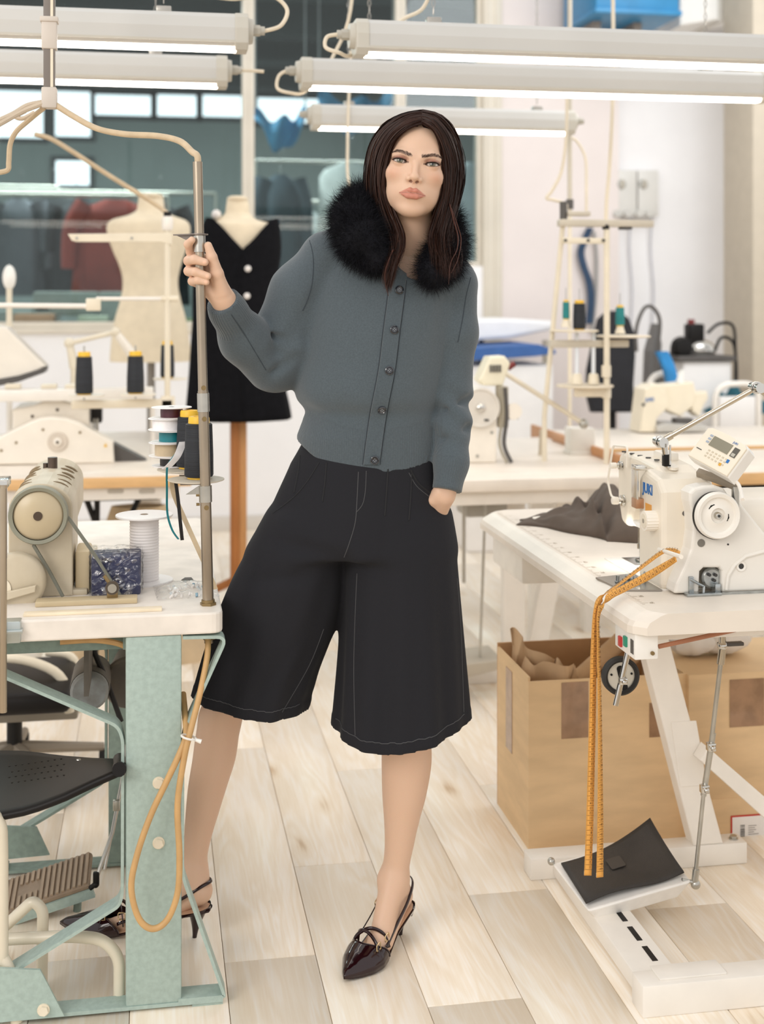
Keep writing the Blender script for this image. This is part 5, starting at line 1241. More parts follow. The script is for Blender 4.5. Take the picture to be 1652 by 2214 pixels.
MB().cyl((q.x, q.y, 0.70), (PB0.x, PB0.y, TZ + 0.004), 0.009).build('shank', M_pole, po)
for py in (838, 905, 1096): 
    q = pole_at(py); MB().cyl(q + Vector((0.001, -0.0100, 0)), q + Vector((0.001, -0.0125, 0)), 0.005, n=14).build('rivet', M_brass, po)
# bracket plate above the hand
q = pole_at(508); e = P(368, 509, 2.66); dirx = (e - q); dirx.z = 0; dirx.normalize(); dn = Vector((-dirx.y, dirx.x, 0))
MB().cyl(q, q + Vector((0, 0, 0.0025)), 0.018, n=20).prism([(0, -0.012), (0.062, -0.008), (0.062, 0.008), (0, 0.012)], q, dirx, dn, (0, 0, 0.0025)).prism([(0.012, 0), (0.058, 0), (0.012, -0.018)], q - dn * 0.001, dirx, Vector((0, 0, 1)), dn * 0.002).build('bracket', mat('bracket_steel', '#8a8078', 0.4, 0.7), po)
# thread trays
def tray(px, py, d, rx, parent):
    c = P(px, py, d); MB().lathe([(0.0, 0), (rx * 0.9, 0), (rx, 0.002), (rx, 0.004), (rx * 0.9, 0.0045), (0.0, 0.0035)], c - Vector((0, 0, 0.0035)), n=32).build('thread_tray', mat('tray_card', '#cdc3b1', 0.5, var=0.05), parent); return c
T1 = tray(424, 1036, 2.672, 0.058, po); T2 = tray(398, 1014, 2.76, 0.057, po)
MB().box(T2.x - 0.01, T1.x + 0.03, T1.y + 0.0, T2.y + 0.01, T1.z - 0.012, T1.z - 0.004).build('tray_arm', MATS['bracket_steel'], po)
MB().prism([(-0.004, 0), (0.03, 0.0), (0.03, 0.022)], pole_at(1068) + Vector((-0.035, -0.002, 0.0)), (1, 0, 0), (0, 0, 1), (0, 0.004, 0)).build('tray_bracket', M_polel, po)
for py in (1070, 1090): q = pole_at(py); MB().cyl(q + Vector((-0.012, 0, 0)), q + Vector((-0.019, 0, 0)), 0.003, n=8).build('screw', M_brass, po)

M_thr = mat('black_thread', '#22252b', 0.65, var=0.25, scale=6, stretch=(1, 1, 60), bump=0.5, bscale=8); M_yel = mat('yellow_cone', '#f0bf35', 0.45, var=0.04)
def cone(c, h, r0, r1, label, m=None, top=True, yr=None, name='thread_cone', grp='black thread cones with yellow cores', cat='thread cone'):
    c = Vector(c); r = empty(name, c, label=label, cat=cat, group=grp)
    MB().lathe([(0.0, 0.004), (r0 * 0.93, 0.004), (r0, 0.008), (r0 * 0.99, h * 0.4), (r1 * 1.02, h * 0.93), (r1 * 0.9, h * 0.95), (0, h * 0.95)], c, n=28).build('thread', m or M_thr, r)
    yr = yr or r1 * 0.82
    MB().lathe([(0, 0.0), (r0 * 0.8, 0.0), (r0 * 0.78, 0.005), (yr, h * 0.94), (yr * 0.98, h * 1.04), (yr * 0.9, h * 1.065), (yr * 0.5, h * 1.065), (yr * 0.45, h * 1.02), (0, h * 1.02)], c, n=28).build('core', M_yel, r)
    return r
cn = cone(T1 + Vector((0.006, 0.006, 0.001)), 0.120, 0.0300, 0.0270, 'black thread cone on the front tray of the steel pole')
cone(T2 + Vector((0.012, 0.006, 0.001)), 0.116, 0.0285, 0.0250, 'black thread cone on the rear tray of the steel pole')
# stack of ribbon reels on the rear tray
c = P(368, 1010, 2.80); zz = T2.z + 0.0015; cc = Vector((c.x, c.y, 0))
for k, (nm, th, rr) in enumerate((('black', 0.018, 0.026), ('tan', 0.026, 0.030), ('teal', 0.022, 0.026), ('white', 0.022, 0.034), ('burgundy', 0.020, 0.024))):
    colr = {'black': '#1c1a1c', 'tan': '#cdb999', 'teal': '#1f7d86', 'white': '#f2eff0', 'burgundy': '#4b1f2b'}[nm]
    r = empty('ribbon_reel', (cc.x, cc.y, zz), label='white reel of %s ribbon, %s in the stack by the steel pole' % (nm, ('lowest', 'second from the bottom', 'third', 'fourth', 'topmost')[k]), cat='ribbon reel', group='stacked ribbon reels')
    ox = (0.004, -0.003, 0.002, -0.004, 0.003)[k]
    Mf = mat('reel_white', '#f3f0ef', 0.35, var=0.02)
    for zf in (zz, zz + th + 0.0018):
        MB().lathe([(0.006, 0), (0.043, 0), (0.0435, 0.0009), (0.043, 0.0018), (0.006, 0.0018)], (cc.x + ox, cc.y, zf), n=36).build('flange', Mf, r)
    MB().lathe([(0.006, 0), (rr, 0), (rr * 1.01, th / 2), (rr, th), (0.006, th)], (cc.x + ox, cc.y, zz + 0.0018), n=36).build('ribbon', mat('ribbon_' + nm, colr, 0.35, var=0.1, scale=30), r)
    zz += th + 0.0036 + 0.0004
def ribbon(pts, wd, m, label):
    o = MB().strip(bez(pts, 8), (0.94, 0.34, 0), wd, 0.0007).build('loose_ribbon', m); return tag(o, label, 'ribbon', 'ribbon ends hanging from the trays')
tl_ = T2 + Vector((-0.045, 0, 0))
ribbon([P(388, 970, 2.71), P(366, 1000, 2.69), P(361, 1016, 2.69), P(361, 1060, 2.69), P(362, 1110, 2.69), P(372, 1145, 2.69), P(386, 1166, 2.69)], 0.0045, MATS['ribbon_teal'], 'thin teal ribbon end hanging below the trays')
ribbon([P(380, 1042, 2.66), P(385, 1080, 2.66), P(390, 1130, 2.66), P(394, 1168, 2.66)], 0.0075, MATS['ribbon_black'], 'black ribbon end hanging below the trays')
ribbon([P(372, 1036, 2.68), P(376, 1068, 2.68), P(398, 1120, 2.68), P(425, 1180, 2.68), P(452, 1240, 2.69), P(466, 1274, 2.70)], 0.011, MATS['ribbon_tan'], 'long cream ribbon slanting behind the steel pole')
ribbon([P(396, 955, 2.70), P(384, 985, 2.69), P(370, 1003, 2.69), P(358, 1014, 2.69)], 0.017, MATS['ribbon_white'], 'wide white ribbon end slanting off the reels')

# ---- ceiling drop: post, hub and the cables it feeds ----
cd = empty('ceiling_cable_post', P(107, 235, 2.9), label='grey cable post dropping from above with cream cables spreading from its end', cat='cable post')
z1 = P(107, 190, 2.9); top = Vector((z1.x, z1.y, 2.9))
MB().box(z1.x - 0.0125, z1.x + 0.0125, z1.y - 0.0125, z1.y + 0.0125, z1.z, top.z, bev=0.002).build('post', mat('post_grey', '#7d756f', 0.45, var=0.05), cd)
MB().box(z1.x + 0.003, z1.x + 0.009, z1.y - 0.014, z1.y - 0.0125, z1.z, top.z).build('post_slot', M_cream, cd)
for py0, py1, ww in ((38, 108, 0.0165), (190, 235, 0.0165)):
    a, b = P(107, py0, 2.9), P(107, py1, 2.9); MB().box(z1.x - ww, z1.x + ww, z1.y - ww, z1.y + ww, b.z, a.z, bev=0.003).build('sleeve', mat('sleeve_grey', '#cfc5ba', 0.45, var=0.03), cd)
a, b = P(107, 38, 2.9), P(107, 50, 2.9); MB().box(z1.x - 0.02, z1.x + 0.02, z1.y - 0.02, z1.y + 0.02, b.z, a.z, bev=0.003).build('collar', MATS['sleeve_grey'], cd)
M_ccab = mat('cream_rubber_cable', '#cdb797', 0.5, var=0.08, scale=30); M_dcab = mat('beige_cable', '#c9b8a2', 0.5, var=0.06, scale=20)
pt_ = pole_at(352)
MB().tube(bez([P(116, 224, 2.9), P(160, 252, 2.88), P(210, 278, 2.84), P(270, 290, 2.80), P(340, 294, 2.75), P(388, 305, 2.70), P(415, 328, 2.65), pt_ + Vector((0, 0, 0.012)), pt_ + Vector((0, 0, -0.02))], 8), 0.0068, n=10).build('cable', M_ccab, cd)
MB().tube(bez([P(100, 220, 2.9), P(60, 228, 2.88), P(25, 248, 2.86), P(-30, 272, 2.84)], 8), 0.006, n=8).build('cable', M_dcab, cd)
MB().tube(bez([P(98, 222, 2.89), P(50, 240, 2.87), P(10, 262, 2.85), P(-40, 290, 2.83)], 8), 0.006, n=8).build('cable', M_dcab, cd)
MB().tube(bez([P(96, 232, 2.9), P(60, 262, 2.92), P(35, 285, 2.92), P(22, 312, 2.92), P(19, 350, 2.92), P(16, 368, 2.92), P(-10, 374, 2.92)], 8), 0.0062, n=8).build('cable', M_ccab, cd)
MB().tube(bez([P(75, 243, 2.93), P(50, 256, 2.93), P(34, 252, 2.93), P(55, 240, 2.93)], 6), 0.005, n=8).build('cable', M_dcab, cd)

# ---- old beige machine seen from its handwheel end ----
MYF = 2.77; xa, xb = PY(18, 1200, MYF).x, PY(157, 1200, MYF).x; xm = (xa + xb) / 2; hw = (xb - xa) / 2
om = empty('sewing_machine', (xm, 3.0, TZ), label='old beige sewing machine with a large dished handwheel', cat='sewing machine')
zt = PY(88, 1046, MYF).z; zs = PY(88, 1100, MYF).z
arch = [(-hw, 0)] + [(-hw * math.cos(t), zs - TZ + (zt - zs) * math.sin(t)) for t in np.linspace(0, math.pi, 17)] + [(hw, 0)]
MB().prism(arch, (xm, MYF, TZ), (1, 0, 0), (0, 0, 1), (0, 0.19, 0), bev=0.003).build('column', M_beige, om)
arm = [(-hw * 0.97, zs - TZ - 0.055), (-hw * 0.97, zs - TZ)] + [(-hw * 0.97 * math.cos(t), zs - TZ + (zt - zs) * 0.97 * math.sin(t)) for t in np.linspace(0, math.pi, 17)] + [(hw * 0.97, zs - TZ), (hw * 0.97, zs - TZ - 0.055)]
MB().prism(arm, (xm, MYF + 0.19, TZ), (1, 0, 0), (0, 0, 1), (0, 0.27, 0), bev=0.003).build('arm', M_beige, om)
MB().box(xm - hw * 0.75, xm + hw * 0.75, MYF + 0.40, MYF + 0.47, TZ + 0.07, zs - 0.02, bev=0.012).build('head', M_beige, om)
MB().box(xa - 0.04, xb + 0.03, MYF + 0.005, MYF + 0.50, TZ - 0.001, TZ + 0.012, bev=0.004).build('bed', M_beige, om)
for k in range(6):
    for s in (-1, 1):
        t = math.pi / 2 + s * (0.35 + 0.1 * (k % 2)); y = MYF + 0.05 + 0.055 * k
        pts = [(xm - hw * 1.003 * math.cos(tt), y + 0.006 * i, zs + (zt - zs) * 1.003 * math.sin(tt)) for i, tt in enumerate(np.linspace(t, t + s * 0.55, 6))]
        MB().tube(pts, [0.0008, 0.002, 0.0026, 0.0026, 0.002, 0.0008], n=6).build('cover_slot', mat('slot_shadow', '#8d7b60', 0.6), om)
MB().cyl((xm + 0.004, MYF + 0.27, zt - 0.01), (xm + 0.004, MYF + 0.27, zt + 0.022), 0.011, n=14).build('oil_cap', M_screw, om)
MB().cyl((xm - 0.012, MYF + 0.28, zt - 0.01), (xm - 0.012, MYF + 0.28, zt + 0.008), 0.006, n=10).build('screw', M_screw, om)
wc = PY(82, 1116, MYF - 0.035)
hwl = MB().lathe([(0.0, 0.0), (0.020, -0.001), (0.046, 0.006), (0.0505, 0.010), (0.0505, 0.022), (0.0, 0.022)], wc, n=48, axis=(0, 1, 0)).build('handwheel', mat('handwheel_cream', '#c6b697', 0.32, var=0.05, scale=8), om)
MB().lathe([(0.0508, 0.004), (0.058, 0.001), (0.0605, 0.008), (0.0605, 0.020), (0.0508, 0.024)], wc, n=48, axis=(0, 1, 0)).build('rim', mat('belt_rim', '#8f8e7d', 0.5, var=0.06), hwl)
MB().cyl(wc + Vector((0, -0.0025, 0)), wc + Vector((0, 0.004, 0)), 0.0092, n=20).build('hub_screw', M_screw, hwl)
MB().cyl(wc + Vector((0, 0.02, 0)), wc + Vector((0, 0.05, 0)), 0.015).build('shaft', M_polel, hwl)
# lower belt guard
gc = PY(33, 1262, MYF - 0.05)
gd = MB().lathe([(0.0, 0.0), (0.052, 0.0), (0.058, 0.004), (0.060, 0.010), (0.060, 0.03), (0.0, 0.03)], gc, n=40, axis=(0, 1, 0)).build('belt_guard', M_beige, om)
MB().lathe([(0.0, 0), (0.024, 0), (0.024, 0.002), (0.0, 0.002)], gc + Vector((-0.032, -0.003, -0.01)), n=24, axis=(0, 1, 0)).build('guard_window', M_cream, gd)
MB().prism([(0.0, 0), (0.07, 0.018), (0.072, 0.032), (0.0, 0.018)], (gc.x - 0.03, gc.y - 0.012, TZ + 0.006), (1, 0, 0), (0, 0, 1), (0, 0.01, 0), bev=0.002).build('guard_foot', M_beige, gd)
MB().cyl(gc + Vector((-0.022, -0.004, -0.022)), gc + Vector((-0.022, -0.010, -0.022)), 0.006, n=12).build('guard_bolt', M_screw, gd)
MB().box(xb + 0.004, xb + 0.034, MYF + 0.02, MYF + 0.12, TZ + 0.0, PY(170, 1196, MYF).z, bev=0.005).build('side_cover', mat('cream_cover', '#d9c6a2', 0.45, var=0.05), om)
M_belt = mat('grey_belt', '#76766a', 0.6, var=0.08, scale=40)
MB().strip([PY(147, 1118, MYF - 0.02), PY(205, 1200, MYF - 0.025), PY(262, 1290, MYF - 0.03)], (0, 1, 0), 0.009, 0.006).build('belt', M_belt, om)
MB().strip([PY(72, 1178, MYF - 0.02), PY(105, 1232, MYF - 0.022), PY(136, 1290, MYF - 0.025)], (0, 1, 0), 0.009, 0.006).build('belt', M_belt, om)
# rails lying in front of it
a, b = PZ(60, 1312, TZ), PZ(297, 1302, TZ)
rl = MB().box(PZ(78, 1308, TZ).x, PZ(297, 1300, TZ).x, a.y - 0.01, a.y + 0.028, TZ, TZ + 0.011, bev=0.002).build('base_rail', mat('beige_rail', '#c5b391', 0.45, var=0.06), om)
c = PY(243, 1272, a.y + 0.004)
kb = MB().box(c.x - 0.011, c.x + 0.011, c.y - 0.004, c.y + 0.008, TZ + 0.01, c.z, bev=0.002).build('belt_guide', M_brass, om)
MB().lathe([(0.0, 0), (0.009, 0), (0.0095, 0.003), (0.0, 0.003)], c + Vector((0, -0.016, 0.003)), axis=(0, 1, 0)).build('guide_screw', M_polel, kb)
MB().lathe([(0.0, 0), (0.0135, 0), (0.014, 0.004), (0.0135, 0.010), (0.0, 0.010)], c + Vector((0, -0.013, 0.003)), axis=(0, 1, 0)).build('guide_roller', mat('roller_brown', '#4f4438', 0.5), kb)
MB().tube([c + Vector((-0.004, -0.006, 0.01)), c + Vector((-0.016, -0.006, 0.028))], 0.004, n=8).build('guide_finger', M_brass, kb)
sr = MB().box(PZ(52, 1330, TZ).x, PZ(350, 1316, TZ).x, LY0 + 0.028, LY0 + 0.05, TZ, TZ + 0.006, bev=0.001).build('wooden_ruler', mat('ruler_cream', '#ecdcc0', 0.5, var=0.06, scale=20)); tag(sr, 'long cream wooden ruler lying at the front table edge', 'ruler')
# lever and rods at the left edge
r = empty('thread_stand', PZ(4, 1330, TZ), label='white metal stand at the left edge of the worn table', cat='thread stand')
MB().box(PY(-22, 1100, 2.6).x, PY(15, 1100, 2.6).x, 2.6, 2.612, PY(5, 1212, 2.6).z, PY(5, 1040, 2.6).z, bev=0.004).build('plate', mat('enamel_white', '#e8e4e0', 0.35), r)
MB().cyl(PY(5, 1190, 2.595), PY(5, 1190, 2.59), 0.008).build('plate_screw', M_polel, r)
MB().cyl(PY(7, 1540, 2.55), PY(7, 1050, 2.55), 0.0068, n=16).build('rod', mat('rod_steel', '#b9ab97', 0.3, 0.8), r)
MB().box(PY(2, 1052, 2.55).x - 0.01, PY(12, 1052, 2.55).x + 0.004, 2.545, 2.61, PY(5, 1056, 2.55).z, PY(5, 1038, 2.55).z, bev=0.002).build('clamp', M_chrome, r)

# ---- blue box in plastic wrap, spool, bag ----
a, b = PZ(197, 1290, TZ), PZ(304, 1290, TZ); zt_ = P(250, 1200, dz(1290, TZ)).z
r = empty('storage_box', ((a.x + b.x) / 2, a.y, TZ), label='navy box wrapped in crinkled clear film on the worn table', cat='box')
yb = a.y; MB().box(a.x, b.x, yb, yb + 0.09, TZ, zt_ - 0.006, bev=0.004).build('box_body', mat('navy_card', '#232a52', 0.5, var=0.15, scale=20), r)
def wrap_mat():
    m = bpy.data.materials.new('clear_film'); m.use_nodes = True; nt = m.node_tree; L = nt.links.new
    for n in list(nt.nodes):
        if n.type != 'OUTPUT_MATERIAL': nt.nodes.remove(n)
    t = nt.nodes.new('ShaderNodeBsdfTransparent'); t.inputs[0].default_value = (0.95, 0.95, 0.95, 1); g = nt.nodes.new('ShaderNodeBsdfGlossy'); g.inputs['Roughness'].default_value = 0.12
    tc = nt.nodes.new('ShaderNodeTexCoord'); nz = nt.nodes.new('ShaderNodeTexNoise'); nz.inputs['Scale'].default_value = 45; nz.inputs['Detail'].default_value = 3; nz.inputs['Distortion'].default_value = 1.5
    L(tc.outputs['Object'], nz.inputs['Vector']); bp = nt.nodes.new('ShaderNodeBump'); bp.inputs['Strength'].default_value = 1.0; bp.inputs['Distance'].default_value = 0.006; L(nz.outputs['Fac'], bp.inputs['Height']); L(bp.outputs[0], g.inputs['Normal'])
    fr = nt.nodes.new('ShaderNodeFresnel'); fr.inputs[0].default_value = 1.5; L(bp.outputs[0], fr.inputs['Normal'])
    rp = nt.nodes.new('ShaderNodeValToRGB'); rp.color_ramp.elements[0].position = 0.5; rp.color_ramp.elements[1].position = 0.72; rp.color_ramp.elements[0].color = (0.05,) * 3 + (1,); rp.color_ramp.elements[1].color = (0.65,) * 3 + (1,); L(nz.outputs['Fac'], rp.inputs[0])
    mx = nt.nodes.new('ShaderNodeMixShader'); L(rp.outputs[0], mx.inputs[0]); L(t.outputs[0], mx.inputs[1]); L(g.outputs[0], mx.inputs[2]); L(mx.outputs[0], nt.nodes['Material Output'].inputs[0]); return m
M_film = wrap_mat()
def film(x0, x1, y0, y1, z0, z1, amp, seed, n=14):
    rg = random.Random(seed); mb = MB()
    def face(o, u, v, nrm):
        rows = [[o + u * (i / n) + v * (j / n) + nrm * (rg.uniform(0, amp) if 0 < i < n and 0 < j < n else 0.001) for i in range(n + 1)] for j in range(n + 1)]
        mb.sheet(rows, smooth=False)
    X, Y, Z = Vector((x1 - x0, 0, 0)), Vector((0, y1 - y0, 0)), Vector((0, 0, z1 - z0)); o = Vector((x0, y0, z0))
    face(o, X, Z, Vector((0, -1, 0))); face(o + Z, X, Y, Vector((0, 0, 1))); face(o, Y, Z, Vector((-1, 0, 0))); face(o + X, Y, Z, Vector((1, 0, 0)))
    return mb
film(a.x - 0.001, b.x + 0.001, yb - 0.001, yb + 0.091, TZ + 0.001, zt_, 0.005, 4).build('film_wrap', M_film, r, fix=False)
c = PZ(312, 1257, TZ); sp = empty('cord_spool', c, label='tall white spool of white cord behind the navy box', cat='spool')
hs_ = 0.147; MB().lathe([(0, 0), (0.062, 0), (0.0625, 0.002), (0.062, 0.004), (0.0, 0.004)], c, n=44).build('flange', MATS['reel_white'], sp)
MB().lathe([(0.009, 0), (0.062, 0), (0.0625, 0.002), (0.062, 0.004), (0.009, 0.004)], c + Vector((0, 0, hs_ - 0.004)), n=44).build('flange', MATS['reel_white'], sp)
pr = [(0.0, 0.004)]
for k in range(22):
    z = 0.004 + (hs_ - 0.008) * k / 22; pr += [(0.0305, z), (0.0322, z + 0.003), (0.0305, z + 0.0062)]
MB().lathe(pr + [(0.0, hs_ - 0.004)], c, n=36).build('cord', mat('white_cord', '#f1ecea', 0.7, var=0.03), sp)
MB().cyl(c + Vector((0, 0, hs_ - 0.002)), c + Vector((0, 0, hs_ + 0.0004)), 0.008).build('spindle_hole', mat('hole_brown', '#8d7a66', 0.8), sp)
a, b = PZ(340, 1300, TZ), PZ(470, 1262, TZ)
r = empty('parts_bag', ((a.x + b.x) / 2, (a.y + b.y) / 2, TZ), label='clear plastic bag of small parts beside the pole foot', cat='bag')
rows = []
rg = random.Random(9)
for j in range(15):
    row = []
    for i in range(19):
        s, t = i / 18, j / 14; bulge = (math.sin(math.pi * s) * math.sin(math.pi * t)) ** 0.6
        row.append(Vector((a.x + (b.x - a.x) * s - 0.01 * t, a.y + (b.y - a.y) * t + 0.012 * s, TZ + 0.002 + bulge * (0.014 + 0.008 * rg.random()))))
    rows.append(row)
MB().sheet(rows).build('bag_film', M_film, r, fix=False)
for k in range(26):
    px_, py_ = a.x + (b.x - a.x) * rg.uniform(.15, .85), a.y + (b.y - a.y) * rg.uniform(.15, .85)
    MB().cyl((px_, py_, TZ + 0.001), (px_ + rg.uniform(-.008, .008), py_ + rg.uniform(-.004, .004), TZ + 0.008), 0.0028, n=8).build('small_part', (mat('part_white', '#eeeae6', 0.4), mat('part_clear', '#cfd6d8', 0.2), mat('part_blue', '#7ba3b8', 0.4))[0 if k % 5 else (1 if k % 2 else 2)], r)
MB().prism([(0, 0), (0.026, 0), (0.022, 0.010), (0.008, 0.010)], PZ(392, 1256, TZ) + Vector((0, 0, 0.001)), (1, 0, 0), (0, 0.9, 0.3), (0, 0, 0.0015)).build('bag_clip', mat('clip_grey', '#55544f', 0.5), r)

# ---- foot treadle under the table ----
tc_ = P(95, 1893, 2.92); td = empty('treadle', (tc_.x, tc_.y, 0.0), label='brown grooved foot treadle under the worn table', cat='pedal')
ux = (P(182, 1830, 3.02) - P(0, 1892, 3.00)).normalized(); uy = (P(182, 1826, 3.05) - P(192, 1912, 2.90)); uy = (uy - ux * uy.dot(ux)).normalized(); un = ux.cross(uy).normalized()
o = P(192, 1912, 2.90)
M_tread = mat('brown_treadle', '#8f7c68', 0.6, var=0.12, scale=30)
MB().prism([(-0.30, 0), (0, 0), (0, 0.115), (-0.006, 0.122), (-0.30, 0.122)], o, ux, uy, un * -0.012, bev=0.003).build('plate', M_tread, td)
rb = MB().box(-0.0028, 0.0028, 0.004, 0.116, 0, 0.0042, bev=0.001, seg=1)
for k in range(22):
    if 9 <= k <= 12: 
        y0s = ((0.004, 0.040), (0.080, 0.116))
    else: y0s = ((0.004, 0.116),)
    for y0, y1 in y0s:
        q = o + ux * (-0.008 - 0.0128 * k)
        MB().prism([(-0.0032, y0), (0.0032, y0), (0.0032, y1), (-0.0032, y1)], q, ux, uy, un * 0.004).build('rib', mat('treadle_rib', '#a08b74', 0.55, var=0.1), td)
MB().prism([(-0.30, -0.004), (0.004, -0.004), (0.004, 0.006), (-0.30, 0.006)], o - un * 0.012, ux, uy, un * -0.022).build('front_lip', M_teal, td)
for s in (0.0, 0.75): MB().cyl(o + ux * (-0.03 - 0.3 * s) + uy * 0.06 - un * 0.012, Vector(((o + ux * (-0.03 - 0.3 * s)).x, (o + uy * 0.06).y, 0.0)), 0.009).build('pivot_post', M_teal_shade, td)
e = P(207, 1912, 2.90)
MB().tube([o + ux * 0.0 - un * 0.01, e], 0.006, n=8).sphere(e, 0.008).box(e.x - 0.006, e.x + 0.008, e.y - 0.006, e.y + 0.006, e.z, e.z + 0.028, bev=0.003).build('link_joint', M_blk, td)
MB().tube([e + Vector((0.004, 0, 0.02)), P(243, 1800, 2.94), P(264, 1690, 2.98), P(275, 1610, 3.0)], 0.0048, n=10).build('link_rod', M_polel, td)
MB().tube([P(226, 1880, 2.93), P(262, 1700, 2.99)], 0.0035, n=8).build('link_rod', M_polel, td)
q = P(252, 1740, 2.96); MB().box(q.x - 0.008, q.x + 0.008, q.y - 0.008, q.y + 0.006, q.z - 0.012, q.z + 0.012, bev=0.002).build('rod_clamp', M_polel, td)
# ---- chair with black seat (only its right side is in frame) ----
ch = empty('tube_chair', P(60, 2214, 2.45), label='cream tube chair with a black moulded seat at the lower left', cat='chair')
rows = []
for j, t in enumerate(np.linspace(0, 1, 13)):
    row = []
    for i, s in enumerate(np.linspace(0, 1, 17)):
        px = -220 + 478 * s; 
        f = P(px, np.interp(px, [-220, 0, 60, 130, 200, 258], [1800, 1760, 1748, 1722, 1688, 1662]), 2.50); bk = P(px, np.interp(px, [-220, 0, 60, 130, 200, 258], [1640, 1620, 1622, 1632, 1638, 1640]), 2.86)
        p = f.lerp(bk, t); p.z += -0.012 * math.sin(math.pi * t) * math.sin(math.pi * min(1, s * 1.1)); row.append(p)
    rows.append(row)
st = MB().sheet(rows).build('seat', mat('black_seat', '#1b1817', 0.45, var=0.12, scale=8, spec=0.2), ch, fix=False); mod = st.modifiers.new('s', 'SOLIDIFY'); mod.thickness = 0.014; mod.offset = -1; st.modifiers.new('b', 'BEVEL').width = 0.004
MB().tube([P(258, 1664, 2.50), P(260, 1652, 2.68), P(258, 1642, 2.86)], 0.014, n=12).build('seat_edge', MATS['black_seat'], ch)
MB().lathe([(0, 0), (0.005, 0), (0.004, 0.002), (0, 0.002)], P(170, 1648, 2.68) + Vector((0, 0, 0.005)), n=12).build('seat_rivet', M_polel, ch)
hol = MB()
for i in range(9):
    for j in range(4): q = P(20 + 14 * i + 6 * (j % 2), 1668 + 12 * j - 2 * i, 2.66 - 0.04 * j); hol.cyl(q + Vector((0, 0, 0.010)), q + Vector((0, 0, 0.0115)), 0.0022, n=8)
hol.build('seat_holes', M_blk, ch)
M_ct = mat('cream_tube', '#e3d9c4', 0.3, var=0.04)
for path, rad in (([(-60, 2060), (12, 2002), (72, 1946), (93, 1968), (90, 2080)], 0.0115), ([(-60, 2038), (20, 2030), (160, 2024), (222, 2030), (258, 2068), (258, 2178)], 0.0118), ([(-40, 2030), (8, 2068), (32, 2132), (36, 2240)], 0.0122)):
    dd = 2.50 if path[0][1] != 2060 else 2.62
    if path[0][1] == 2038: dd = 2.58
    pts = [P(x, y, dd) for x, y in path]; pts[-1].z = 0.002 if path[0][1] != 2060 else pts[-1].z
    if path[0][1] == 2060: pts[-1] = Vector((pts[-1].x, pts[-1].y, 0.002))
    MB().tube(fillet(pts, 0.05, 7), rad, n=14).build('frame_tube', M_ct, ch)
MB().tube(fillet([P(-40, 1740, 2.5), P(2, 1775, 2.5), P(4, 1850, 2.5), P(4, 2080, 2.5)], 0.03), 0.0125, n=12).build('back_leg', M_ct, ch)
# ---- swivel chair further back under the second table ----
c2 = empty('swivel_chair', Vector((P(60, 1500, 3.75).x, P(60, 1500, 3.75).y, 0)), label='dark swivel chair with cream tubes seen under the worn table', cat='chair')
q = P(70, 1480, 3.75)
MB().box(q.x - 0.20, q.x + 0.12, q.y - 0.2, q.y + 0.2, q.z - 0.03, q.z + 0.03, bev=0.022, seg=3).build('seat', MATS['black_seat'], c2)
MB().tube(fillet([P(-40, 1420, 3.7), P(60, 1425, 3.7), P(140, 1460, 3.7), P(150, 1540, 3.7)], 0.06), 0.014, n=10).build('arm_tube', M_ct, c2)
MB().tube(fillet([P(100, 1410, 3.9), P(165, 1415, 3.9), P(168, 1540, 3.9)], 0.05), 0.012, n=10).build('arm_tube', M_ct, c2)
MB().box(q.x - 0.2, q.x + 0.13, q.y - 0.03, q.y + 0.03, q.z - 0.10, q.z - 0.045, bev=0.008).build('mechanism', mat('seat_mech', '#8d8578', 0.5), c2)
MB().cyl((q.x - 0.05, q.y, 0.08), (q.x - 0.05, q.y, q.z - 0.05), 0.022).build('gas_lift', M_blk, c2)
for k in range(5):
    t = 2 * math.pi * k / 5 + 0.3; e = Vector((q.x - 0.05 + 0.26 * math.cos(t), q.y + 0.26 * math.sin(t), 0.06))
    MB().tube([(q.x - 0.05, q.y, 0.10), e], [0.02, 0.013], n=8).build('base_arm', mat('base_taupe', '#8a7f70', 0.5), c2)
    MB().cyl((e.x - 0.012, e.y, 0.028), (e.x + 0.012, e.y, 0.028), 0.027, n=16).build('castor', M_blk, c2)
# =====================================================================  SECOND TABLE ON THE LEFT, AND THE DRESS FORMS
M_wood = mat('beech_edge', '#dfb47e', 0.5, var=0.07, scale=10, stretch=(1, 8, 8)); M_wht = mat('white_enamel', '#efe9e0', 0.35, var=0.03); M_wht2 = mat('machine_white', '#f1e9dc', 0.32, var=0.03)
M_grey = mat('grey_plastic', '#54504d', 0.5, var=0.06)
t2 = empty('sewing_table', (-0.3, 5.2, 0), label='white sewing table with a beech edge behind the old beige machine', cat='table')
MB().box(-1.05, 0.13, 4.6, 6.12, 0.745, TZ, bev=0.004).build('table_top', M_top, t2)
MB().box(-1.05, 0.13, 4.588, 4.6, 0.736, TZ - 0.004, bev=0.003).build('edge_strip', M_wood, t2)
MB().box(-1.0, 0.09, 4.62, 4.65, 0.69, 0.744, bev=0.002).build('front_rail', M_wht, t2)
for px in (250, 318):
    q = PY(px, 1062, 4.62); MB().prism(rrect(-0.028, 0.028, -0.008, 0.008, 0.007), (q.x, 4.619, q.z), (1, 0, 0), (0, 0, 1), (0, -0.001, 0)).build('rail_slot', mat('slot_grey', '#b9b2a6', 0.6), t2)
for x in (-0.95, -0.02):
    MB().box(x - 0.05, x + 0.05, 5.2, 5.26, 0.06, 0.745, bev=0.003).build('leg', M_wht, t2)
    MB().box(x - 0.03, x + 0.03, 4.75, 5.75, 0, 0.06, bev=0.004).build('foot', M_wht, t2)
MB().box(-0.95, -0.02, 5.45, 5.49, 0.3, 0.36).build('crossbar', M_wht, t2)
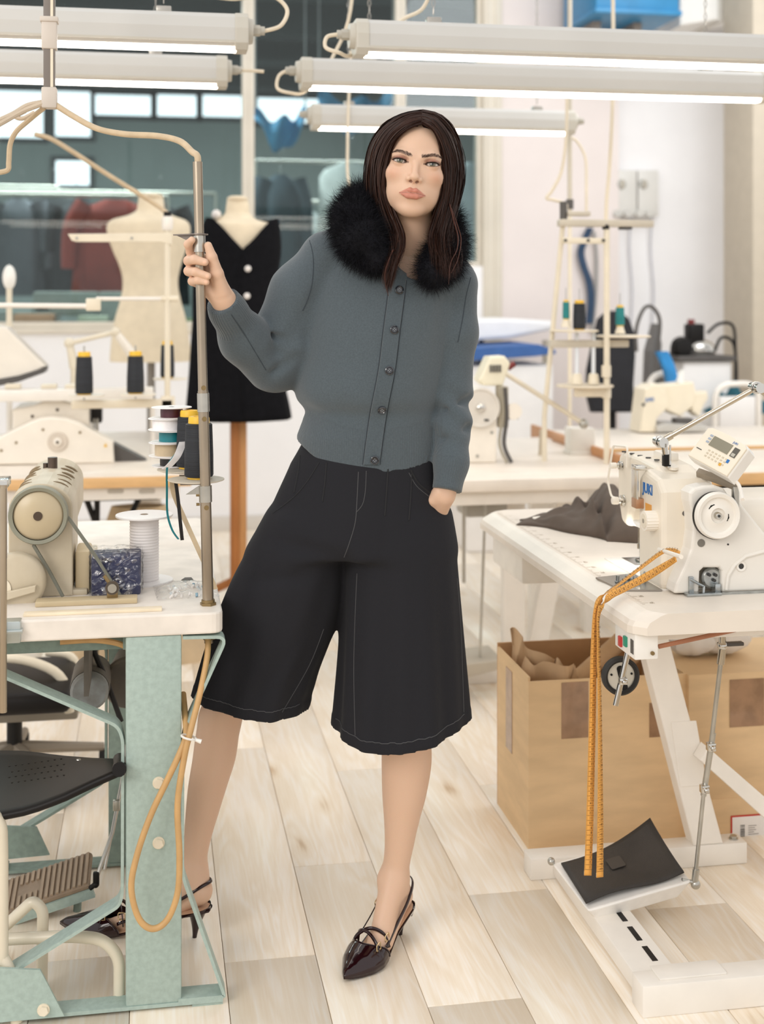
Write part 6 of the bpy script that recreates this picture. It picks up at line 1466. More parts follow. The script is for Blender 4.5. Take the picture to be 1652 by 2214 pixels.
# folding stool with black crossed legs under it
fs_ = empty('folding_trestle', (P(215, 1130, 4.3).x, 4.3, 0), label='black crossed trestle legs under the second left table', cat='trestle')
for a, b in (((185, 1075), (330, 1290)), ((300, 1078), (120, 1290)), ((210, 1075), (206, 1290))):
    p0, p1 = PY(*a, 4.9), PY(*b, 4.9); p1.z = max(p1.z, 0.0); MB().tube([p0, Vector((p1.x, p1.y, 0.01))], 0.011, n=8).build('leg', M_blk, fs_)
MB().box(PY(185, 1075, 4.9).x - 0.02, PY(330, 1075, 4.9).x + 0.02, 4.85, 4.95, PY(185, 1080, 4.9).z, PY(185, 1070, 4.9).z).build('top_bar', M_blk, fs_)
# tan bag under the table
q = PY(300, 1110, 5.1)
rows = []
for t in np.linspace(0, 1, 9):
    rows.append([Vector((q.x + (0.30 - 0.20 * t) * math.cos(a) * (1 + .08 * math.sin(5 * a)), 5.1 + (0.14 - 0.08 * t) * math.sin(a), 0.0 + (q.z + 0.03) * t)) for a in np.linspace(0, 2 * math.pi, 25)])
tag(MB().sheet(rows).build('cloth_sack', mat('tan_sack', '#cbb493', 0.85, var=0.1, scale=8, bump=0.3, bscale=20)), 'tan cloth sack slumped under the second left table', 'sack')
# white machine seen from its end
sm = empty('sewing_machine', (PY(115, 1000, 5.0).x, 5.0, TZ), label='white sewing machine with a bell-shaped end cover on the second left table', cat='sewing machine')
def prof(pix, Y): return [(PY(x, y, Y).x, max(PY(x, y, Y).z, TZ)) for x, y in pix]
MB().prism(prof([(-26, 1006), (-26, 958), (20, 934), (60, 915), (84, 905), (110, 902), (142, 905), (170, 914), (204, 934), (244, 955), (247, 1006)], 4.95), (0, 4.95, 0), (1, 0, 0), (0, 0, 1), (0, 0.10, 0), bev=0.008).build('end_cover', M_wht2, sm)
MB().prism(prof([(32, 960), (30, 884), (72, 876), (96, 866), (128, 863), (156, 870), (176, 880), (194, 882), (196, 960)], 5.12), (0, 5.06, 0), (1, 0, 0), (0, 0, 1), (0, 0.34, 0), bev=0.006).build('body', M_wht2, sm)
MB().box(PY(40, 900, 5.4).x, PY(190, 900, 5.4).x, 5.05, 5.5, TZ, TZ + 0.03).build('bed', M_wht2, sm)
q = PY(125, 955, 4.95); bs = MB().lathe([(0.0, 0), (0.034, 0), (0.037, 0.004), (0.037, 0.012)], q + Vector((0, -0.010, 0)), axis=(0, 1, 0)).build('boss', mat('boss_grey', '#d6cabb', 0.3, var=0.03), sm)
MB().lathe([(0.0, 0), (0.009, 0), (0.015, 0.004), (0.016, 0.012), (0.016, 0.02)], q + Vector((0, -0.022, 0)), axis=(0, 1, 0)).build('boss_hub', M_wht2, bs); MB().cyl(q + Vector((0, -0.023, 0)), q + Vector((0, -0.0215, 0)), 0.006).build('boss_hole', M_screw, bs)
for x, y in ((93, 929), (173, 935), (35, 957), (3, 974)):
    c = PY(x, y, 4.95); MB().cyl(c, c + Vector((0, -0.003, 0)), 0.005, n=12).build('screw', M_brass, sm)
for x, y in ((124, 886), (70, 900)):
    c = PY(x, y, 5.06); MB().cyl(c, c + Vector((0, -0.003, 0)), 0.006, n=12).build('screw', M_screw, sm)
MB().prism(prof([(246, 959), (317, 1001), (246, 1004)], 5.0), (0, 5.0, 0), (1, 0, 0), (0, 0, 1), (0, 0.09, 0), bev=0.002).build('belt_cover', M_grey, sm)
a = PY(224, 966, 4.947); MB().prism([(0, 0), (0.014, 0), (0.007, 0.013)], a, (1, 0, 0), (0, 0, 1), (0, -0.001, 0)).build('warning_mark', M_yel, sm)
MB().box(PY(197, 900, 5.15).x, PY(220, 900, 5.15).x, 5.15, 5.25, PY(200, 915, 5.15).z, PY(200, 878, 5.15).z, bev=0.004).build('motor_box', M_blk, sm)
MB().cyl(PY(210, 945, 5.15), PY(210, 905, 5.15), 0.006).cyl(PY(203, 935, 5.15), PY(203, 905, 5.15), 0.004).build('tension_rods', M_polel, sm)
# shelf beam and thread stand
ts = empty('thread_stand', PY(362, 1000, 4.75), label='cream thread stand with three black cones on the second left table', cat='thread stand')
YT = 4.72
zb = TZ
MB().cyl((PY(362, 800, YT).x, YT, zb), PY(362, 468, YT), 0.0105, n=14).build('pole', M_cream, ts)
MB().cyl(PY(362, 478, YT), PY(362, 458, YT), 0.014, n=12).build('pole_cap', M_blk, ts)
MB().lathe([(0.016, -0.02), (0.02, -0.01), (0.02, 0.02), (0.016, 0.03)], PY(362, 486, YT), n=14).build('clamp', M_wht, ts)
MB().prism([(PY(x, y, YT).x, PY(x, y, YT).z) for x, y in ((147, 506), (372, 504), (372, 530), (348, 524), (165, 523), (155, 520))], (0, YT - 0.012, 0), (1, 0, 0), (0, 0, 1), (0, 0.024, 0), bev=0.003).build('guide_arm', M_cream, ts)
for x in (166, 285): MB().cyl(PY(x, 515, YT - 0.012), PY(x, 515, YT - 0.016), 0.005, n=10).build('thread_eye', M_polel, ts)
MB().cyl(PY(208, 646, YT), PY(352, 646, YT), 0.0075, n=12).build('cross_rod', M_wht, ts)
MB().cyl(PY(348, 646, YT), PY(385, 646, YT), 0.011, n=12).build('rod_clamp', M_cream, ts)
MB().cyl(PY(-40, 660, YT), PY(200, 662, YT), 0.0095, n=12).build('cross_rod', M_wht, ts)
MB().box(PY(186, 660, YT).x, PY(218, 660, YT).x, YT - 0.012, YT + 0.012, PY(200, 672, YT).z, PY(200, 645, YT).z, bev=0.004).build('rod_joint', M_cream, ts)
MB().box(PY(155, 870, YT).x, PY(374, 870, YT).x, YT - 0.02, YT + 0.012, PY(250, 882, YT).z, PY(250, 864, YT).z, bev=0.004).build('tray_arm', M_cream, ts)
MB().box(PY(348, 870, YT).x, PY(378, 870, YT).x, YT - 0.02, YT + 0.02, PY(250, 898, YT).z, PY(250, 858, YT).z, bev=0.004).build('arm_clamp', M_cream, ts)
for px, py, lb, Y in ((182, 852, 'black thread cone standing on the left tray of the cream stand', YT - 0.03), (293, 850, 'black thread cone standing on the right tray of the cream stand', YT - 0.03), (362, 816, 'black thread cone standing behind the cream stand pole', YT + 0.10)):
    c = PY(px, py, Y)
    MB().lathe([(0.0, 0), (0.06, 0), (0.063, 0.003), (0.062, 0.006), (0.0, 0.005)], (c.x + 0.01, c.y, c.z - 0.008), n=32).build('thread_tray', mat('tray_cream', '#efe6d6', 0.4), ts)
    MB().cyl((c.x, c.y, c.z - 0.02), (c.x, c.y, c.z + 0.17), 0.003, n=8).build('spindle', M_polel, ts)
    hh = 0.142 if px != 362 else 0.128; rr = 0.031 if px != 362 else 0.026
    cone((c.x, c.y, c.z - 0.002), hh, rr, rr * 0.86, lb, yr=rr * 0.72)
MB().cyl(PY(362, 823, YT + 0.1), PY(362, 823, YT), 0.006).build('tray_link', M_cream, ts)
wb_ = empty('tool_shelf', PY(100, 850, 5.0), label='long white tool rail above the white machine', cat='shelf')
MB().box(PY(-80, 850, 5.0).x, PY(332, 850, 5.0).x, 5.0, 5.10, PY(100, 868, 5.0).z, PY(100, 842, 5.0).z, bev=0.006).build('rail', M_wht, wb_)
for px in (-60, 330): MB().cyl((PY(px, 850, 5.0).x, 5.07, TZ), (PY(px, 850, 5.0).x, 5.07, PY(px, 866, 5.0).z), 0.01).build('upright', M_wht, wb_)
for px in (10, 88, 140): MB().box(PY(px, 840, 5.02).x, PY(px + 34, 840, 5.02).x, 5.02, 5.08, PY(px, 842, 5.0).z, PY(px, 832, 5.0).z, bev=0.003).build('tool_block', M_cream, wb_)
# control screen and jointed lamp arm behind
cs = empty('control_panel', PY(45, 815, 5.25), label='white control panel with a dark underside at the left edge', cat='control panel')
MB().prism([(PY(x, y, 5.25).x, PY(x, y, 5.25).z) for x, y in ((-40, 700), (14, 708), (98, 792), (60, 812), (-40, 832))], (0, 5.25, 0), (1, 0, 0), (0, 0, 1), (0, 0.16, 0), bev=0.006).build('casing', M_wht2, cs)
MB().prism([(PY(x, y, 5.24).x, PY(x, y, 5.24).z) for x, y in ((-40, 826), (40, 812), (98, 794), (96, 806), (40, 826), (-40, 842))], (0, 5.24, 0), (1, 0, 0), (0, 0, 1), (0, 0.16, 0)).build('underside', M_grey, cs)
MB().cyl((PY(20, 815, 5.33).x, 5.33, TZ), (PY(20, 815, 5.33).x, 5.33, PY(20, 815, 5.33).z), 0.012).build('bracket', M_wht, cs)
la = empty('work_lamp', Vector((PY(160, 830, 5.35).x, 5.35, TZ)), label='cream jointed work lamp behind the thread cones', cat='lamp')
j0, j1, j2 = PY(150, 742, 5.35), PY(250, 718, 5.35), PY(285, 765, 5.35)
MB().cyl((j0.x + 0.02, 5.35, TZ), (j0.x + 0.02, 5.35, j0.z - 0.1), 0.016).build('stem', M_cream, la)
MB().tube([(j0.x + 0.02, 5.35, j0.z - 0.1), j0], [0.02, 0.014]).build('lower_arm', M_cream, la)
MB().tube([j0, j1], 0.010).build('upper_arm', M_cream, la); MB().tube([j1, j2], [0.014, 0.02]).build('head', M_wht2, la)
MB().sphere(j0, 0.022).build('joint', M_cream, la); MB().sphere(j1, 0.020).build('joint', M_cream, la)
# tall slim stand at the left edge
tl2 = empty('thread_stand', Vector((PY(22, 900, 5.0).x, 5.55, TZ)), label='slim cream pole with a bright lamp head at the far left', cat='thread stand')
q = PY(20, 600, 5.55); MB().cyl((q.x, 5.55, TZ), (q.x, 5.55, q.z), 0.012).build('pole', M_cream, tl2)
MB().sphere(q, 0.035, sc=(0.8, 0.8, 1.5)).build('head', mat('lamp_head_white', '#f6f3ec', 0.2), tl2)

# ---- dress forms ----
M_linen = mat('linen_form', '#ecdcc0', 0.8, var=0.04, scale=20, bump=0.2, bscale=300)
def form_rows(tab, Y, dr, n=32):
    tab = smooth_tab(tab, 6); rows = []
    for py, xl, xr in tab:
        a, b = PY(xl, py, Y), PY(xr, py, Y); c, w_ = (a.x + b.x) / 2, (b.x - a.x) / 2
        dep = w_ * dr if w_ < 0.12 else 0.12 * dr + (w_ - 0.12) * 0.45
        rows.append([Vector((c + w_ * math.cos(t), Y + dep * math.sin(t), a.z)) for t in np.linspace(0, 2 * math.pi, n + 1)])
    return rows
def torso(tab, Y, label, capc):
    top = PY((tab[0][1] + tab[0][2]) / 2, tab[0][0], Y); r = empty('dress_form', (top.x, Y, 0), label=label, cat='dress form', group='dress forms by the partition')
    rows = form_rows(tab, Y, 0.72)
    MB().sheet(rows)._add(rows[-1][:-1], [tuple(range(32))]).build('torso', M_linen, r)
    w_ = (PY(tab[0][2], tab[0][0], Y).x - PY(tab[0][1], tab[0][0], Y).x) / 2
    MB().lathe([(w_, -0.004), (w_ * 1.0, 0.004), (w_ * 0.7, 0.012), (0.0, 0.015)], top, n=28).build('neck_cap', M_linen, r)
    return r, top
f1, top = torso([(424, 300, 353), (440, 298, 355), (456, 294, 358), (466, 275, 376), (474, 244, 400), (484, 232, 410), (505, 232, 411), (540, 243, 402), (575, 258, 391), (607, 265, 385), (640, 262, 389), (690, 248, 402), (740, 240, 410), (782, 237, 413)], 6.4, 'bare linen dress form left of the steel pole', None)
MB().cyl((top.x, 6.4, 0.05), (top.x, 6.4, PY(320, 780, 6.4).z + 0.02), 0.02).build('stand_pole', mat('stand_grey', '#8f8880', 0.4, 0.5), f1)
MB().lathe([(0.0, 0), (0.20, 0), (0.20, 0.02), (0.03, 0.05), (0.0, 0.05)], (top.x, 6.4, 0)).build('stand_base', MATS['stand_grey'], f1)
Y2 = 5.72
f2, top = torso([(430, 491, 536), (446, 489, 539), (462, 486, 541), (474, 472, 555), (484, 452, 590), (500, 446, 598), (540, 440, 596), (590, 446, 588), (640, 450, 584), (700, 436, 592), (780, 428, 600), (800, 428, 600)], Y2, 'linen dress form wearing the black dress', None)
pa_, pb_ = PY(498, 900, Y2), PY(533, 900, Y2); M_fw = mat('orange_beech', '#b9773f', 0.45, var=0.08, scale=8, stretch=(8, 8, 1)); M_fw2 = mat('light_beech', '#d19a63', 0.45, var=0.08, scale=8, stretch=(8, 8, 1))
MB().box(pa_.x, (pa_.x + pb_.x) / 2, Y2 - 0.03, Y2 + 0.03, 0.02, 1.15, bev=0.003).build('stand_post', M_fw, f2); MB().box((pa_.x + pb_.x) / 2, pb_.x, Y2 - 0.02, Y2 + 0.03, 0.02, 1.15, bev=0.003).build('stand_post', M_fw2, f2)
for k in range(3):
    t = 0.5 + 2 * math.pi * k / 3; MB().tube([(top.x, Y2, 0.16), (top.x + 0.28 * math.cos(t), Y2 + 0.28 * math.sin(t), 0.02)], 0.02, n=6).build('stand_foot', M_fw, f2)
tab = smooth_tab([(472, 444, 600), (500, 436, 604), (540, 426, 606), (590, 420, 600), (640, 418, 594), (690, 418, 596), (750, 414, 604), (820, 410, 612), (908, 404, 628)], 6)
rows = []
N_ = 48
for i, (py, xl, xr) in enumerate(tab):
    row = []; a, b = PY(xl, py, Y2), PY(xr, py, Y2); c, w_ = (a.x + b.x) / 2, (b.x - a.x) / 2; dep = 0.105 + (w_ - 0.12) * 0.5
    for k in range(N_ + 1):
        t = -math.pi / 2 + 2 * math.pi * k / N_
        fl_ = 1 + 0.03 * max(0, (py - 640) / 270) * math.sin(8 * t)
        z = a.z
        zt_t = PY(500, 476, Y2).z
        f = abs(((t + math.pi / 2 + math.pi) % (2 * math.pi)) - math.pi)     # 0 at the front
        vt = PY(500, np.interp(f, [0, 0.55, 0.9, 1.25, 1.57, 2.2, 3.15], [546, 500, 476, 470, 482, 470, 470]), Y2).z
        row.append(Vector((c + w_ * math.cos(t) * fl_, Y2 + dep * math.sin(t) * fl_, min(z, vt))))
    rows.append(row)
dr_ = MB().sheet(rows).build('dress', mat('black_wool', '#151518', 0.95, var=0.12, scale=40, spec=0.1), None, fix=False); dr_.modifiers.new('s', 'SOLIDIFY').thickness = 0.005
tag(dr_, 'short sleeveless black dress with V neck on the dress form', 'dress')
M_prl = mat('pearl_button_bokeh', '#e9e2dc', 0.15, coat=1.0)
for x, y, r_ in ((536, 581, 0.014), (534, 640, 0.014)):
    q = PY(x, y, Y2); q.y = Y2 - 0.165; q = P(x, y, q.x * SY + q.y * CY); MB().sphere(q, r_, sc=(1, 0.6, 1)).build('button', M_prl, dr_)
q = PY(468, 464, Y2 - 0.02); MB().sphere(q, 0.022).build('bokeh_ball', M_prl, dr_); q = PY(601, 498, Y2 - 0.02); MB().sphere(q, 0.014, sc=(0.6, 1, 1.6)).build('bokeh_ball', M_prl, dr_)  # white balls added to stand for blurred spots of light, not dress parts
# cable that feeds the cream stand
q = PY(362, 462, YT)
MB().tube(bez([P(75, 290, 4.6), P(110, 300, 4.6), P(160, 330, 4.6), P(240, 382, 4.65), P(310, 425, 4.68), P(345, 448, 4.7), q], 8), 0.0085, n=10).build('cable', M_ccab, ts)
# =====================================================================  RIGHT WORK TABLE
RX0, RX1, RY0, RY1 = 0.925, 1.66, 2.41, 3.67
M_ink = mat('ruler_ink', '#a2927c', 0.6); M_jb = mat('blue_lettering', '#2b6fb5', 0.5); M_dk = mat('recess_dark', '#3a3836', 0.6)
rt = empty('sewing_table', (1.28, 3.04, 0), label='white sewing table with a printed ruler edge on the right', cat='table')
pf = [(RX0, 0.735), (RX0, 0.750), (RX0 + 0.006, 0.760), (RX0 + 0.030, 0.773), (RX0 + 0.042, TZ), (RX1, TZ), (RX1, 0.735)]
bm = bmesh.new()
def ring(y, inset):
    return [bm.verts.new((x + inset * (1 if x < RX0 + 0.05 else 0), y, z)) for x, z in pf]
rs = [ring(RY0, 0.028), ring(RY0 + 0.022, 0.006), ring(RY0 + 0.036, 0.0), ring(RY1 - 0.05, 0.0), ring(RY1 - 0.02, 0.012), ring(RY1, 0.045)]
for a, b in zip(rs, rs[1:]):
    for i in range(len(pf)): bm.faces.new((a[i], a[(i + 1) % 7], b[(i + 1) % 7], b[i]))
bm.faces.new(rs[0]); bm.faces.new(rs[-1][::-1]); bmesh.ops.recalc_face_normals(bm, faces=bm.faces[:])
MB()._bm(bm).build('table_top', M_top, rt)
tk = MB()
for k in range(0, 116):
    y = RY1 - 0.05 - 0.0098 * k; ln = 0.016 if k % 6 == 0 else (0.010 if k % 3 == 0 else 0.006)
    tk.box(RX0 + 0.05, RX0 + 0.05 + ln, y - 0.0005, y + 0.0005, TZ, TZ + 0.0003)
tko = tk.build('ruler_ticks', M_ink, rt); tko['kind'] = 'stuff'
for k in range(1, 20):
    text_mesh(str(5 * k), 0.014, (RX0 + 0.069, RY1 - 0.05 - 0.0588 * k + 0.006, TZ + 0.0004), (0, -1, 0), (1, 0, 0), M_ink, rt, 'ruler_number', extrude=0.0)
# stand: foot bars, slanted leg, brace, slotted crossbar
MB().box(0.89, 1.445, 2.995, 3.055, 0.0, 0.052, bev=0.003).build('foot_bar', M_wht, rt)
MB().box(0.934, 1.9, 2.385, 2.445, 0.0, 0.062, bev=0.003).build('foot_bar', M_wht, rt)
MB().box(0.945, 1.035, 2.445, 2.995, 0.012, 0.048, bev=0.003).build('crossbar', M_wht, rt)
MB().box(0.975, 1.115, 2.40, 2.452, 0.062, 0.066, bev=0.001).build('joint_plate', M_wht, rt)
for k in range(3):
    y = 2.50 + 0.085 * k; MB().box(1.000, 1.012, y, y + 0.06, 0.0478, 0.0488).build('slot', M_blk, rt)
MB().prism(rrect(0, 0.05, -0.005, 0.005, 0.0045), (1.18, 2.9945, 0.026), (1, 0, 0), (0, 0, 1), (0, -0.001, 0)).build('slot', M_blk, rt)
c0, c1 = PY(1392, 1405, 3.0), PY(1500, 1832, 3.0)
sx = (c1.x - c0.x) / (c1.z - c0.z)
zl, zh = 0.052, 0.735; xl, xh = c1.x + sx * (zl - c1.z), c1.x + sx * (zh - c1.z)
MB().prism([(xl, zl), (xl + 0.078, zl), (xh + 0.068, zh), (xh, zh)], (0, 2.998, 0), (1, 0, 0), (0, 0, 1), (0, 0.05, 0), bev=0.004).build('leg', M_wht, rt)
xm_ = xl + sx * 0.18; MB().prism([(xm_ + 0.012, 0.2), (xm_ + 0.082, 0.2), (xm_ + 0.053, 0.36), (xm_ - 0.012, 0.36)], (0, 2.995, 0), (1, 0, 0), (0, 0, 1), (0, 0.004, 0), bev=0.001).build('leg_plate', M_wht, rt)
b0, b1 = PY(1500, 1632, 2.99), PY(1720, 1830, 2.99)
MB().prism([(b0.x, b0.z), (b1.x, b1.z), (b1.x, b1.z + 0.055), (b0.x + 0.02, b0.z + 0.03)], (0, 2.95, 0), (1, 0, 0), (0, 0, 1), (0, 0.045, 0), bev=0.003).build('brace', M_wht, rt)
MB().box(1.35, 1.62, 2.97, 3.02, 0.69, 0.735, bev=0.003).box(0.97, 1.60, 2.50, 2.54, 0.70, 0.735, bev=0.003).build('top_rail', M_wht, rt)
MB().box(1.56, 1.63, 2.39, 2.44, 0.062, 0.735, bev=0.004).build('leg', M_wht, rt); MB().box(1.56, 1.90, 2.95, 3.0, 0.0, 0.06, bev=0.003).build('foot_bar', M_wht, rt)
bolt((1.42, 3.02, 0.052), (0, 0, 1), 0.009, rt, M_polel)
bx = PX(1045, 1200, 0.955); MB().box(0.955, 1.30, 3.30, 3.60, 0.64, 0.735, bev=0.012).build('drawer_tray', mat('tray_white', '#f2ede4', 0.4), rt)
# switch box
sw = empty('switch_box', (0.96, 2.48, 0.735), label='white switch box with red and green buttons under the right table', cat='switch')
MB().box(0.936, 0.985, 2.432, 2.545, 0.682, 0.735, bev=0.003).build('casing', mat('switch_white', '#f1eee8', 0.4), sw)
for px, c in ((1343, '#c03a34'), (1354, '#2f8f74')):
    q = PX(px, 1387, 0.936); MB().box(0.931, 0.937, q.y - 0.008, q.y + 0.008, q.z - 0.010, q.z + 0.011, bev=0.002).build('button', mat('btn' + c[1:], c, 0.4), sw)
q = PX(1367, 1398, 0.936); MB().box(0.9352, 0.9358, q.y - 0.008, q.y + 0.008, q.z - 0.014, q.z + 0.014).build('rating_label', M_grey, sw)
MB().cyl((0.972, 2.432, 0.695), (0.972, 2.428, 0.695), 0.004).build('screw', M_brass, sw)
MB().tube(bez([PY(1424, 1398, 2.45), PY(1470, 1388, 2.45), PY(1530, 1375, 2.46), PY(1590, 1362, 2.5)], 6), 0.0048, n=8).build('cord', mat('brown_cord', '#a86f50', 0.5), sw)
# knee lifter
kl = empty('knee_lifter', PY(1355, 1400, 2.72), label='black-rimmed knee lifter disc under the right table', cat='lifter')
c = PY(1344, 1463, 2.62)
MB().lathe([(0.030, 0.002), (0.036, -0.004), (0.0405, 0.0), (0.0405, 0.014), (0.034, 0.018), (0.030, 0.012)], c, n=44, axis=(0, 1, 0)).build('rim', M_rub, kl)
MB().lathe([(0.0, 0.005), (0.032, 0.005), (0.032, 0.010), (0, 0.010)], c, n=36, axis=(0, 1, 0)).build('disc', mat('disc_grey', '#d8d2c4', 0.4), kl)
MB().prism(rrect(-0.007, 0.007, -0.03, 0.022, 0.006), c + Vector((0.002, 0.004, 0)), (1, 0, 0.25), (-0.25, 0, 1), (0, -0.001, 0)).build('slot', M_blk, kl)
for dx in (-0.021, 0.024): MB().cyl(c + Vector((dx, 0.005, 0.004)), c + Vector((dx, 0.003, 0.004)), 0.0024, n=8).build('hole', M_blk, kl)
MB().cyl(PY(1360, 1400, 2.60), PY(1331, 1525, 2.60), 0.0062, n=14).build('rod', M_chrome, kl); MB().cyl(PY(1360, 1402, 2.60), (PY(1362, 1380, 2.6).x, 2.60, 0.735), 0.0062).build('rod', M_chrome, kl)
q = PY(1346, 1472, 2.597); MB().box(q.x - 0.009, q.x + 0.009, q.y - 0.008, q.y + 0.004, q.z - 0.007, q.z + 0.007, bev=0.002).sphere(q + Vector((0.001, -0.009, 0)), 0.006).build('clamp', M_chrome, kl)
# pedal and its rod
pd = empty('foot_pedal', P(1345, 1900, 2.93), label='white foot pedal with a black rubber mat', cat='pedal')
A, B, Cc, D = P(1192, 1866, 3.00), P(1270, 1970, 2.80), P(1497, 1905, 2.87), P(1416, 1806, 3.07)
nrm = (B - A).cross(Cc - B).normalized(); nrm = nrm if nrm.z > 0 else -nrm
rows = [[A.lerp(D, s).lerp(B.lerp(Cc, s), t) for s in np.linspace(0, 1, 7)] for t in np.linspace(0, 1, 5)]
def frustum(o4, i4, m, name):
    vs = [Vector(v) for v in o4] + [Vector(v) for v in i4]
    return MB()._add(vs, [(0, 1, 2, 3), (7, 6, 5, 4), (0, 4, 5, 1), (1, 5, 6, 2), (2, 6, 7, 3), (3, 7, 4, 0)]).build(name, m, pd)
cen_ = (A + B + Cc + D) / 4
o4 = [A, B, Cc, D]; i4 = [cen_ + (p - cen_) * 0.78 - nrm * 0.045 for p in o4]
fo = frustum(o4, i4, mat('pedal_white', '#f0ece6', 0.4, var=0.08, scale=14), 'tray'); bv = fo.modifiers.new('b', 'BEVEL'); bv.width = 0.006; bv.segments = 3
mA, mB, mC, mD = P(1214, 1876, 2.985), P(1268, 1962, 2.815), P(1480, 1893, 2.885), P(1409, 1796, 3.055)
rows = []
for t in np.linspace(0, 1, 13):
    row = []
    for s in np.linspace(0, 1, 17):
        p = mA.lerp(mD, s).lerp(mB.lerp(mC, s), t); p += nrm * (0.008 + 0.022 * s * s * (1 - t) ** 2 - 0.012 * math.sin(math.pi * s) * (1 - t) + 0.006 * math.sin(6 * s) * t); row.append(p)
    rows.append(row)
mt_ = MB().sheet(rows).build('rubber_mat', mat('pedal_mat', '#37322e', 0.6, var=0.2, scale=9, bump=0.5, bscale=500), pd, fix=False); mt_.modifiers.new('s', 'SOLIDIFY').thickness = 0.004
p = P(1345, 1885, 2.94); ux_, uy_ = (mC - mB).normalized(), (mA - mB).normalized(); p = mA.lerp(mD, .45).lerp(mB.lerp(mC, .5), .42) + nrm * 0.0105
MB().prism(rrect(-0.018, 0.018, -0.022, 0.022, 0.005), p, ux_, uy_, nrm * 0.0015).build('mat_stamp', mat('mat_stamp', '#453f3a', 0.6), pd)
MB().sphere(A + Vector((0, 0, 0.004)), 0.009).build('hinge_ball', M_polel, pd); MB().box(0.965, 1.015, 2.74, 2.80, 0.046, 0.075, bev=0.004).build('mount', M_wht, pd)
MB().box(cen_.x - 0.02, cen_.x + 0.02, cen_.y - 0.03, cen_.y + 0.03, 0.03, cen_.z - 0.03).box(0.99, cen_.x + 0.02, cen_.y - 0.015, cen_.y + 0.015, 0.03, 0.05).build('pivot', M_wht, pd)
r0, r1 = P(1562, 1402, 2.86), P(1502, 1908, 2.88)
pr = empty('pedal_rod', r1, label='thin steel pedal rod with two clamps hanging from the right table', cat='rod')
MB().tube([r0, P(1537, 1614, 2.87)], 0.0052, n=10).build('upper_rod', M_polel, pr); MB().tube([P(1542, 1585, 2.87), P(1521, 1720, 2.875)], 0.0066, n=10).build('sleeve', M_polel, pr); MB().tube([P(1523, 1700, 2.875), r1], 0.0046, n=10).build('lower_rod', M_polel, pr)
for px, py in ((1537, 1614), (1523, 1705)):
    q = P(px, py, 2.865); MB().box(q.x - 0.009, q.x + 0.009, q.y - 0.010, q.y + 0.008, q.z - 0.009, q.z + 0.009, bev=0.002).sphere(q + Vector((0, -0.011, 0)), 0.006).build('clamp', M_chrome, pr)
MB().sphere(r1 + Vector((0.002, 0, -0.004)), 0.011).cyl(r1, r1 + (r0 - r1).normalized() * 0.03, 0.0075).build('lower_joint', M_polel, pr)
MB().tube([r1, Cc + Vector((-0.02, 0.01, 0.0))], 0.0045, n=8).build('link_pin', M_polel, pr)
MB().sphere(r0 + Vector((0, 0, 0.006)), 0.011).cyl(r0, r0 - (r0 - r1).normalized() * 0.035, 0.0085).tube([r0 + Vector((0, 0, 0.006)), (r0.x, r0.y, 0.735)], 0.008).build('upper_joint', M_chrome, pr)
MB().box(r0.x - 0.008, r0.x + 0.05, r0.y - 0.004, r0.y + 0.012, r0.z + 0.004, r0.z + 0.012, bev=0.002).build('lever', M_grey, pr)

# ---- sewing machine ----
mx0 = 1.06
ma = empty('sewing_machine', (1.13, 2.75, TZ), label='white industrial sewing machine with a large handwheel on the right table', cat='sewing machine')
M_mb = mat('machine_ivory', '#eae0cf', 0.34, var=0.03); ax0 = 1.085
prf = [(2.60, TZ), (2.60, 0.985), (2.625, 1.010), (2.70, 1.022), (2.735, 1.0), (2.735, TZ)]
bdy = MB().prism(prf, (mx0, 0, 0), (0, 1, 0), (0, 0, 1), (0.125, 0, 0)).build('column', M_mb, ma); bv = bdy.modifiers.new('b', 'BEVEL'); bv.width = 0.012; bv.segments = 3; bv.limit_method = 'ANGLE'; bv.angle_limit = math.radians(50)
arf = [(2.64, 1.005), (2.70, 1.030), (2.80, 1.037), (2.90, 1.037), (2.925, 1.027), (2.935, 1.0), (2.935, 0.925), (2.910, 0.868), (2.872, 0.862), (2.855, 0.910), (2.82, 0.922), (2.77, 0.912), (2.74, 0.890), (2.72, 0.86), (2.66, 0.86)]
arm_ = MB().prism(arf, (ax0, 0, 0), (0, 1, 0), (0, 0, 1), (0.092, 0, 0)).build('arm', M_mb, ma); bv = arm_.modifiers.new('b', 'BEVEL'); bv.width = 0.014; bv.segments = 4; bv.limit_method = 'ANGLE'; bv.angle_limit = math.radians(50)
MB().box(mx0 - 0.005, mx0 + 0.14, 2.60, 2.94, TZ - 0.002, TZ + 0.003, bev=0.001).build('bed_plate', mat('bed_white', '#f6f2ea', 0.3), ma)
YC = 2.555
cov = [(1457, 1284), (1462, 1262), (1481, 1222), (1494, 1188), (1499, 1150), (1497, 1112), (1491, 1085), (1490, 1066), (1502, 1055), (1522, 1050), (1545, 1049), (1566, 1056), (1576, 1070), (1602, 1088), (1652, 1150), (1700, 1200), (1700, 1279), (1560, 1283), (1560, 1262), (1561, 1235), (1556, 1228), (1522, 1228), (1514, 1236), (1512, 1284)]
def cpt(x, y): q = PY(x, y, YC); return (q.x, max(q.z, TZ + 0.002))
co = MB().prism([cpt(*p) for p in cov], (0, YC, 0), (1, 0, 0), (0, 0, 1), (0, 0.05, 0)).build('end_cover', mat('cover_white', '#ece7de', 0.34, var=0.02), ma); bv = co.modifiers.new('b', 'BEVEL'); bv.width = 0.006; bv.segments = 3; bv.limit_method = 'ANGLE'; bv.angle_limit = math.radians(60)
q = PY(1652, 1285, YC)
MB().tube([PY(x, y, YC - 0.001) for x, y in ((1570, 1275), (1574, 1245), (1588, 1222), (1612, 1203), (1652, 1192), (1690, 1190))], 0.004, n=8).build('cover_ridge', MATS['cover_white'], ma)
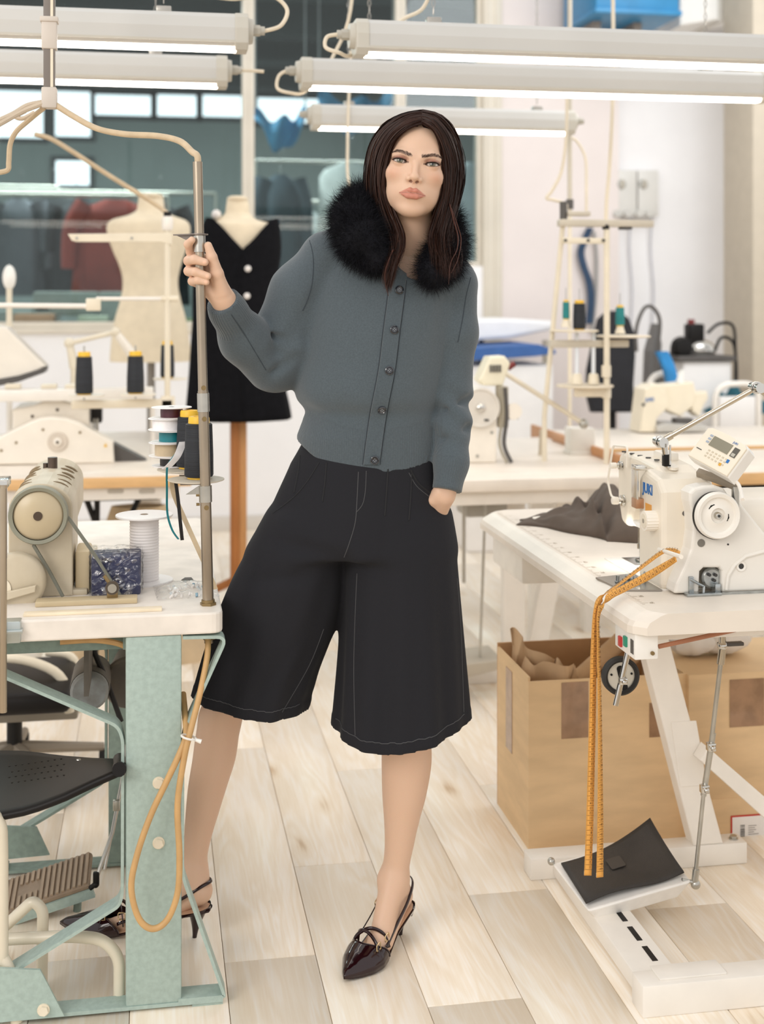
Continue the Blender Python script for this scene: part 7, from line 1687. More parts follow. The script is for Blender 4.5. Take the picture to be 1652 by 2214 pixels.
MB().box(1.185, 1.42, 2.60, 2.80, TZ + 0.05, 0.965, bev=0.03, seg=3).build('motor_housing', M_wht2, ma)
def hole(x, y, r, m=M_dk, nm='hole'): c = PY(x, y, YC); return MB().cyl(c + Vector((0, -0.0012, 0)), c + Vector((0, 0.004, 0)), r, n=20).build(nm, m, ma)
hole(1516, 1174, 0.0083, mat('hole_grey', '#7d786f', 0.5)); hole(1602, 1224, 0.0058); hole(1574, 1177, 0.002)
c = PY(1602, 1224, YC); MB().lathe([(0.006, -0.002), (0.0105, -0.003), (0.012, 0.0), (0.012, 0.002)], c, n=24, axis=(0, 1, 0)).build('hole_collar', MATS['cover_white'], ma)
c = PY(1481, 1110, 2.60); MB().cyl(c + Vector((0, -0.001, 0)), c + Vector((0, 0.004, 0)), 0.006).build('side_hole', M_grey, ma)
# handwheel
wc = PY(1555, 1116, YC - 0.03)
hw_ = MB().lathe([(0.0, 0.010), (0.014, 0.010), (0.016, 0.004), (0.026, 0.008), (0.036, 0.008), (0.039, 0.002), (0.046, 0.0), (0.049, 0.004), (0.0495, 0.012)], wc, n=56, axis=(0, 1, 0)).build('handwheel', mat('wheel_white', '#f0ebe2', 0.25, var=0.02), ma)
MB().lathe([(0.0492, 0.011), (0.0498, 0.013), (0.0498, 0.024), (0.0, 0.03)], wc + Vector((0.001, 0, -0.0015)), n=56, axis=(0, 1, 0)).build('tyre', M_blk, hw_)
MB().lathe([(0.0, 0.0), (0.005, 0.0), (0.0075, 0.003), (0.008, 0.012)], wc, n=20, axis=(0, 1, 0)).build('hub', M_chrome, hw_)
MB().cyl(wc + Vector((0, -0.001, 0)), wc + Vector((0, 0.002, 0)), 0.0032, n=6).build('hub_socket', M_dk, hw_)
for ang in (125, -12): 
    d_ = Vector((math.cos(math.radians(ang)), 0, math.sin(math.radians(ang)))); e_ = Vector((-d_.z, 0, d_.x)); p = wc + d_ * 0.0215
    MB().prism([(x_, y_) for x_, y_ in rrect(-0.003, 0.003, -0.008, 0.008, 0.0028)], p + Vector((0, 0.0068, 0)), d_, e_, (0, 0.001, 0)).cyl(p + Vector((0, 0.0068, 0)), p + Vector((0, 0.0078, 0)), 0.0046, n=14).build('key_slot', M_blk, hw_)
# stitch dial on the operator side
kc = PX(1440, 1136, mx0); kc = Vector((mx0, 2.635, kc.z))
rb_ = []
for k in range(40): rb_.append((0.0205 + (0.0012 if k % 2 else 0), 2 * math.pi * k / 40))
poly = [(r_ * math.cos(t), r_ * math.sin(t)) for r_, t in rb_]
kn = MB().prism(poly, kc, (0, 1, 0), (0, 0, 1), (-0.026, 0, 0), bev=0.0).build('stitch_dial', M_wht2, ma)
MB().cyl(kc + Vector((-0.026, 0, 0)), kc + Vector((-0.027, 0, 0)), 0.016).build('dial_face', mat('dial_face', '#e6dcc9', 0.4), kn); MB().cyl(kc + Vector((-0.026, 0, 0)), kc + Vector((-0.0275, 0, 0)), 0.005).build('dial_screw', M_polel, kn)
zj = 0.972; ln_ = text_mesh('JUKI', 0.030, (mx0 - 0.0006, 2.705, zj), (0, -1, 0), (0, 0, 1), M_jb, ma, 'lettering', bold=0.001)
MB().box(mx0 - 0.0008, mx0 + 0.001, 2.655, 2.69, 0.925, 0.950).build('warning_label', mat('warn_orange', '#e0a04c', 0.5), ma)
# thread guides, tension, needle
M_gd = mat('chrome_guard', '#d7d3cb', 0.18, 0.9)
MB().prism([(2.70, 0.955), (2.735, 0.955), (2.735, 1.03), (2.70, 1.03)], (mx0 - 0.016, 0, 0), (0, 1, 0), (0, 0, 1), (0.004, 0, 0), bev=0.001).box(mx0 - 0.022, mx0 + 0.004, 2.69, 2.72, 1.02, 1.03, bev=0.002).build('thread_guard', M_gd, ma)
MB().box(mx0 - 0.018, mx0 + 0.002, 2.70, 2.73, 0.935, 0.957, bev=0.002).build('guard_mount', mat('guard_copper', '#b98f6f', 0.35, 0.5), ma)
xg = ax0 - 0.012
MB().tube(fillet([PX(1355, 1010, xg), PX(1357, 966, xg), PX(1326, 963, xg), PX(1314, 1040, xg), PX(1322, 1074, xg), PX(1345, 1080, xg)], 0.012), 0.0026, n=8).build('lever_guard', M_wht2, ma)
for (x, y), r_ in (((1346, 1006), 0.010), ((1350, 1082), 0.013)):
    c = PX(x, y, ax0); MB().lathe([(0, -0.016), (r_ * 0.5, -0.016), (r_ * 0.6, -0.010), (r_, -0.009), (r_, -0.006), (r_ * 0.8, -0.004), (r_, -0.002), (r_, 0.0)], c, n=20, axis=(1, 0, 0)).build('tension_disc', M_chrome, ma)
    MB().lathe([(0, -0.03), (r_ * 0.62, -0.03), (r_ * 0.7, -0.026), (r_ * 0.7, -0.016), (0, -0.016)], c, n=16, axis=(1, 0, 0)).build('tension_knob', M_wht2, ma)
nx = mx0 + 0.062; 
MB().cyl((nx, 2.885, 0.87), (nx, 2.885, 0.812), 0.0035).cyl((nx, 2.885, 0.812), (nx, 2.885, 0.784), 0.001).cyl((nx, 2.885, 0.822), (nx, 2.885, 0.810), 0.006, n=8).build('needle_bar', M_chrome, ma)
MB().cyl((nx, 2.865, 0.87), (nx, 2.865, 0.79), 0.0045).box(nx - 0.006, nx + 0.006, 2.862, 2.90, TZ + 0.003, TZ + 0.008, bev=0.001).box(nx - 0.007, nx + 0.007, 2.86, 2.871, 0.784, 0.806, bev=0.002).build('presser_foot', M_chrome, ma)
MB().box(mx0 + 0.03, mx0 + 0.08, 2.745, 2.85, 0.872, 0.885, bev=0.004).build('led_lamp', mat('led_body', '#f7f5f0', 0.3), ma)
MB().box(nx - 0.028, nx + 0.028, 2.84, 2.93, TZ + 0.003, TZ + 0.0042).build('needle_plate', M_chrome, ma); MB().box(nx - 0.012, nx + 0.012, 2.872, 2.876, TZ + 0.0042, TZ + 0.0052).build('feed_dog', M_dk, ma)
l = bpy.data.lights.new('machine_led', 'AREA'); l.size = 0.03; l.energy = 0.18; l.color = (1, 0.98, 0.95); lo_ = bpy.data.objects.new('machine_led', l); COL.objects.link(lo_); lo_.location = (mx0 + 0.03, 2.82, 0.866); lo_.rotation_euler = (Vector((nx - 0.03, 2.89, TZ)) - lo_.location).to_track_quat('-Z', 'Y').to_euler()
for k in range(5): MB().cyl((mx0 + 0.03 + 0.004 * k, 2.90 - 0.04 * k, 1.035), (mx0 + 0.03 + 0.004 * k, 2.90 - 0.04 * k, 1.0375), 0.0062, n=14).build('oil_port', M_dk, ma)
MB().prism(rrect(-0.03, 0.03, -0.011, 0.011, 0.01), (mx0 + 0.06, 2.70, 1.026), (0, 1, 0.15), (-1, 0, 0), (0, 0, 0.006)).build('oil_window', mat('window_glass', '#e9dfcf', 0.1), ma)
MB().box(mx0 + 0.06, mx0 + 0.10, 2.74, 2.80, 1.03, 1.052, bev=0.006).build('bobbin_winder', M_wht2, ma)
# hook mechanism in the cover opening
c = PY(1540, 1250, YC + 0.01); M_hk = mat('hook_steel', '#aeb2b2', 0.25, 0.9, var=0.15, scale=40)
hk = MB().lathe([(0.0, 0.0), (0.018, 0.0), (0.022, 0.004), (0.022, 0.012), (0, 0.014)], c, n=28, axis=(0, 1, 0)).build('hook_disc', M_hk, ma)
for dx, dz_ in ((-0.008, 0.008), (0.006, 0.007), (0.003, -0.004)): MB().cyl(c + Vector((dx, -0.006, dz_)), c + Vector((dx, 0.001, dz_)), 0.0035, n=10).build('hook_pin', M_dk, hk)
MB().box(PY(1488, 1260, YC).x, PY(1498, 1260, YC).x, YC - 0.006, YC + 0.01, TZ + 0.004, PY(1492, 1246, YC).z, bev=0.001).tube([PY(1492, 1252, YC - 0.006), PY(1510, 1262, YC - 0.008), PY(1522, 1268, YC - 0.004), PY(1520, 1290, YC - 0.01)], 0.003, n=8).box(PY(1478, 1290, YC).x, PY(1552, 1290, YC).x, YC - 0.02, YC, TZ, TZ + 0.006, bev=0.001).build('binder_foot', M_hk, ma)
MB().box(PY(1545, 1270, YC).x, PY(1557, 1270, YC).x, YC - 0.004, YC + 0.02, TZ, PY(1550, 1262, YC).z, bev=0.001).build('binder_post', M_hk, ma)
MB().box(PY(1555, 1280, YC).x, PY(1700, 1280, YC).x, YC - 0.012, YC - 0.002, TZ, TZ + 0.004).build('base_rail', M_hk, ma)
MB().cyl(PX(1425, 1188, mx0 - 0.02), PX(1473, 1204, mx0 - 0.045), 0.0045, n=10).build('thread_post', M_wht2, ma)
# control panel on its arm
cp = empty('control_panel', P(1555, 1010, 2.74), label='cream control panel with a grey display on the right machine', cat='control panel')
BL, BR, TR, TL = P(1486, 984, 2.77), P(1572, 1031, 2.68), P(1627, 951, 2.70), P(1528, 918, 2.785)
ux_ = (BR - BL); wu = ux_.length; ux_ = ux_.normalized(); uy_ = (TL - BL); uy_ = uy_ - ux_ * uy_.dot(ux_); hv = uy_.length; uy_ = uy_.normalized(); nn_ = ux_.cross(uy_).normalized()
if nn_.dot(Vector((0, -1, 0))) < 0: nn_ = -nn_
hv = max(hv, 0.078)
poly = [(0, 0), (wu, 0), (wu, hv * 0.92), (wu * 0.93, hv), (wu * 0.55, hv * 1.05), (wu * 0.1, hv * 1.02), (0, hv * 0.95)]
M_pan = mat('panel_cream', '#efe5d2', 0.4, var=0.02); M_pan2 = mat('panel_side', '#f2efe9', 0.4, var=0.02)
MB().prism(poly, BL - nn_ * 0.04, ux_, uy_, nn_ * 0.036, bev=0.004).build('casing', M_pan2, cp)
MB().prism([(x * 0.97 + wu * 0.015, y * 0.97 + hv * 0.01) for x, y in poly], BL - nn_ * 0.005, ux_, uy_, nn_ * 0.006, bev=0.002).build('face', M_pan, cp)
pp = lambda u, v, h=0.0016: BL + ux_ * (wu * u) + uy_ * (hv * v) + nn_ * h
fq = lambda u0, u1, v0, v1, nm, m, h=0.0014: MB().prism([(wu * u0, hv * v0), (wu * u1, hv * v0), (wu * u1, hv * v1), (wu * u0, hv * v1)], BL + nn_ * 0.001, ux_, uy_, nn_ * h).build(nm, m, cp)
fq(0.26, 0.72, 0.52, 0.82, 'display', mat('lcd', '#8f8a78', 0.25, var=0.03)); fq(0.78, 0.90, 0.52, 0.80, 'window', mat('panel_slot', '#5f5b52', 0.4)); fq(0.80, 0.88, 0.54, 0.63, 'window_key', mat('key_grey', '#b9b4a8', 0.4), 0.002)
for v in (0.56, 0.66, 0.76): fq(0.17, 0.235, v, v + 0.055, 'key', mat('key_blue_grey', '#aab3c0', 0.5))
for j in range(3):
    for i in range(6): fq(0.33 + 0.085 * i, 0.37 + 0.085 * i, 0.20 + 0.09 * j, 0.24 + 0.09 * j, 'key', mat('key_line', '#cfc4ae', 0.5))
fq(0.80, 0.85, 0.32, 0.42, 'key', M_jb); fq(0.70, 0.75, 0.16, 0.24, 'key', mat('key_amber', '#dba63c', 0.5)); fq(0.08, 0.20, 0.30, 0.32, 'key', M_dk)
text_mesh('JUKI', hv * 0.085, pp(0.68, 0.87, 0.0022), ux_, uy_, M_jb, cp, 'lettering', extrude=0.0002)
MB().tube([P(1512, 1022, 2.80), P(1590, 1050, 2.72)], 0.011, n=6).build('bracket', mat('bracket_taupe', '#9a8f80', 0.4, 0.5), cp); MB().cyl(P(1590, 1052, 2.72), Vector((P(1590, 1060, 2.72).x, P(1590, 1060, 2.72).y, 0.95)), 0.008).build('post', M_polel, cp)
MB().tube(bez([pp(0.95, 0.1, -0.03), P(1598, 1050, 2.70), P(1606, 1080, 2.66)], 6), 0.004, n=8).build('cable', M_wht, cp)
# lamp arm
la2 = empty('lamp_arm', P(1445, 1010, 2.83), label='chrome jointed lamp arm slanting above the right machine', cat='lamp arm')
j0, j1 = P(1428, 955, 2.83), P(1636, 838, 2.78)
MB().cyl(P(1444, 1010, 2.83), P(1436, 962, 2.83), 0.007, n=12).build('post', M_chrome, la2); MB().box(P(1440, 990, 2.83).x - 0.006, P(1440, 990, 2.83).x + 0.008, 2.60, 2.62, 0.99, 1.0).build('shim', M_blk, la2) if False else None
MB().cyl(P(1449, 1005, 2.80), P(1449, 962, 2.80), 0.0022, n=8).build('thread_pin', M_chrome, la2)
MB().box(P(1441, 990, 2.83).x - 0.008, P(1441, 990, 2.83).x + 0.008, P(1441, 990, 2.83).y - 0.008, P(1441, 990, 2.83).y + 0.008, 1.03, P(1441, 982, 2.83).z, bev=0.002).build('socket', M_blk, la2)
MB().sphere(j0, 0.014).cyl(j0 + Vector((0, -0.02, 0)), j0 + Vector((0, 0.02, 0)), 0.011).build('lower_joint', M_chrome, la2)
MB().cyl(j0, j1, 0.0058, n=14).cyl(j0 + (j1 - j0) * 0.03, j0 + (j1 - j0) * 0.12, 0.008).build('arm', mat('satin_chrome', '#c9bfae', 0.22, 0.95), la2)
MB().sphere(j1, 0.014).cyl(j1 + Vector((0, -0.02, 0)), j1 + Vector((0, 0.02, 0)), 0.011).build('upper_joint', M_chrome, la2); MB().cyl(j1, P(1720, 900, 2.76), 0.0058).build('arm', MATS['satin_chrome'], la2)
# slide plate with folder attachment
a, b, c_, d_ = PZ(1288, 1252, TZ), PZ(1345, 1279, TZ), PZ(1432, 1279, TZ), PZ(1370, 1243, TZ)
sp_ = empty('folder_attachment', (a + c_) / 2, label='steel plate with a small chrome folder under the tape measure', cat='attachment')
MB()._add([p + Vector((0, 0, h)) for h in (0.0005, 0.004) for p in (a, b, c_, d_)], [(0, 1, 2, 3), (7, 6, 5, 4), (0, 4, 5, 1), (1, 5, 6, 2), (2, 6, 7, 3), (3, 7, 4, 0)]).build('plate', mat('plate_steel', '#a9a5a0', 0.2, 0.95), sp_)
rg = random.Random(3)
for k in range(7):
    q = PZ(1335 + 11 * k, 1262 - rg.uniform(0, 12), TZ + 0.004); MB().cyl(q, q + Vector((rg.uniform(-.006, .006), rg.uniform(-.006, .006), rg.uniform(.008, .02))), rg.uniform(.002, .005), n=8).box(q.x - .005, q.x + .006, q.y - .004, q.y + .004, TZ + .004, TZ + rg.uniform(.007, .016), bev=.001).build('folder_piece', M_hk, sp_)

# ---- cloth heap ----
ol = [(1116, 1136), (1190, 1145), (1270, 1158), (1310, 1172), (1380, 1176), (1440, 1172)]; bk = [(1150, 1122), (1210, 1112), (1262, 1106), (1320, 1092), (1385, 1092), (1440, 1100)]
rows = []
NN, MM = 110, 40
fz = [PZ(*p, TZ) for p in ol]; bz_ = [PZ(*p, TZ) for p in bk]
def along(pts, s): k = min(int(s * (len(pts) - 1)), len(pts) - 2); f = s * (len(pts) - 1) - k; return pts[k].lerp(pts[k + 1], f)
for j in range(MM + 1):
    t = j / MM; row = []
    for i in range(NN + 1):
        s = i / NN; p = along(fz, s).lerp(along(bz_, s), t)
        env = math.sin(math.pi * min(1, t * 1.05)) ** 0.5 * np.interp(s, [0, .12, .3, .45, .6, .8, 1], [.005, .016, .044, .062, .074, .066, .05])
        h = env * (1 + 0.20 * math.sin(17 * s + 7 * t) + 0.20 * math.sin(9 * t + 27 * s) + 0.13 * math.sin(41 * s - 13 * t) + 0.13 * math.sin(19 * t + 5 * math.sin(6 * s)) + 0.16 * abs(math.sin(11 * t + 9 * s + 2 * math.sin(5 * t))) - 0.14 * abs(math.sin(6 * s - 8 * t + 3 * math.sin(4 * t))))
        row.append(Vector((p.x + 0.01 * math.sin(9 * t + 15 * s), p.y + 0.012 * math.sin(11 * s + 3 * t), TZ + 0.002 + max(h, 0))))
    rows.append(row)
cl_ = MB().sheet(rows).build('folded_garment', mat('taupe_cloth', '#5c4f45', 0.85, var=0.08, scale=30), None, fix=False); cl_.modifiers.new('s', 'SOLIDIFY').thickness = 0.003
tag(cl_, 'crumpled dark taupe garment heaped on the right table', 'garment')
q = P(1180, 1128, 3.50); 
for dx in (0, 0.03): 
    r_ = MB().prism(rrect(-0.014, 0.014, -0.008, 0.008, 0.004), PZ(1165, 1133, TZ) + Vector((dx, 0.012 + dx * .2, 0.014)), (0.95, 0.2, 0.05), (-0.2, 0.95, 0.2), (0, 0, 0.002)).build('sewn_label', mat('label_white', '#efe9dd', 0.7), cl_)

# ---- tape measure ----
M_tape = mat('orange_tape', '#e2a24a', 0.5, var=0.04, scale=30); M_tink = mat('tape_ink', '#54371a', 0.6)
tm = empty('tape_measure', P(1290, 1300, 2.66), label='orange tape measure hanging doubled over the right table edge', cat='tape measure')
def tape(path, widths, name, start, rev):
    c = bez([P(x, y, d) for x, y, d in path], 14); n = len(c); s = [0.0]
    for i in range(1, n): s.append(s[-1] + (c[i] - c[i - 1]).length)
    wd = []
    for i in range(n):
        wx, wy, wz, w_ = [float(np.interp(s[i] / s[-1], [q[0] for q in widths], [q[k] for q in widths])) for k in (1, 2, 3, 4)]
        t = (c[min(i + 1, n - 1)] - c[max(i - 1, 0)]).normalized(); v = Vector((wx, wy, wz)); v = (v - t * v.dot(t)).normalized(); wd.append((v, w_, t))
    rows = [[c[i] - wd[i][0] * wd[i][1] / 2, c[i] + wd[i][0] * wd[i][1] / 2] for i in range(n)]
    o = MB().sheet(rows).build(name, M_tape, tm, fix=False); mo = o.modifiers.new('s', 'SOLIDIFY'); mo.thickness = 0.0006; mo.offset = 0
    def at(dist, off, lift):
        k = min(max(np.searchsorted(s, dist) - 1, 0), n - 2); f = (dist - s[k]) / (s[k + 1] - s[k] + 1e-9); p = c[k].lerp(c[k + 1], f); v, w_, t = wd[k]; v2 = wd[k + 1][0]; v = v.lerp(v2, f).normalized(); nr = v.cross(t).normalized()
        if nr.dot(camo.location - p) < 0: nr = -nr
        return p + v * (off * w_ / 0.015) + nr * lift, v, t
    mk = MB(); L_ = s[-1]; k = 0
    while L_ - 0.0098 * k > 0.02:
        dist = L_ - 0.0098 * k - 0.012
        if dist < 0.01: break
        for off0, off1 in ((-0.0074, 0.0074) if True else (0, 0),):
            p0, v, t = at(dist, off0, 0.0006); p1, _, _ = at(dist, off1, 0.0006)
            mk._add([p0 - t * 0.0003, p1 - t * 0.0003, p1 + t * 0.0003, p0 + t * 0.0003], [(0, 1, 2, 3)])
        for sub in (0.25, 0.5, 0.75):
            p0, v, t = at(dist - 0.0098 * sub, -0.0074, 0.0006); p1, _, _ = at(dist - 0.0098 * sub, -0.0050, 0.0006)
            mk._add([p0 - t * 0.0002, p1 - t * 0.0002, p1 + t * 0.0002, p0 + t * 0.0002], [(0, 1, 2, 3)])
        num = str(1 + k) if rev else str(max(1, 149 - k))
        p, v, t = at(dist - 0.0048, -0.004, 0.0007)
        sg = 1.0
        tmx = text_mesh(num, 0.0068, p + t * 0.0024 * sg, v, -t, M_tink, None, 'num', extrude=0.0) if not rev else text_mesh(num, 0.0068, p + v * 0.0095 - t * 0.0024, -v, t, M_tink, None, 'num', extrude=0.0)
        for pl in tmx.data.polygons: mk._add([tmx.data.vertices[i].co.copy() for i in pl.vertices], [tuple(range(len(pl.vertices)))])
        me_ = tmx.data; bpy.data.objects.remove(tmx); bpy.data.meshes.remove(me_)
        k += 1
    m_ = mk.build('markings', M_tink, o, fix=False, auto=False); m_['kind'] = 'stuff'
    e = c[-1]; v, w_, t = wd[-1]
    MB().prism([(-w_ / 2, -0.003), (w_ / 2, -0.003), (w_ / 2, 0.005), (w_ * 0.2, 0.008), (-w_ * 0.2, 0.008), (-w_ / 2, 0.005)], e - t * 0.004, v, -t, v.cross(t) * 0.0016).build('metal_tip', M_alu, o)
wA = [(0, 0.2, 0.3, 1, 0.008), (0.10, 0.3, 0.5, 0.9, 0.010), (0.25, 0.5, 0.8, 0.3, 0.011), (0.33, 0.9, 0.5, 0.0, 0.013), (0.45, 0.97, 0.2, 0, 0.0145), (1, 0.985, -0.1, 0, 0.0152)]
wB = [(0, 0.1, 0.2, 1, 0.012), (0.10, 0.2, 0.2, 1, 0.017), (0.2, 0.5, 0.4, 0.8, 0.015), (0.33, 0.8, 0.6, 0.0, 0.009), (0.55, 0.9, 0.7, 0, 0.0125), (1, 0.985, 0.1, 0, 0.0152)]
tape([(1470, 1196, 2.60), (1455, 1190, 2.63), (1432, 1194, 2.66), (1390, 1224, 2.68), (1340, 1262, 2.675), (1305, 1288, 2.655), (1289, 1318, 2.620), (1284, 1400, 2.600), (1281, 1550, 2.598), (1276, 1750, 2.596), (1271, 1893, 2.594)], wA, 'left_strand', 1, True)
tape([(1462, 1208, 2.60), (1440, 1222, 2.62), (1400, 1246, 2.64), (1350, 1272, 2.655), (1315, 1292, 2.648), (1295, 1325, 2.612), (1294, 1400, 2.594), (1297, 1550, 2.590), (1298, 1750, 2.588), (1297, 1897, 2.586)], wB, 'right_strand', 149, False)

# ---- cartons on the floor ----
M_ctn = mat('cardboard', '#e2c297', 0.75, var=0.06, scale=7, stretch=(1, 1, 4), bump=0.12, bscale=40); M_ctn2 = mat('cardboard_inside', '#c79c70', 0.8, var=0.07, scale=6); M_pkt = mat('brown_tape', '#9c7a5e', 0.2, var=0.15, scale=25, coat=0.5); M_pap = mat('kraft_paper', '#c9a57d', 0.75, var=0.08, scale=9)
def open_box(x0, x1, y0, y1, h, label, grp):
    r = empty('carton', ((x0 + x1) / 2, (y0 + y1) / 2, 0), label=label, cat='carton', group=grp); t = 0.006
    MB().box(x0, x1, y0, y0 + t, 0, h).build('front_panel', M_ctn, r); MB().box(x0, x0 + t, y0 + t, y1 - t, 0, h + 0.01).build('side_panel', M_ctn, r)
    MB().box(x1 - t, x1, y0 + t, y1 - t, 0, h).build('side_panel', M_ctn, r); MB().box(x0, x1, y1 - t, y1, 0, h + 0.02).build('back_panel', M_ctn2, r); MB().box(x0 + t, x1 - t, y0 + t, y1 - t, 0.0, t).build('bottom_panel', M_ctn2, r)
    return r
k1 = open_box(0.935, 1.36, 3.165, 3.47, 0.425, 'open cardboard carton with paper inside under the right table', 'cartons under the right table')
def tape_patch(r, x0, y0, x1, y1, Y): a, b = PY(x0, y0, Y), PY(x1, y1, Y); MB().box(a.x, b.x, Y - 0.0012, Y, b.z, a.z).build('packing_tape', M_pkt, r)
tape_patch(k1, 1214, 1476, 1272, 1594, 3.165); tape_patch(k1, 1404, 1520, 1440, 1592, 3.165)
a, b = PX(1094, 1440, 0.934), PX(1107, 1630, 0.934); MB().box(0.9335, 0.935, b.y, a.y, b.z, a.z).build('packing_tape', M_pkt, k1)
# brown paper and rolls stuffed in the carton
rp_ = empty('paper_wad', (1.02, 3.3, 0.2), label='crumpled brown packing paper standing up in the carton', cat='paper')
def crumple(name, pts, zb, ph):
    """a sheet standing on edge: pts = [(x, y, ztop)...]"""
    top = bez([Vector(p) for p in pts], 5); rows = []
    for t in np.linspace(0, 1, 9):
        rows.append([Vector((min(max(p.x + 0.012 * math.sin(9 * t + i * 0.5 + ph), 0.945), 1.345), min(max(p.y + 0.012 * math.sin(7 * t + i * 0.8 + ph), 3.178), 3.455), p.z * (1 - t) + zb * t + 0.004 * math.sin(i * 1.1) * (1 - t))) for i, p in enumerate(top)])
    o = MB().sheet(rows).build(name, M_pap, rp_, fix=False); o.modifiers.new('s', 'SOLIDIFY').thickness = 0.0015
crumple('outer_sheet', [(0.952, 3.40, 0.500), (0.965, 3.36, 0.495), (0.99, 3.31, 0.470), (1.02, 3.27, 0.455), (1.05, 3.24, 0.450), (1.09, 3.25, 0.43)], 0.10, 0)
crumple('folded_sheet', [(0.965, 3.34, 0.44), (0.99, 3.25, 0.445), (1.03, 3.205, 0.455), (1.07, 3.20, 0.445), (1.10, 3.22, 0.40)], 0.10, 2)
for k, (a, b, rr) in enumerate((((1.00, 3.235, 0.33), (1.27, 3.40, 0.455), 0.024), ((1.05, 3.215, 0.33), (1.32, 3.37, 0.43), 0.017))):
    a, b = Vector(a), Vector(b)
    tag(MB().cyl(a, b, rr, n=20).build('cardboard_tube', M_pap), ('thick', 'thin')[k] + ' cardboard tube leaning in the carton', 'tube', 'tubes in the carton')
k2 = empty('carton', (1.64, 3.3, 0), label='closed cardboard carton with a red and white shipping label', cat='carton', group='cartons under the right table')
x0_ = PY(1489, 1600, 3.15).x
MB().box(x0_, x0_ + 0.5, 3.15, 3.47, 0, 0.425, bev=0.003).build('carton_body', M_ctn, k2)
MB().box(x0_ - 0.001, x0_ + 0.501, 3.149, 3.16, 0.0, 0.10).build('lower_flap', M_ctn, k2)
tape_patch(k2, 1578, 1470, 1652, 1568, 3.149)
a, b = PY(1580, 1764, 3.1485), PY(1700, 1812, 3.1485); lbl = MB().box(a.x, b.x, 3.1475, 3.1485, b.z, a.z).build('shipping_label', mat('label_red', '#c5382e', 0.5), k2); MB().box(a.x + 0.004, b.x, 3.147, 3.1476, b.z + 0.004, a.z - 0.004).build('label_paper', mat('label_paper', '#f2efec', 0.6), lbl)
bc = MB(); rg = random.Random(5)
for k in range(9): bc.box(a.x + 0.026, a.x + 0.038, 3.1464, 3.1471, b.z + 0.014 + 0.0034 * k, b.z + 0.014 + 0.0034 * k + rg.uniform(.0008, .0022))
bco = bc.build('barcode', M_dk, lbl); bco['kind'] = 'stuff'
for k in range(6): MB().box(a.x + 0.048, a.x + 0.048 + rg.uniform(.014, .03), 3.1464, 3.1471, b.z + 0.012 + 0.0055 * k, b.z + 0.0135 + 0.0055 * k).build('label_line', mat('label_line', '#8d8884', 0.6), lbl)
# white bags on the closed carton
for k, (px, py, rr, lb) in enumerate(((1525, 1430, 0.085, 'crumpled white plastic bag on the closed carton'), (1602, 1426, 0.09, 'white plastic bag on the carton beside the pedal rod'))):
    c = P(px, py, 3.42); rows = []
    for i in range(13):
        th = math.pi * i / 12; row = []
        for j in range(25):
            ph = 2 * math.pi * j / 24; q = rr * (1 + 0.10 * math.sin(5 * ph + 3 * th + k) + 0.07 * math.sin(9 * ph - 4 * th)) ; row.append(Vector((c.x + q * math.sin(th) * math.cos(ph), 3.32 + 0.8 * q * math.sin(th) * math.sin(ph), 0.427 + rr * 0.78 + 0.78 * rr * math.cos(th))))
        rows.append(row)
    o = MB().sheet(rows).build('plastic_bag', mat('bag_white', '#efece8', 0.35, var=0.05, scale=12, bump=0.5, bscale=30), None); tag(o, lb, 'bag', 'bags on the closed carton')
# =====================================================================  SECOND ROW ON THE RIGHT AND THE FAR CORNER
M_sp = mat('spindle_white', '#e9edf2', 0.3); M_tealth = mat('teal_thread', '#1f7f80', 0.6, var=0.15, scale=8, stretch=(1, 1, 40)); M_bw = mat('brown_wood', '#c08a5c', 0.5, var=0.08, scale=8)
r2 = empty('sewing_table', (1.5, 4.9, 0), label='white sewing table behind the woman with a round-wheeled machine', cat='table')
XR2 = PZ(1322, 1030, TZ).x + 0.0
MB().box(0.925, 1.72, 4.28, 5.55, 0.735, TZ, bev=0.004).build('table_top', M_top, r2)
MB().box(0.97, PY(1272, 1050, 4.32).x, 4.32, 4.36, 0.685, 0.735, bev=0.003).build('front_rail', M_wht, r2)
for px in (1190, 1260): q = PY(px, 1048, 4.32); MB().prism(rrect(-0.024, 0.024, -0.006, 0.006, 0.005), (q.x, 4.319, q.z), (1, 0, 0), (0, 0, 1), (0, -0.001, 0)).build('rail_slot', M_grey, r2)
a = PY(1090, 1080, 4.55); MB().box(a.x, a.x + 0.08, 4.55, 4.60, 0.05, 0.735, bev=0.004).build('leg', M_wht, r2)
MB().prism([(0, 0), (0.075, 0), (0.20, 0.62), (0.13, 0.62)], (PY(1110, 1300, 4.62).x + 0.05, 4.62, 0.07), (1, 0, 0), (0, 0, 1), (0, 0.05, 0), bev=0.003).build('leg', M_wht, r2)
MB().box(1.0, 1.65, 4.55, 4.66, 0, 0.055, bev=0.004).build('foot', M_wht, r2); MB().box(1.55, 1.62, 5.2, 5.26, 0.0, 0.735).build('leg', M_wht, r2); MB().box(0.98, 1.05, 5.2, 5.26, 0.0, 0.735).build('leg', M_wht, r2)
w0, w1 = PZ(1180, 905, TZ), PZ(1345, 1005, TZ)
MB().box(1.70, 1.72, 4.32, 5.4, TZ, TZ + 0.035, bev=0.003).build('edge_fence', M_bw, r2)
MB().tube(bez([PY(1130, 1062, 4.42), PY(1150, 1078, 4.42), PY(1190, 1078, 4.42), PY(1230, 1064, 4.42)], 6), 0.010, n=8).build('hose', M_blk, r2)
MB().box(PY(1000, 1060, 4.5).x, PY(1090, 1060, 4.5).x, 4.45, 4.6, 0.62, 0.70, bev=0.01).build('motor', mat('motor_pale', '#a8a49c', 0.5), r2)
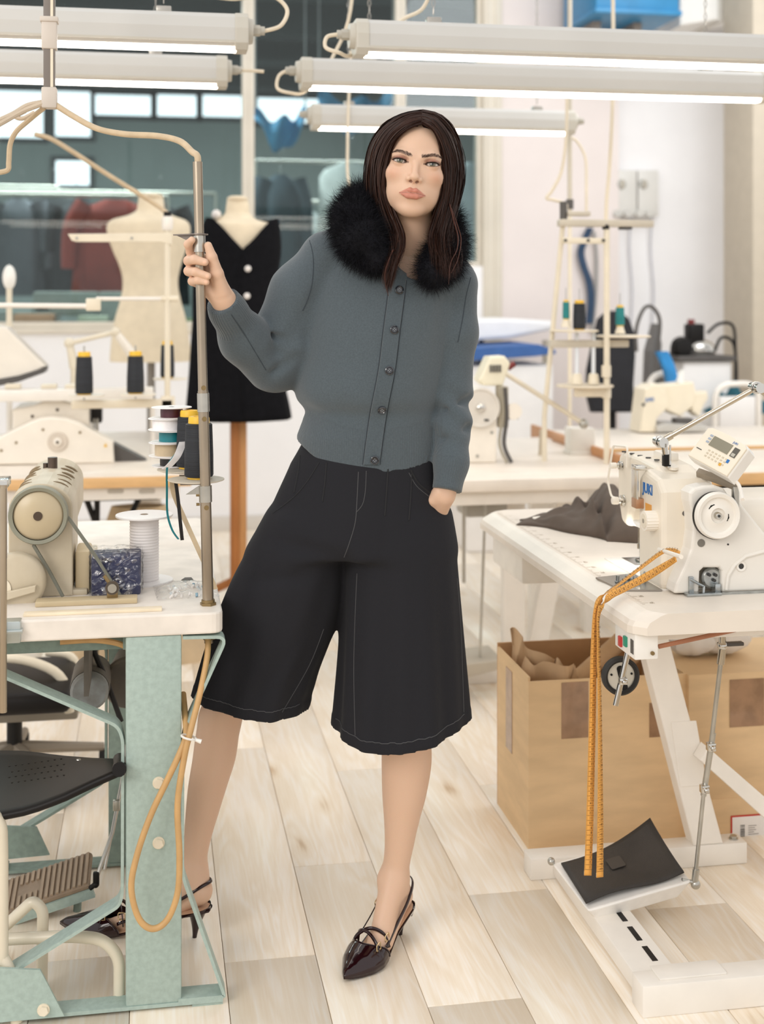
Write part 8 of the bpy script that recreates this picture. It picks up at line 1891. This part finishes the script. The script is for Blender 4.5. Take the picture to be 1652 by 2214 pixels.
# chain and treadle rod under it
MB().tube([PY(1003, 1080, 4.40), PY(1003, 1260, 4.40)], 0.006, n=6).build('chain', M_polel, r2); MB().tube([PY(1050, 1075, 4.40), PY(1038, 1420, 4.40)], 0.005, n=8).build('rod', M_polel, r2)
MB().prism([(0, 0), (0.16, 0.03), (0.16, 0.06), (0, 0.05)], PY(990, 1470, 4.35), (1, 0, 0), (0, 0, 1), (0, 0.2, 0), bev=0.004).build('treadle', mat('treadle_grey', '#b9b0a0', 0.5), r2)
# machine with a round wheel
m2 = empty('sewing_machine', PZ(1035, 990, TZ), label='white automatic machine with a pale round wheel behind the woman', cat='sewing machine')
YM = 4.72
def quad(pix, Y, dep, nm, m, par, bev=0.006): return MB().prism([(PY(x, y, Y).x, max(PY(x, y, Y).z, TZ)) for x, y in pix], (0, Y, 0), (1, 0, 0), (0, 0, 1), (0, dep, 0), bev=bev).build(nm, m, par)
quad([(985, 1002), (985, 880), (1010, 845), (1060, 842), (1076, 870), (1074, 1002)], YM, 0.30, 'body', M_wht2, m2)
c = PY(1040, 882, YM - 0.03); wh = MB().lathe([(0.0, 0.004), (0.022, 0.004), (0.024, 0.008), (0.062, 0.008), (0.068, 0.002), (0.074, 0.004), (0.075, 0.02), (0.0, 0.03)], c, n=44, axis=(0, 1, 0)).build('handwheel', mat('wheel_pale', '#ded7cc', 0.35), m2)
MB().lathe([(0, -0.008), (0.008, -0.008), (0.016, -0.002), (0.018, 0.006)], c, n=20, axis=(0, 1, 0)).build('hub', M_chrome, wh); MB().box(c.x + 0.015, c.x + 0.032, c.y + 0.004, c.y + 0.008, c.z - 0.05, c.z - 0.043).build('slot', M_dk, wh)
for px, k in ((1082, 0), (1092, 1)):
    MB().tube(bez([PY(px, 838, YM), PY(px + 4, 900, YM), PY(px - 2, 960, YM), PY(px + 14, 1000, YM - 0.02)], 6), 0.008 if k else 0.006, n=8).build('cable', M_grey if k else mat('tube_olive', '#a49c8a', 0.5), m2)
MB().box(PY(1078, 850, YM).x, PY(1100, 850, YM).x, YM, YM + 0.05, PY(1085, 925, YM).z, PY(1085, 836, YM).z, bev=0.004).build('side_plate', mat('olive_metal', '#b7ae9a', 0.4, 0.4), m2)
q = PY(1112, 890, YM); MB().lathe([(0, 0), (0.03, 0), (0.032, 0.01), (0.0, 0.012)], q, axis=(0, 1, 0)).build('pulley', M_wht2, m2); MB().box(q.x - 0.02, q.x + 0.02, YM + 0.012, YM + 0.05, q.z - 0.03, q.z + 0.01).build('pulley_mount', M_grey, m2)
for x, y in ((1063, 935), (1032, 986)): c = PY(x, y, YM); MB().cyl(c, c + Vector((0, -0.004, 0)), 0.006, n=12).build('screw', M_polel, m2)
bxp = [(1036, 822), (1060, 772), (1092, 770), (1104, 786), (1088, 835), (1048, 834)]
quad(bxp, YM + 0.02, 0.10, 'head_box', mat('box_ivory', '#f0e8cf', 0.35), m2, 0.008); a = PY(1066, 790, YM + 0.018)
for k in range(4): MB().box(a.x + 0.012 * k - 0.012, a.x + 0.012 * k - 0.006, YM + 0.012, YM + 0.02, a.z - 0.026, a.z + 0.002).build('box_mark', M_grey, m2)
MB().cyl(PY(1098, 796, YM + 0.06), PY(1112, 786, YM + 0.06), 0.012).build('lamp_tip', mat('dark_red', '#7a2a28', 0.4), m2)
j0, j1 = PY(1094, 808, YM + 0.03), PY(1262, 916, YM - 0.02)
MB().cyl(j0, j1, 0.0095, n=12).build('support_arm', mat('cream_metal', '#ddd2bd', 0.3, 0.4), m2); MB().sphere(j1, 0.02).build('arm_joint', M_polel, m2)
bk_ = empty('junction_block', PZ(1262, 985, TZ), label='small white block holding the support arm on the second right table', cat='block')
a, b = PZ(1236, 984, TZ), PZ(1290, 984, TZ); MB().box(a.x, b.x, a.y, a.y + 0.09, TZ, PY(1260, 926, a.y).z, bev=0.004).build('casing', mat('block_grey', '#e1dcd3', 0.4), bk_); MB().box(a.x - 0.006, b.x + 0.006, a.y - 0.006, a.y + 0.096, TZ, TZ + 0.012, bev=0.002).build('flange', MATS['block_grey'], bk_)
c = PZ(1172, 984, TZ); tag(MB().lathe([(0.0, 0), (0.016, 0), (0.014, 0.02), (0.010, 0.10), (0.0, 0.10)], c, n=18).build('table_post', mat('post_taupe', '#c4b8a4', 0.4)), 'short tapered taupe post standing on the second right table', 'post')

# third table behind with the small cream machine
r3 = empty('sewing_table', (2.3, 5.9, 0), label='long white table carrying the small cream machine', cat='table')
MB().box(1.75, 3.3, 5.1, 5.84, 0.735, TZ, bev=0.004).build('table_top', M_top, r3); MB().box(1.735, 1.75, 5.1, 5.84, 0.73, TZ + 0.028, bev=0.003).build('edge_strip', M_bw, r3); MB().box(1.75, 3.3, 5.088, 5.1, 0.735, TZ - 0.003, bev=0.002).build('edge_strip', M_wood, r3)
for x in (1.8, 3.2):
    for y in (5.2, 5.75): MB().box(x - 0.03, x + 0.03, y - 0.03, y + 0.03, 0, 0.735).build('leg', M_wht, r3)
r4 = empty('sewing_table', (2.1, 4.3, 0), label='table with a dark underside behind the control panel', cat='table')
MB().box(1.80, 2.9, 4.3, 4.95, 0.735, TZ, bev=0.004).build('table_top', M_top, r4); MB().box(1.80, 2.9, 4.288, 4.3, 0.735, TZ, bev=0.002).build('edge_strip', M_wood, r4); MB().box(1.82, 2.88, 4.30, 4.9, 0.715, 0.735).build('underside', M_blk, r4)
for x in (1.9, 2.8): MB().box(x - 0.03, x + 0.03, 4.5, 4.56, 0, 0.72).build('leg', M_wht, r4)
m3 = empty('sewing_machine', PZ(1455, 925, TZ), label='small cream button machine with blue lettering on the far table', cat='sewing machine')
YB = 5.6; M_cr = mat('cream_machine', '#eadfc8', 0.38, var=0.03)
quad([(1384, 935), (1395, 842), (1412, 832), (1440, 832), (1446, 880), (1420, 905), (1418, 935)], YB, 0.14, 'column', M_cr, m3)
quad([(1410, 836), (1500, 826), (1506, 850), (1498, 880), (1470, 900), (1436, 884)], YB + 0.02, 0.12, 'arm', M_cr, m3)
quad([(1498, 852), (1530, 846), (1532, 862), (1520, 880), (1512, 902), (1496, 888)], YB + 0.03, 0.09, 'head', M_cr, m3)
quad([(1420, 935), (1420, 922), (1440, 915), (1530, 920), (1530, 934)], YB - 0.02, 0.16, 'bed', mat('bed_grey', '#c9c6bf', 0.3, 0.5), m3)
quad([(1462, 905), (1500, 905), (1500, 920), (1462, 920)], YB, 0.06, 'clamp', M_grey, m3)
MB().cyl(PY(1407, 838, YB + 0.06), PY(1407, 826, YB + 0.06), 0.014).build('spool_pin', M_wht, m3); MB().cyl(PY(1470, 828, YB + 0.06), PY(1476, 800, YB + 0.06), 0.02, 0.012).build('guard', mat('guard_clear', '#e8e8e4', 0.2), m3)
a = PY(1396, 868, YB - 0.003); text_mesh('JUKI', 0.022, a, (1, 0, 0.05), (0, 0, 1), M_jb, m3, 'lettering', extrude=0.0003, bold=0.0006)
c = PY(1391, 875, YB); MB().cyl(c, c + Vector((0, -0.002, 0)), 0.008).build('hole', M_dk, m3)
# teal cloth on the far table
c = PZ(1600, 895, TZ); rows = []
for j in range(15):
    row = []
    for i in range(31):
        s, t = i / 30, j / 14; h = (math.sin(math.pi * s) * math.sin(math.pi * t)) ** 0.7 * (0.10 + 0.05 * math.sin(14 * s + 6 * t) + 0.04 * math.sin(9 * t - 21 * s)); row.append(Vector((c.x - 0.14 + 0.36 * s + 0.01 * math.sin(8 * t), c.y - 0.02 + 0.22 * t, TZ + 0.002 + max(h, 0))))
    rows.append(row)
o = MB().sheet(rows).build('folded_garment', mat('teal_cloth', '#1e5663', 0.85, var=0.2, scale=8), None, fix=False); o.modifiers.new('s', 'SOLIDIFY').thickness = 0.003; tag(o, 'crumpled teal garment on the far table', 'garment')

# ---- tall thread stand ----
YS = 4.62
ts2 = empty('thread_stand', PZ(1312, 1000, TZ), label='tall cream thread stand with teal and black cones behind the right machine', cat='thread stand')
pxm = lambda x, y: PY(x, y, YS)
q = pxm(1312, 1005); MB().cyl((q.x, YS, TZ), (q.x, YS, pxm(1310, 490).z), 0.0115, n=14).build('pole', M_cream, ts2)
MB().cyl(pxm(1310, 496), pxm(1310, 486), 0.014).build('pole_cap', M_blk, ts2)
p0, p1 = pxm(1198, 905), pxm(1222, 470); MB().tube([(p0.x, YS + 0.12, TZ), Vector((p0.x, YS + 0.12, p0.z)), Vector((p1.x, YS + 0.02, p1.z))], 0.0095, n=12).build('pole', M_cream, ts2)
MB().cyl(Vector((p1.x, YS + 0.02, p1.z)) + Vector((0, 0, -0.02)), Vector((p1.x, YS + 0.02, p1.z)) + Vector((0, 0, 0.06)), 0.014).build('pole_cap', M_grey, ts2)
M_bar = mat('bar_taupe', '#c8bfae', 0.4, var=0.04)
MB().box(pxm(1210, 482).x, pxm(1412, 482).x, YS - 0.012, YS + 0.035, pxm(1300, 490).z, pxm(1300, 475).z, bev=0.003).build('top_bar', M_bar, ts2)
MB().box(pxm(1228, 462).x, pxm(1276, 462).x, YS - 0.01, YS + 0.03, pxm(1250, 467).z, pxm(1250, 457).z, bev=0.003).build('top_bar', M_bar, ts2)
MB().box(pxm(1343, 492).x, pxm(1365, 492).x, YS - 0.01, YS + 0.03, pxm(1350, 496).z, pxm(1350, 490).z).build('foot_block', M_dk, ts2)
MB().box(pxm(1218, 520).x, pxm(1308, 520).x, YS - 0.008, YS + 0.008, pxm(1260, 527).z, pxm(1260, 514).z, bev=0.003).build('cross_bar', M_cream, ts2)
for x in (1221, 1270, 1303): MB().cyl(pxm(x, 520) + Vector((0, -0.008, 0)), pxm(x, 520) + Vector((0, -0.012, 0)), 0.006, n=10).build('bar_screw', M_dk, ts2)
MB().box(pxm(1196, 745).x, pxm(1365, 745).x, YS + 0.02, YS + 0.06, pxm(1260, 752).z, pxm(1260, 736).z, bev=0.004).build('tray_arm', M_bar, ts2)
for px, rr, dy in ((1250, 0.09, 0.05), (1358, 0.10, 0.05)):
    c = pxm(px, 718 if px == 1250 else 730); MB().lathe([(0, 0), (rr, 0), (rr + 0.003, 0.004), (rr, 0.007), (0, 0.006)], (c.x, YS + dy, c.z), n=36).build('thread_tray', mat('tray_sand', '#dccfb8', 0.45), ts2)
c = pxm(1272, 838); MB().lathe([(0, 0), (0.105, 0), (0.108, 0.004), (0.105, 0.008), (0, 0.007)], (c.x, YS + 0.04, c.z), n=36).build('thread_tray', MATS['tray_sand'], ts2)
MB().box(pxm(1243, 850).x, pxm(1318, 850).x, YS - 0.012, YS + 0.02, pxm(1280, 858).z, pxm(1280, 838).z, bev=0.004).build('tray_arm', M_cream, ts2)
for px in (1253, 1289):
    c = pxm(px, 820); MB().lathe([(0, 0), (0.022, 0), (0.018, 0.035), (0.014, 0.04), (0, 0.04)], (c.x, YS + 0.03, c.z - 0.02), n=18).build('spool_seat', M_cream, ts2); MB().cyl((c.x, YS + 0.03, c.z), (c.x, YS + 0.03, pxm(px, 718).z), 0.0075, n=12).build('spindle', M_sp, ts2)
for y0, y1 in ((790, 815), (838, 860)): MB().cyl(pxm(1311, y0), pxm(1311, y1), 0.018, n=14).build('pole_clamp', M_cream, ts2)
for px, py, h, rr, m_, lb in ((1233, 708, 0.07, 0.013, M_tealth, 'slim teal thread spool left of the black cone on the tall stand'), (1262, 714, 0.105, 0.024, M_thr, 'black thread cone on the upper tray of the tall stand'), (1351, 722, 0.075, 0.017, M_tealth, 'teal thread spool beside the black chair on the tall stand')):
    c = pxm(px, py); z0 = c.z + (0.028 if m_ is M_tealth else 0.0)
    if m_ is M_tealth: MB().lathe([(0, 0), (0.02, 0), (0.012, 0.028), (0, 0.03)], (c.x, YS + 0.05, c.z), n=16).build('spool_seat', M_cream, ts2)
    cone((c.x, YS + 0.05, z0), h, rr, rr * 0.9, lb, m_, name='thread_spool' if m_ is M_tealth else 'thread_cone', grp='thread on the tall stand', cat='thread cone' if m_ is M_thr else 'thread spool')
    MB().cyl((c.x, YS + 0.05, z0 + h), (c.x, YS + 0.05, z0 + h + 0.05), 0.0015, n=6).build('spindle_tip', M_polel, ts2)
# cables dropping to it
for k, (pts, rr, lb) in enumerate((([(1325, -40), (1326, 100), (1324, 240), (1318, 360), (1312, 430), (1310, 488)], 0.0075, 'straight cream cable dropping to the tall stand pole'), ([(1226, 206), (1224, 300), (1214, 370), (1195, 410), (1182, 428), (1196, 432), (1222, 440), (1224, 452)], 0.0065, 'cream cable with a loop dropping to the tall stand'))):
    o = MB().tube(bez([PY(x, y, YS if k == 0 else YS + 0.05) for x, y in pts], 6), rr, n=8).build('power_cable', M_cab); tag(o, lb, 'cable', 'cables over the tall stand')
q = PY(1232, 0, 5.2); o = empty('ceiling_pole', (q.x, 5.2, 1.65), label='thin grey pole running up from the tall stand', cat='pole')
MB().cyl((q.x, 5.2, PY(1228, 452, 5.2).z), (q.x, 5.2, 3.4), 0.010, n=10).build('tube', M_bar, o); MB().cyl((q.x, 5.2, PY(1228, 452, 5.2).z), (q.x, 5.2, PY(1228, 452, 5.2).z + 0.04), 0.016).build('ferrule', M_grey, o); MB().cyl((q.x, 5.2, TZ), (q.x, 5.2, PY(1228, 452, 5.2).z), 0.008).build('tube', M_cream, o)
o = MB().tube(bez([PY(1232, 296, 5.2), PY(1246, 304, 5.2), PY(1260, 326, 5.2), PY(1267, 350, 5.2), PY(1268, 400, 5.2), PY(1268, 458, 5.2)], 6), 0.006, n=8).build('power_cable', M_cab); tag(o, 'short cream cable arching beside the thin pole', 'cable', 'cables over the tall stand')
# blue strap
o = MB().strip(bez([PY(1276, 492, 7.76), PY(1264, 520, 7.76), PY(1256, 545, 7.76), PY(1262, 575, 7.76), PY(1274, 610, 7.76), PY(1278, 650, 7.76), PY(1274, 700, 7.76)], 8), (0.98, 0.17, 0), 0.045, 0.012).build('hanging_strap', mat('navy_strap', '#2f4763', 0.7, var=0.1)); tag(o, 'navy blue strap hanging behind the tall thread stand', 'strap')
o = MB().tube(bez([PY(1284, 500, 7.77), PY(1290, 560, 7.77), PY(1288, 640, 7.77), PY(1280, 720, 7.77)], 6), 0.010, n=8).build('grey_hose', mat('hose_grey', '#9b9a98', 0.5)); tag(o, 'grey hose hanging beside the navy strap', 'hose')

# ---- wall boxes, ironing table, chair, steam unit ----
wy = WALLY + 0.095
eb = empty('electrical_box', PY(1368, 470, wy), label='pair of grey electrical boxes on the white wall', cat='electrical box')
for x0, x1 in ((1321, 1366), (1369, 1413)):
    a, b = PY(x0, 370, wy), PY(x1, 470, wy); g = MB().box(a.x, b.x, wy - 0.09, wy, b.z, a.z, bev=0.006).build('enclosure', mat('box_grey', '#dcdad5', 0.45, var=0.02), eb)
    c = PY((x0 + x1) / 2, 398, wy - 0.09); MB().lathe([(0, -0.012), (0.025, -0.012), (0.032, 0)], c, n=20, axis=(0, 1, 0)).build('rotary_switch', mat('switch_grey', '#b9b8b2', 0.4), g); MB().box(c.x - 0.006, c.x + 0.006, c.y - 0.03, c.y - 0.01, c.z - 0.025, c.z + 0.025, bev=0.003).build('switch_handle', M_bar, g)
    for dx in (-0.035, 0.035): c2_ = PY((x0 + x1) / 2, 462, wy - 0.09); MB().lathe([(0, -0.03), (0.022, -0.03), (0.026, 0)], c2_ + Vector((dx, 0, 0)), n=16, axis=(0, 1, 0)).build('socket', mat('socket_grey', '#cfcdc7', 0.4), g)
for px, k in ((1364, 0), (1410, 1)):
    o = MB().tube(bez([PY(px, 470, wy - 0.05), PY(px - 3, 540, wy - 0.03), PY(px + 3, 640, wy - 0.03), PY(px - 6, 760, wy - 0.03)], 6), 0.006, n=6).build('wall_cable', mat('cable_grey', '#c3c4cc', 0.5)); tag(o, ('left', 'right')[k] + ' thin grey cable hanging below the electrical boxes', 'cable', 'cables below the boxes')
ib = empty('ironing_table', PY(1110, 920, 7.0), label='ironing table with blue pad and white cover behind the woman', cat='ironing table')
a, b = PY(1010, 776, 6.9), PY(1197, 776, 6.9)
MB().box(a.x, b.x, 6.9, 7.5, 0, PY(1100, 790, 6.9).z, bev=0.01).build('cabinet', mat('cabinet_white', '#eeebe8', 0.5, var=0.02), ib)
MB().prism([(PY(x, y, 6.9).x, PY(x, y, 6.9).z) for x, y in ((1010, 780), (1150, 770), (1197, 764), (1195, 756), (1160, 744), (1010, 752))], (0, 6.85, 0), (1, 0, 0), (0, 0, 1), (0, 0.6, 0), bev=0.006).build('blue_pad', mat('blue_pad', '#3a62a0', 0.7, var=0.08), ib)
MB().prism([(PY(x, y, 7.2).x, PY(x, y, 7.2).z) for x, y in ((1010, 738), (1100, 732), (1200, 712), (1196, 694), (1100, 688), (1010, 690))], (0, 7.2, 0), (1, 0, 0), (0, 0, 1), (0, 0.35, 0), bev=0.02).build('white_board', mat('board_white', '#f5f4f4', 0.6, var=0.02), ib)
for x in (1040, 1180): q = PY(x, 735, 7.4); MB().cyl((q.x, 7.4, PY(x, 790, 7.4).z), q, 0.02).build('board_post', M_bar, ib)
bc_ = empty('office_chair', PY(1322, 1000, 5.9), label='tall black office chair back behind the thread stand', cat='chair')
YH = 6.78
prfl = [(1318, 672), (1340, 672), (1362, 688), (1374, 720), (1376, 770), (1372, 830), (1374, 892), (1282, 892), (1272, 850), (1274, 800), (1286, 740), (1298, 690)]
MB().prism([(PY(x, y, YH).x, PY(x, y, YH).z) for x, y in prfl], (0, YH, 0), (1, 0, 0), (0, 0, 1), (0, 0.07, 0), bev=0.015).build('backrest', mat('charcoal_fabric', '#26262a', 0.85, var=0.1, scale=20), bc_)
q = PY(1325, 900, YH); MB().box(q.x - 0.24, q.x + 0.24, YH - 0.45, YH + 0.02, 0.42, 0.50, bev=0.03, seg=3).build('seat', MATS['charcoal_fabric'], bc_); MB().box(q.x - 0.03, q.x + 0.03, YH + 0.03, YH + 0.06, 0.44, q.z + 0.05).build('back_spine', M_blk, bc_)
MB().cyl((q.x, YH - 0.2, 0.06), (q.x, YH - 0.2, 0.43), 0.025).build('gas_lift', M_blk, bc_)
for k in range(5):
    t = 2 * math.pi * k / 5; e = Vector((q.x + 0.27 * math.cos(t), YH - 0.2 + 0.27 * math.sin(t), 0.06)); MB().tube([(q.x, YH - 0.2, 0.09), e], [0.022, 0.014], n=8).cyl((e.x - 0.012, e.y, 0.028), (e.x + 0.012, e.y, 0.028), 0.028, n=14).build('base_arm', M_blk, bc_)
su = empty('steam_generator', PY(1530, 900, 6.7), label='white steam cabinet with black fittings beside the white wall', cat='steam generator')
YG = 6.7; a, b = PY(1478, 770, YG), PY(1582, 770, YG)
MB().box(a.x, b.x, YG, YG + 0.4, 0, a.z - 0.03, bev=0.008).build('cabinet', MATS['cabinet_white'], su); MB().box(a.x - 0.04, b.x + 0.02, YG - 0.02, YG + 0.42, a.z - 0.03, a.z, bev=0.006).build('top_plate', M_grey, su)
q = PY(1515, 768, YG + 0.15); MB().sphere(q + Vector((0, 0, 0.03)), 0.08, sc=(1.1, 0.8, 0.75)).build('boiler_dome', M_chrome, su)
q = PY(1510, 735, YG + 0.12); MB().box(q.x - 0.05, q.x + 0.04, q.y, q.y + 0.09, q.z - 0.03, q.z + 0.09, bev=0.01).build('valve_block', M_blk, su); MB().cyl(q + Vector((-0.03, 0.03, 0.09)), q + Vector((-0.03, 0.03, 0.115)), 0.02).build('red_cap', mat('dark_red', '#7a2a28', 0.4), su)
q = PY(1468, 750, YG + 0.1); MB().lathe([(0, 0), (0.055, 0), (0.06, 0.02), (0.05, 0.06), (0, 0.07)], q, axis=(0.2, -1, 0)).build('gauge', M_blk, su); MB().box(q.x - 0.03, q.x + 0.09, q.y, q.y + 0.06, a.z, q.z, bev=0.006).build('gauge_base', M_grey, su)
for pts in ([(1530, 720), (1555, 700), (1585, 705), (1590, 760), (1590, 820)], [(1545, 760), (1560, 730), (1585, 740), (1592, 790), (1592, 860)]): MB().tube(bez([PY(x, y, YG - 0.01) for x, y in pts], 6), 0.009, n=8).build('steam_hose', M_blk, su)
# cable hoop and blue cloth in front of it
o = MB().tube(bez([PY(1376, 760, 6.3), PY(1376, 710, 6.3), PY(1392, 668, 6.3), PY(1410, 664, 6.3), PY(1426, 690, 6.3), PY(1424, 740, 6.3), PY(1416, 800, 6.3)], 6), 0.010, n=8).build('looped_cable', M_grey); tag(o, 'grey cable arching above the far white chairs', 'cable')
ib2 = empty('hand_iron', PY(1425, 830, 6.95), label='grey hand iron stand beside the black chair', cat='iron')
MB().prism([(PY(x, y, 6.95).x, PY(x, y, 6.95).z) for x, y in ((1404, 860), (1408, 760), (1424, 700), (1432, 745), (1428, 800), (1434, 860))], (0, 6.95, 0), (1, 0, 0), (0, 0, 1), (0, 0.12, 0), bev=0.006).build('body', mat('iron_grey', '#6c6a68', 0.45, var=0.1), ib2); q = PY(1420, 860, 7.0); MB().cyl((q.x, 7.0, 0), (q.x, 7.0, q.z + 0.02), 0.03).lathe([(0, 0), (0.1, 0), (0.1, 0.02), (0, 0.03)], (q.x, 7.0, 0)).build('stand', M_bar, ib2)
o = MB().strip(bez([PY(1430, 760, 6.15), PY(1444, 790, 6.15), PY(1452, 820, 6.15), PY(1455, 845, 6.15)], 6), (0.98, 0.17, 0), 0.06, 0.03).build('blue_rag', mat('bright_blue', '#2f86c4', 0.8, var=0.15)); tag(o, 'bright blue rag hanging in front of the steam cabinet', 'rag')
for k, (x0, x1, yt, yb_, Y, lb) in enumerate(((1402, 1474, 805, 900, 6.22, 'white tube chair behind the cream button machine'), (1546, 1640, 828, 930, 6.24, 'white tube chair right of the cream button machine'))):
    wc_ = empty('tube_chair', Vector((PY((x0 + x1) / 2, yb_, Y).x, Y, 0)), label=lb, cat='chair', group='white tube chairs at the far tables')
    pts = [Vector((PY(x0, yb_, Y).x, Y, 0.0)), PY(x0, yt + 4, Y), PY(x1, yt, Y), Vector((PY(x1, yb_, Y).x, Y, 0.0))]; MB().tube(fillet(pts, 0.09, 8), 0.016, n=10).build('back_tube', M_wht, wc_)
    xa_, xb2 = pts[0].x, pts[3].x; MB().box(xa_, xb2, Y - 0.36, Y, 0.44, 0.47, bev=0.01).build('seat', MATS['cabinet_white'], wc_); MB().box(xa_ + 0.02, xb2 - 0.02, Y - 0.012, Y + 0.012, pts[1].z - 0.24, pts[1].z - 0.06, bev=0.008).build('back_panel', MATS['cabinet_white'], wc_)
    for x in (xa_ + 0.02, xb2 - 0.02): MB().cyl((x, Y - 0.34, 0), (x, Y - 0.34, 0.44), 0.014).build('leg', M_wht, wc_)
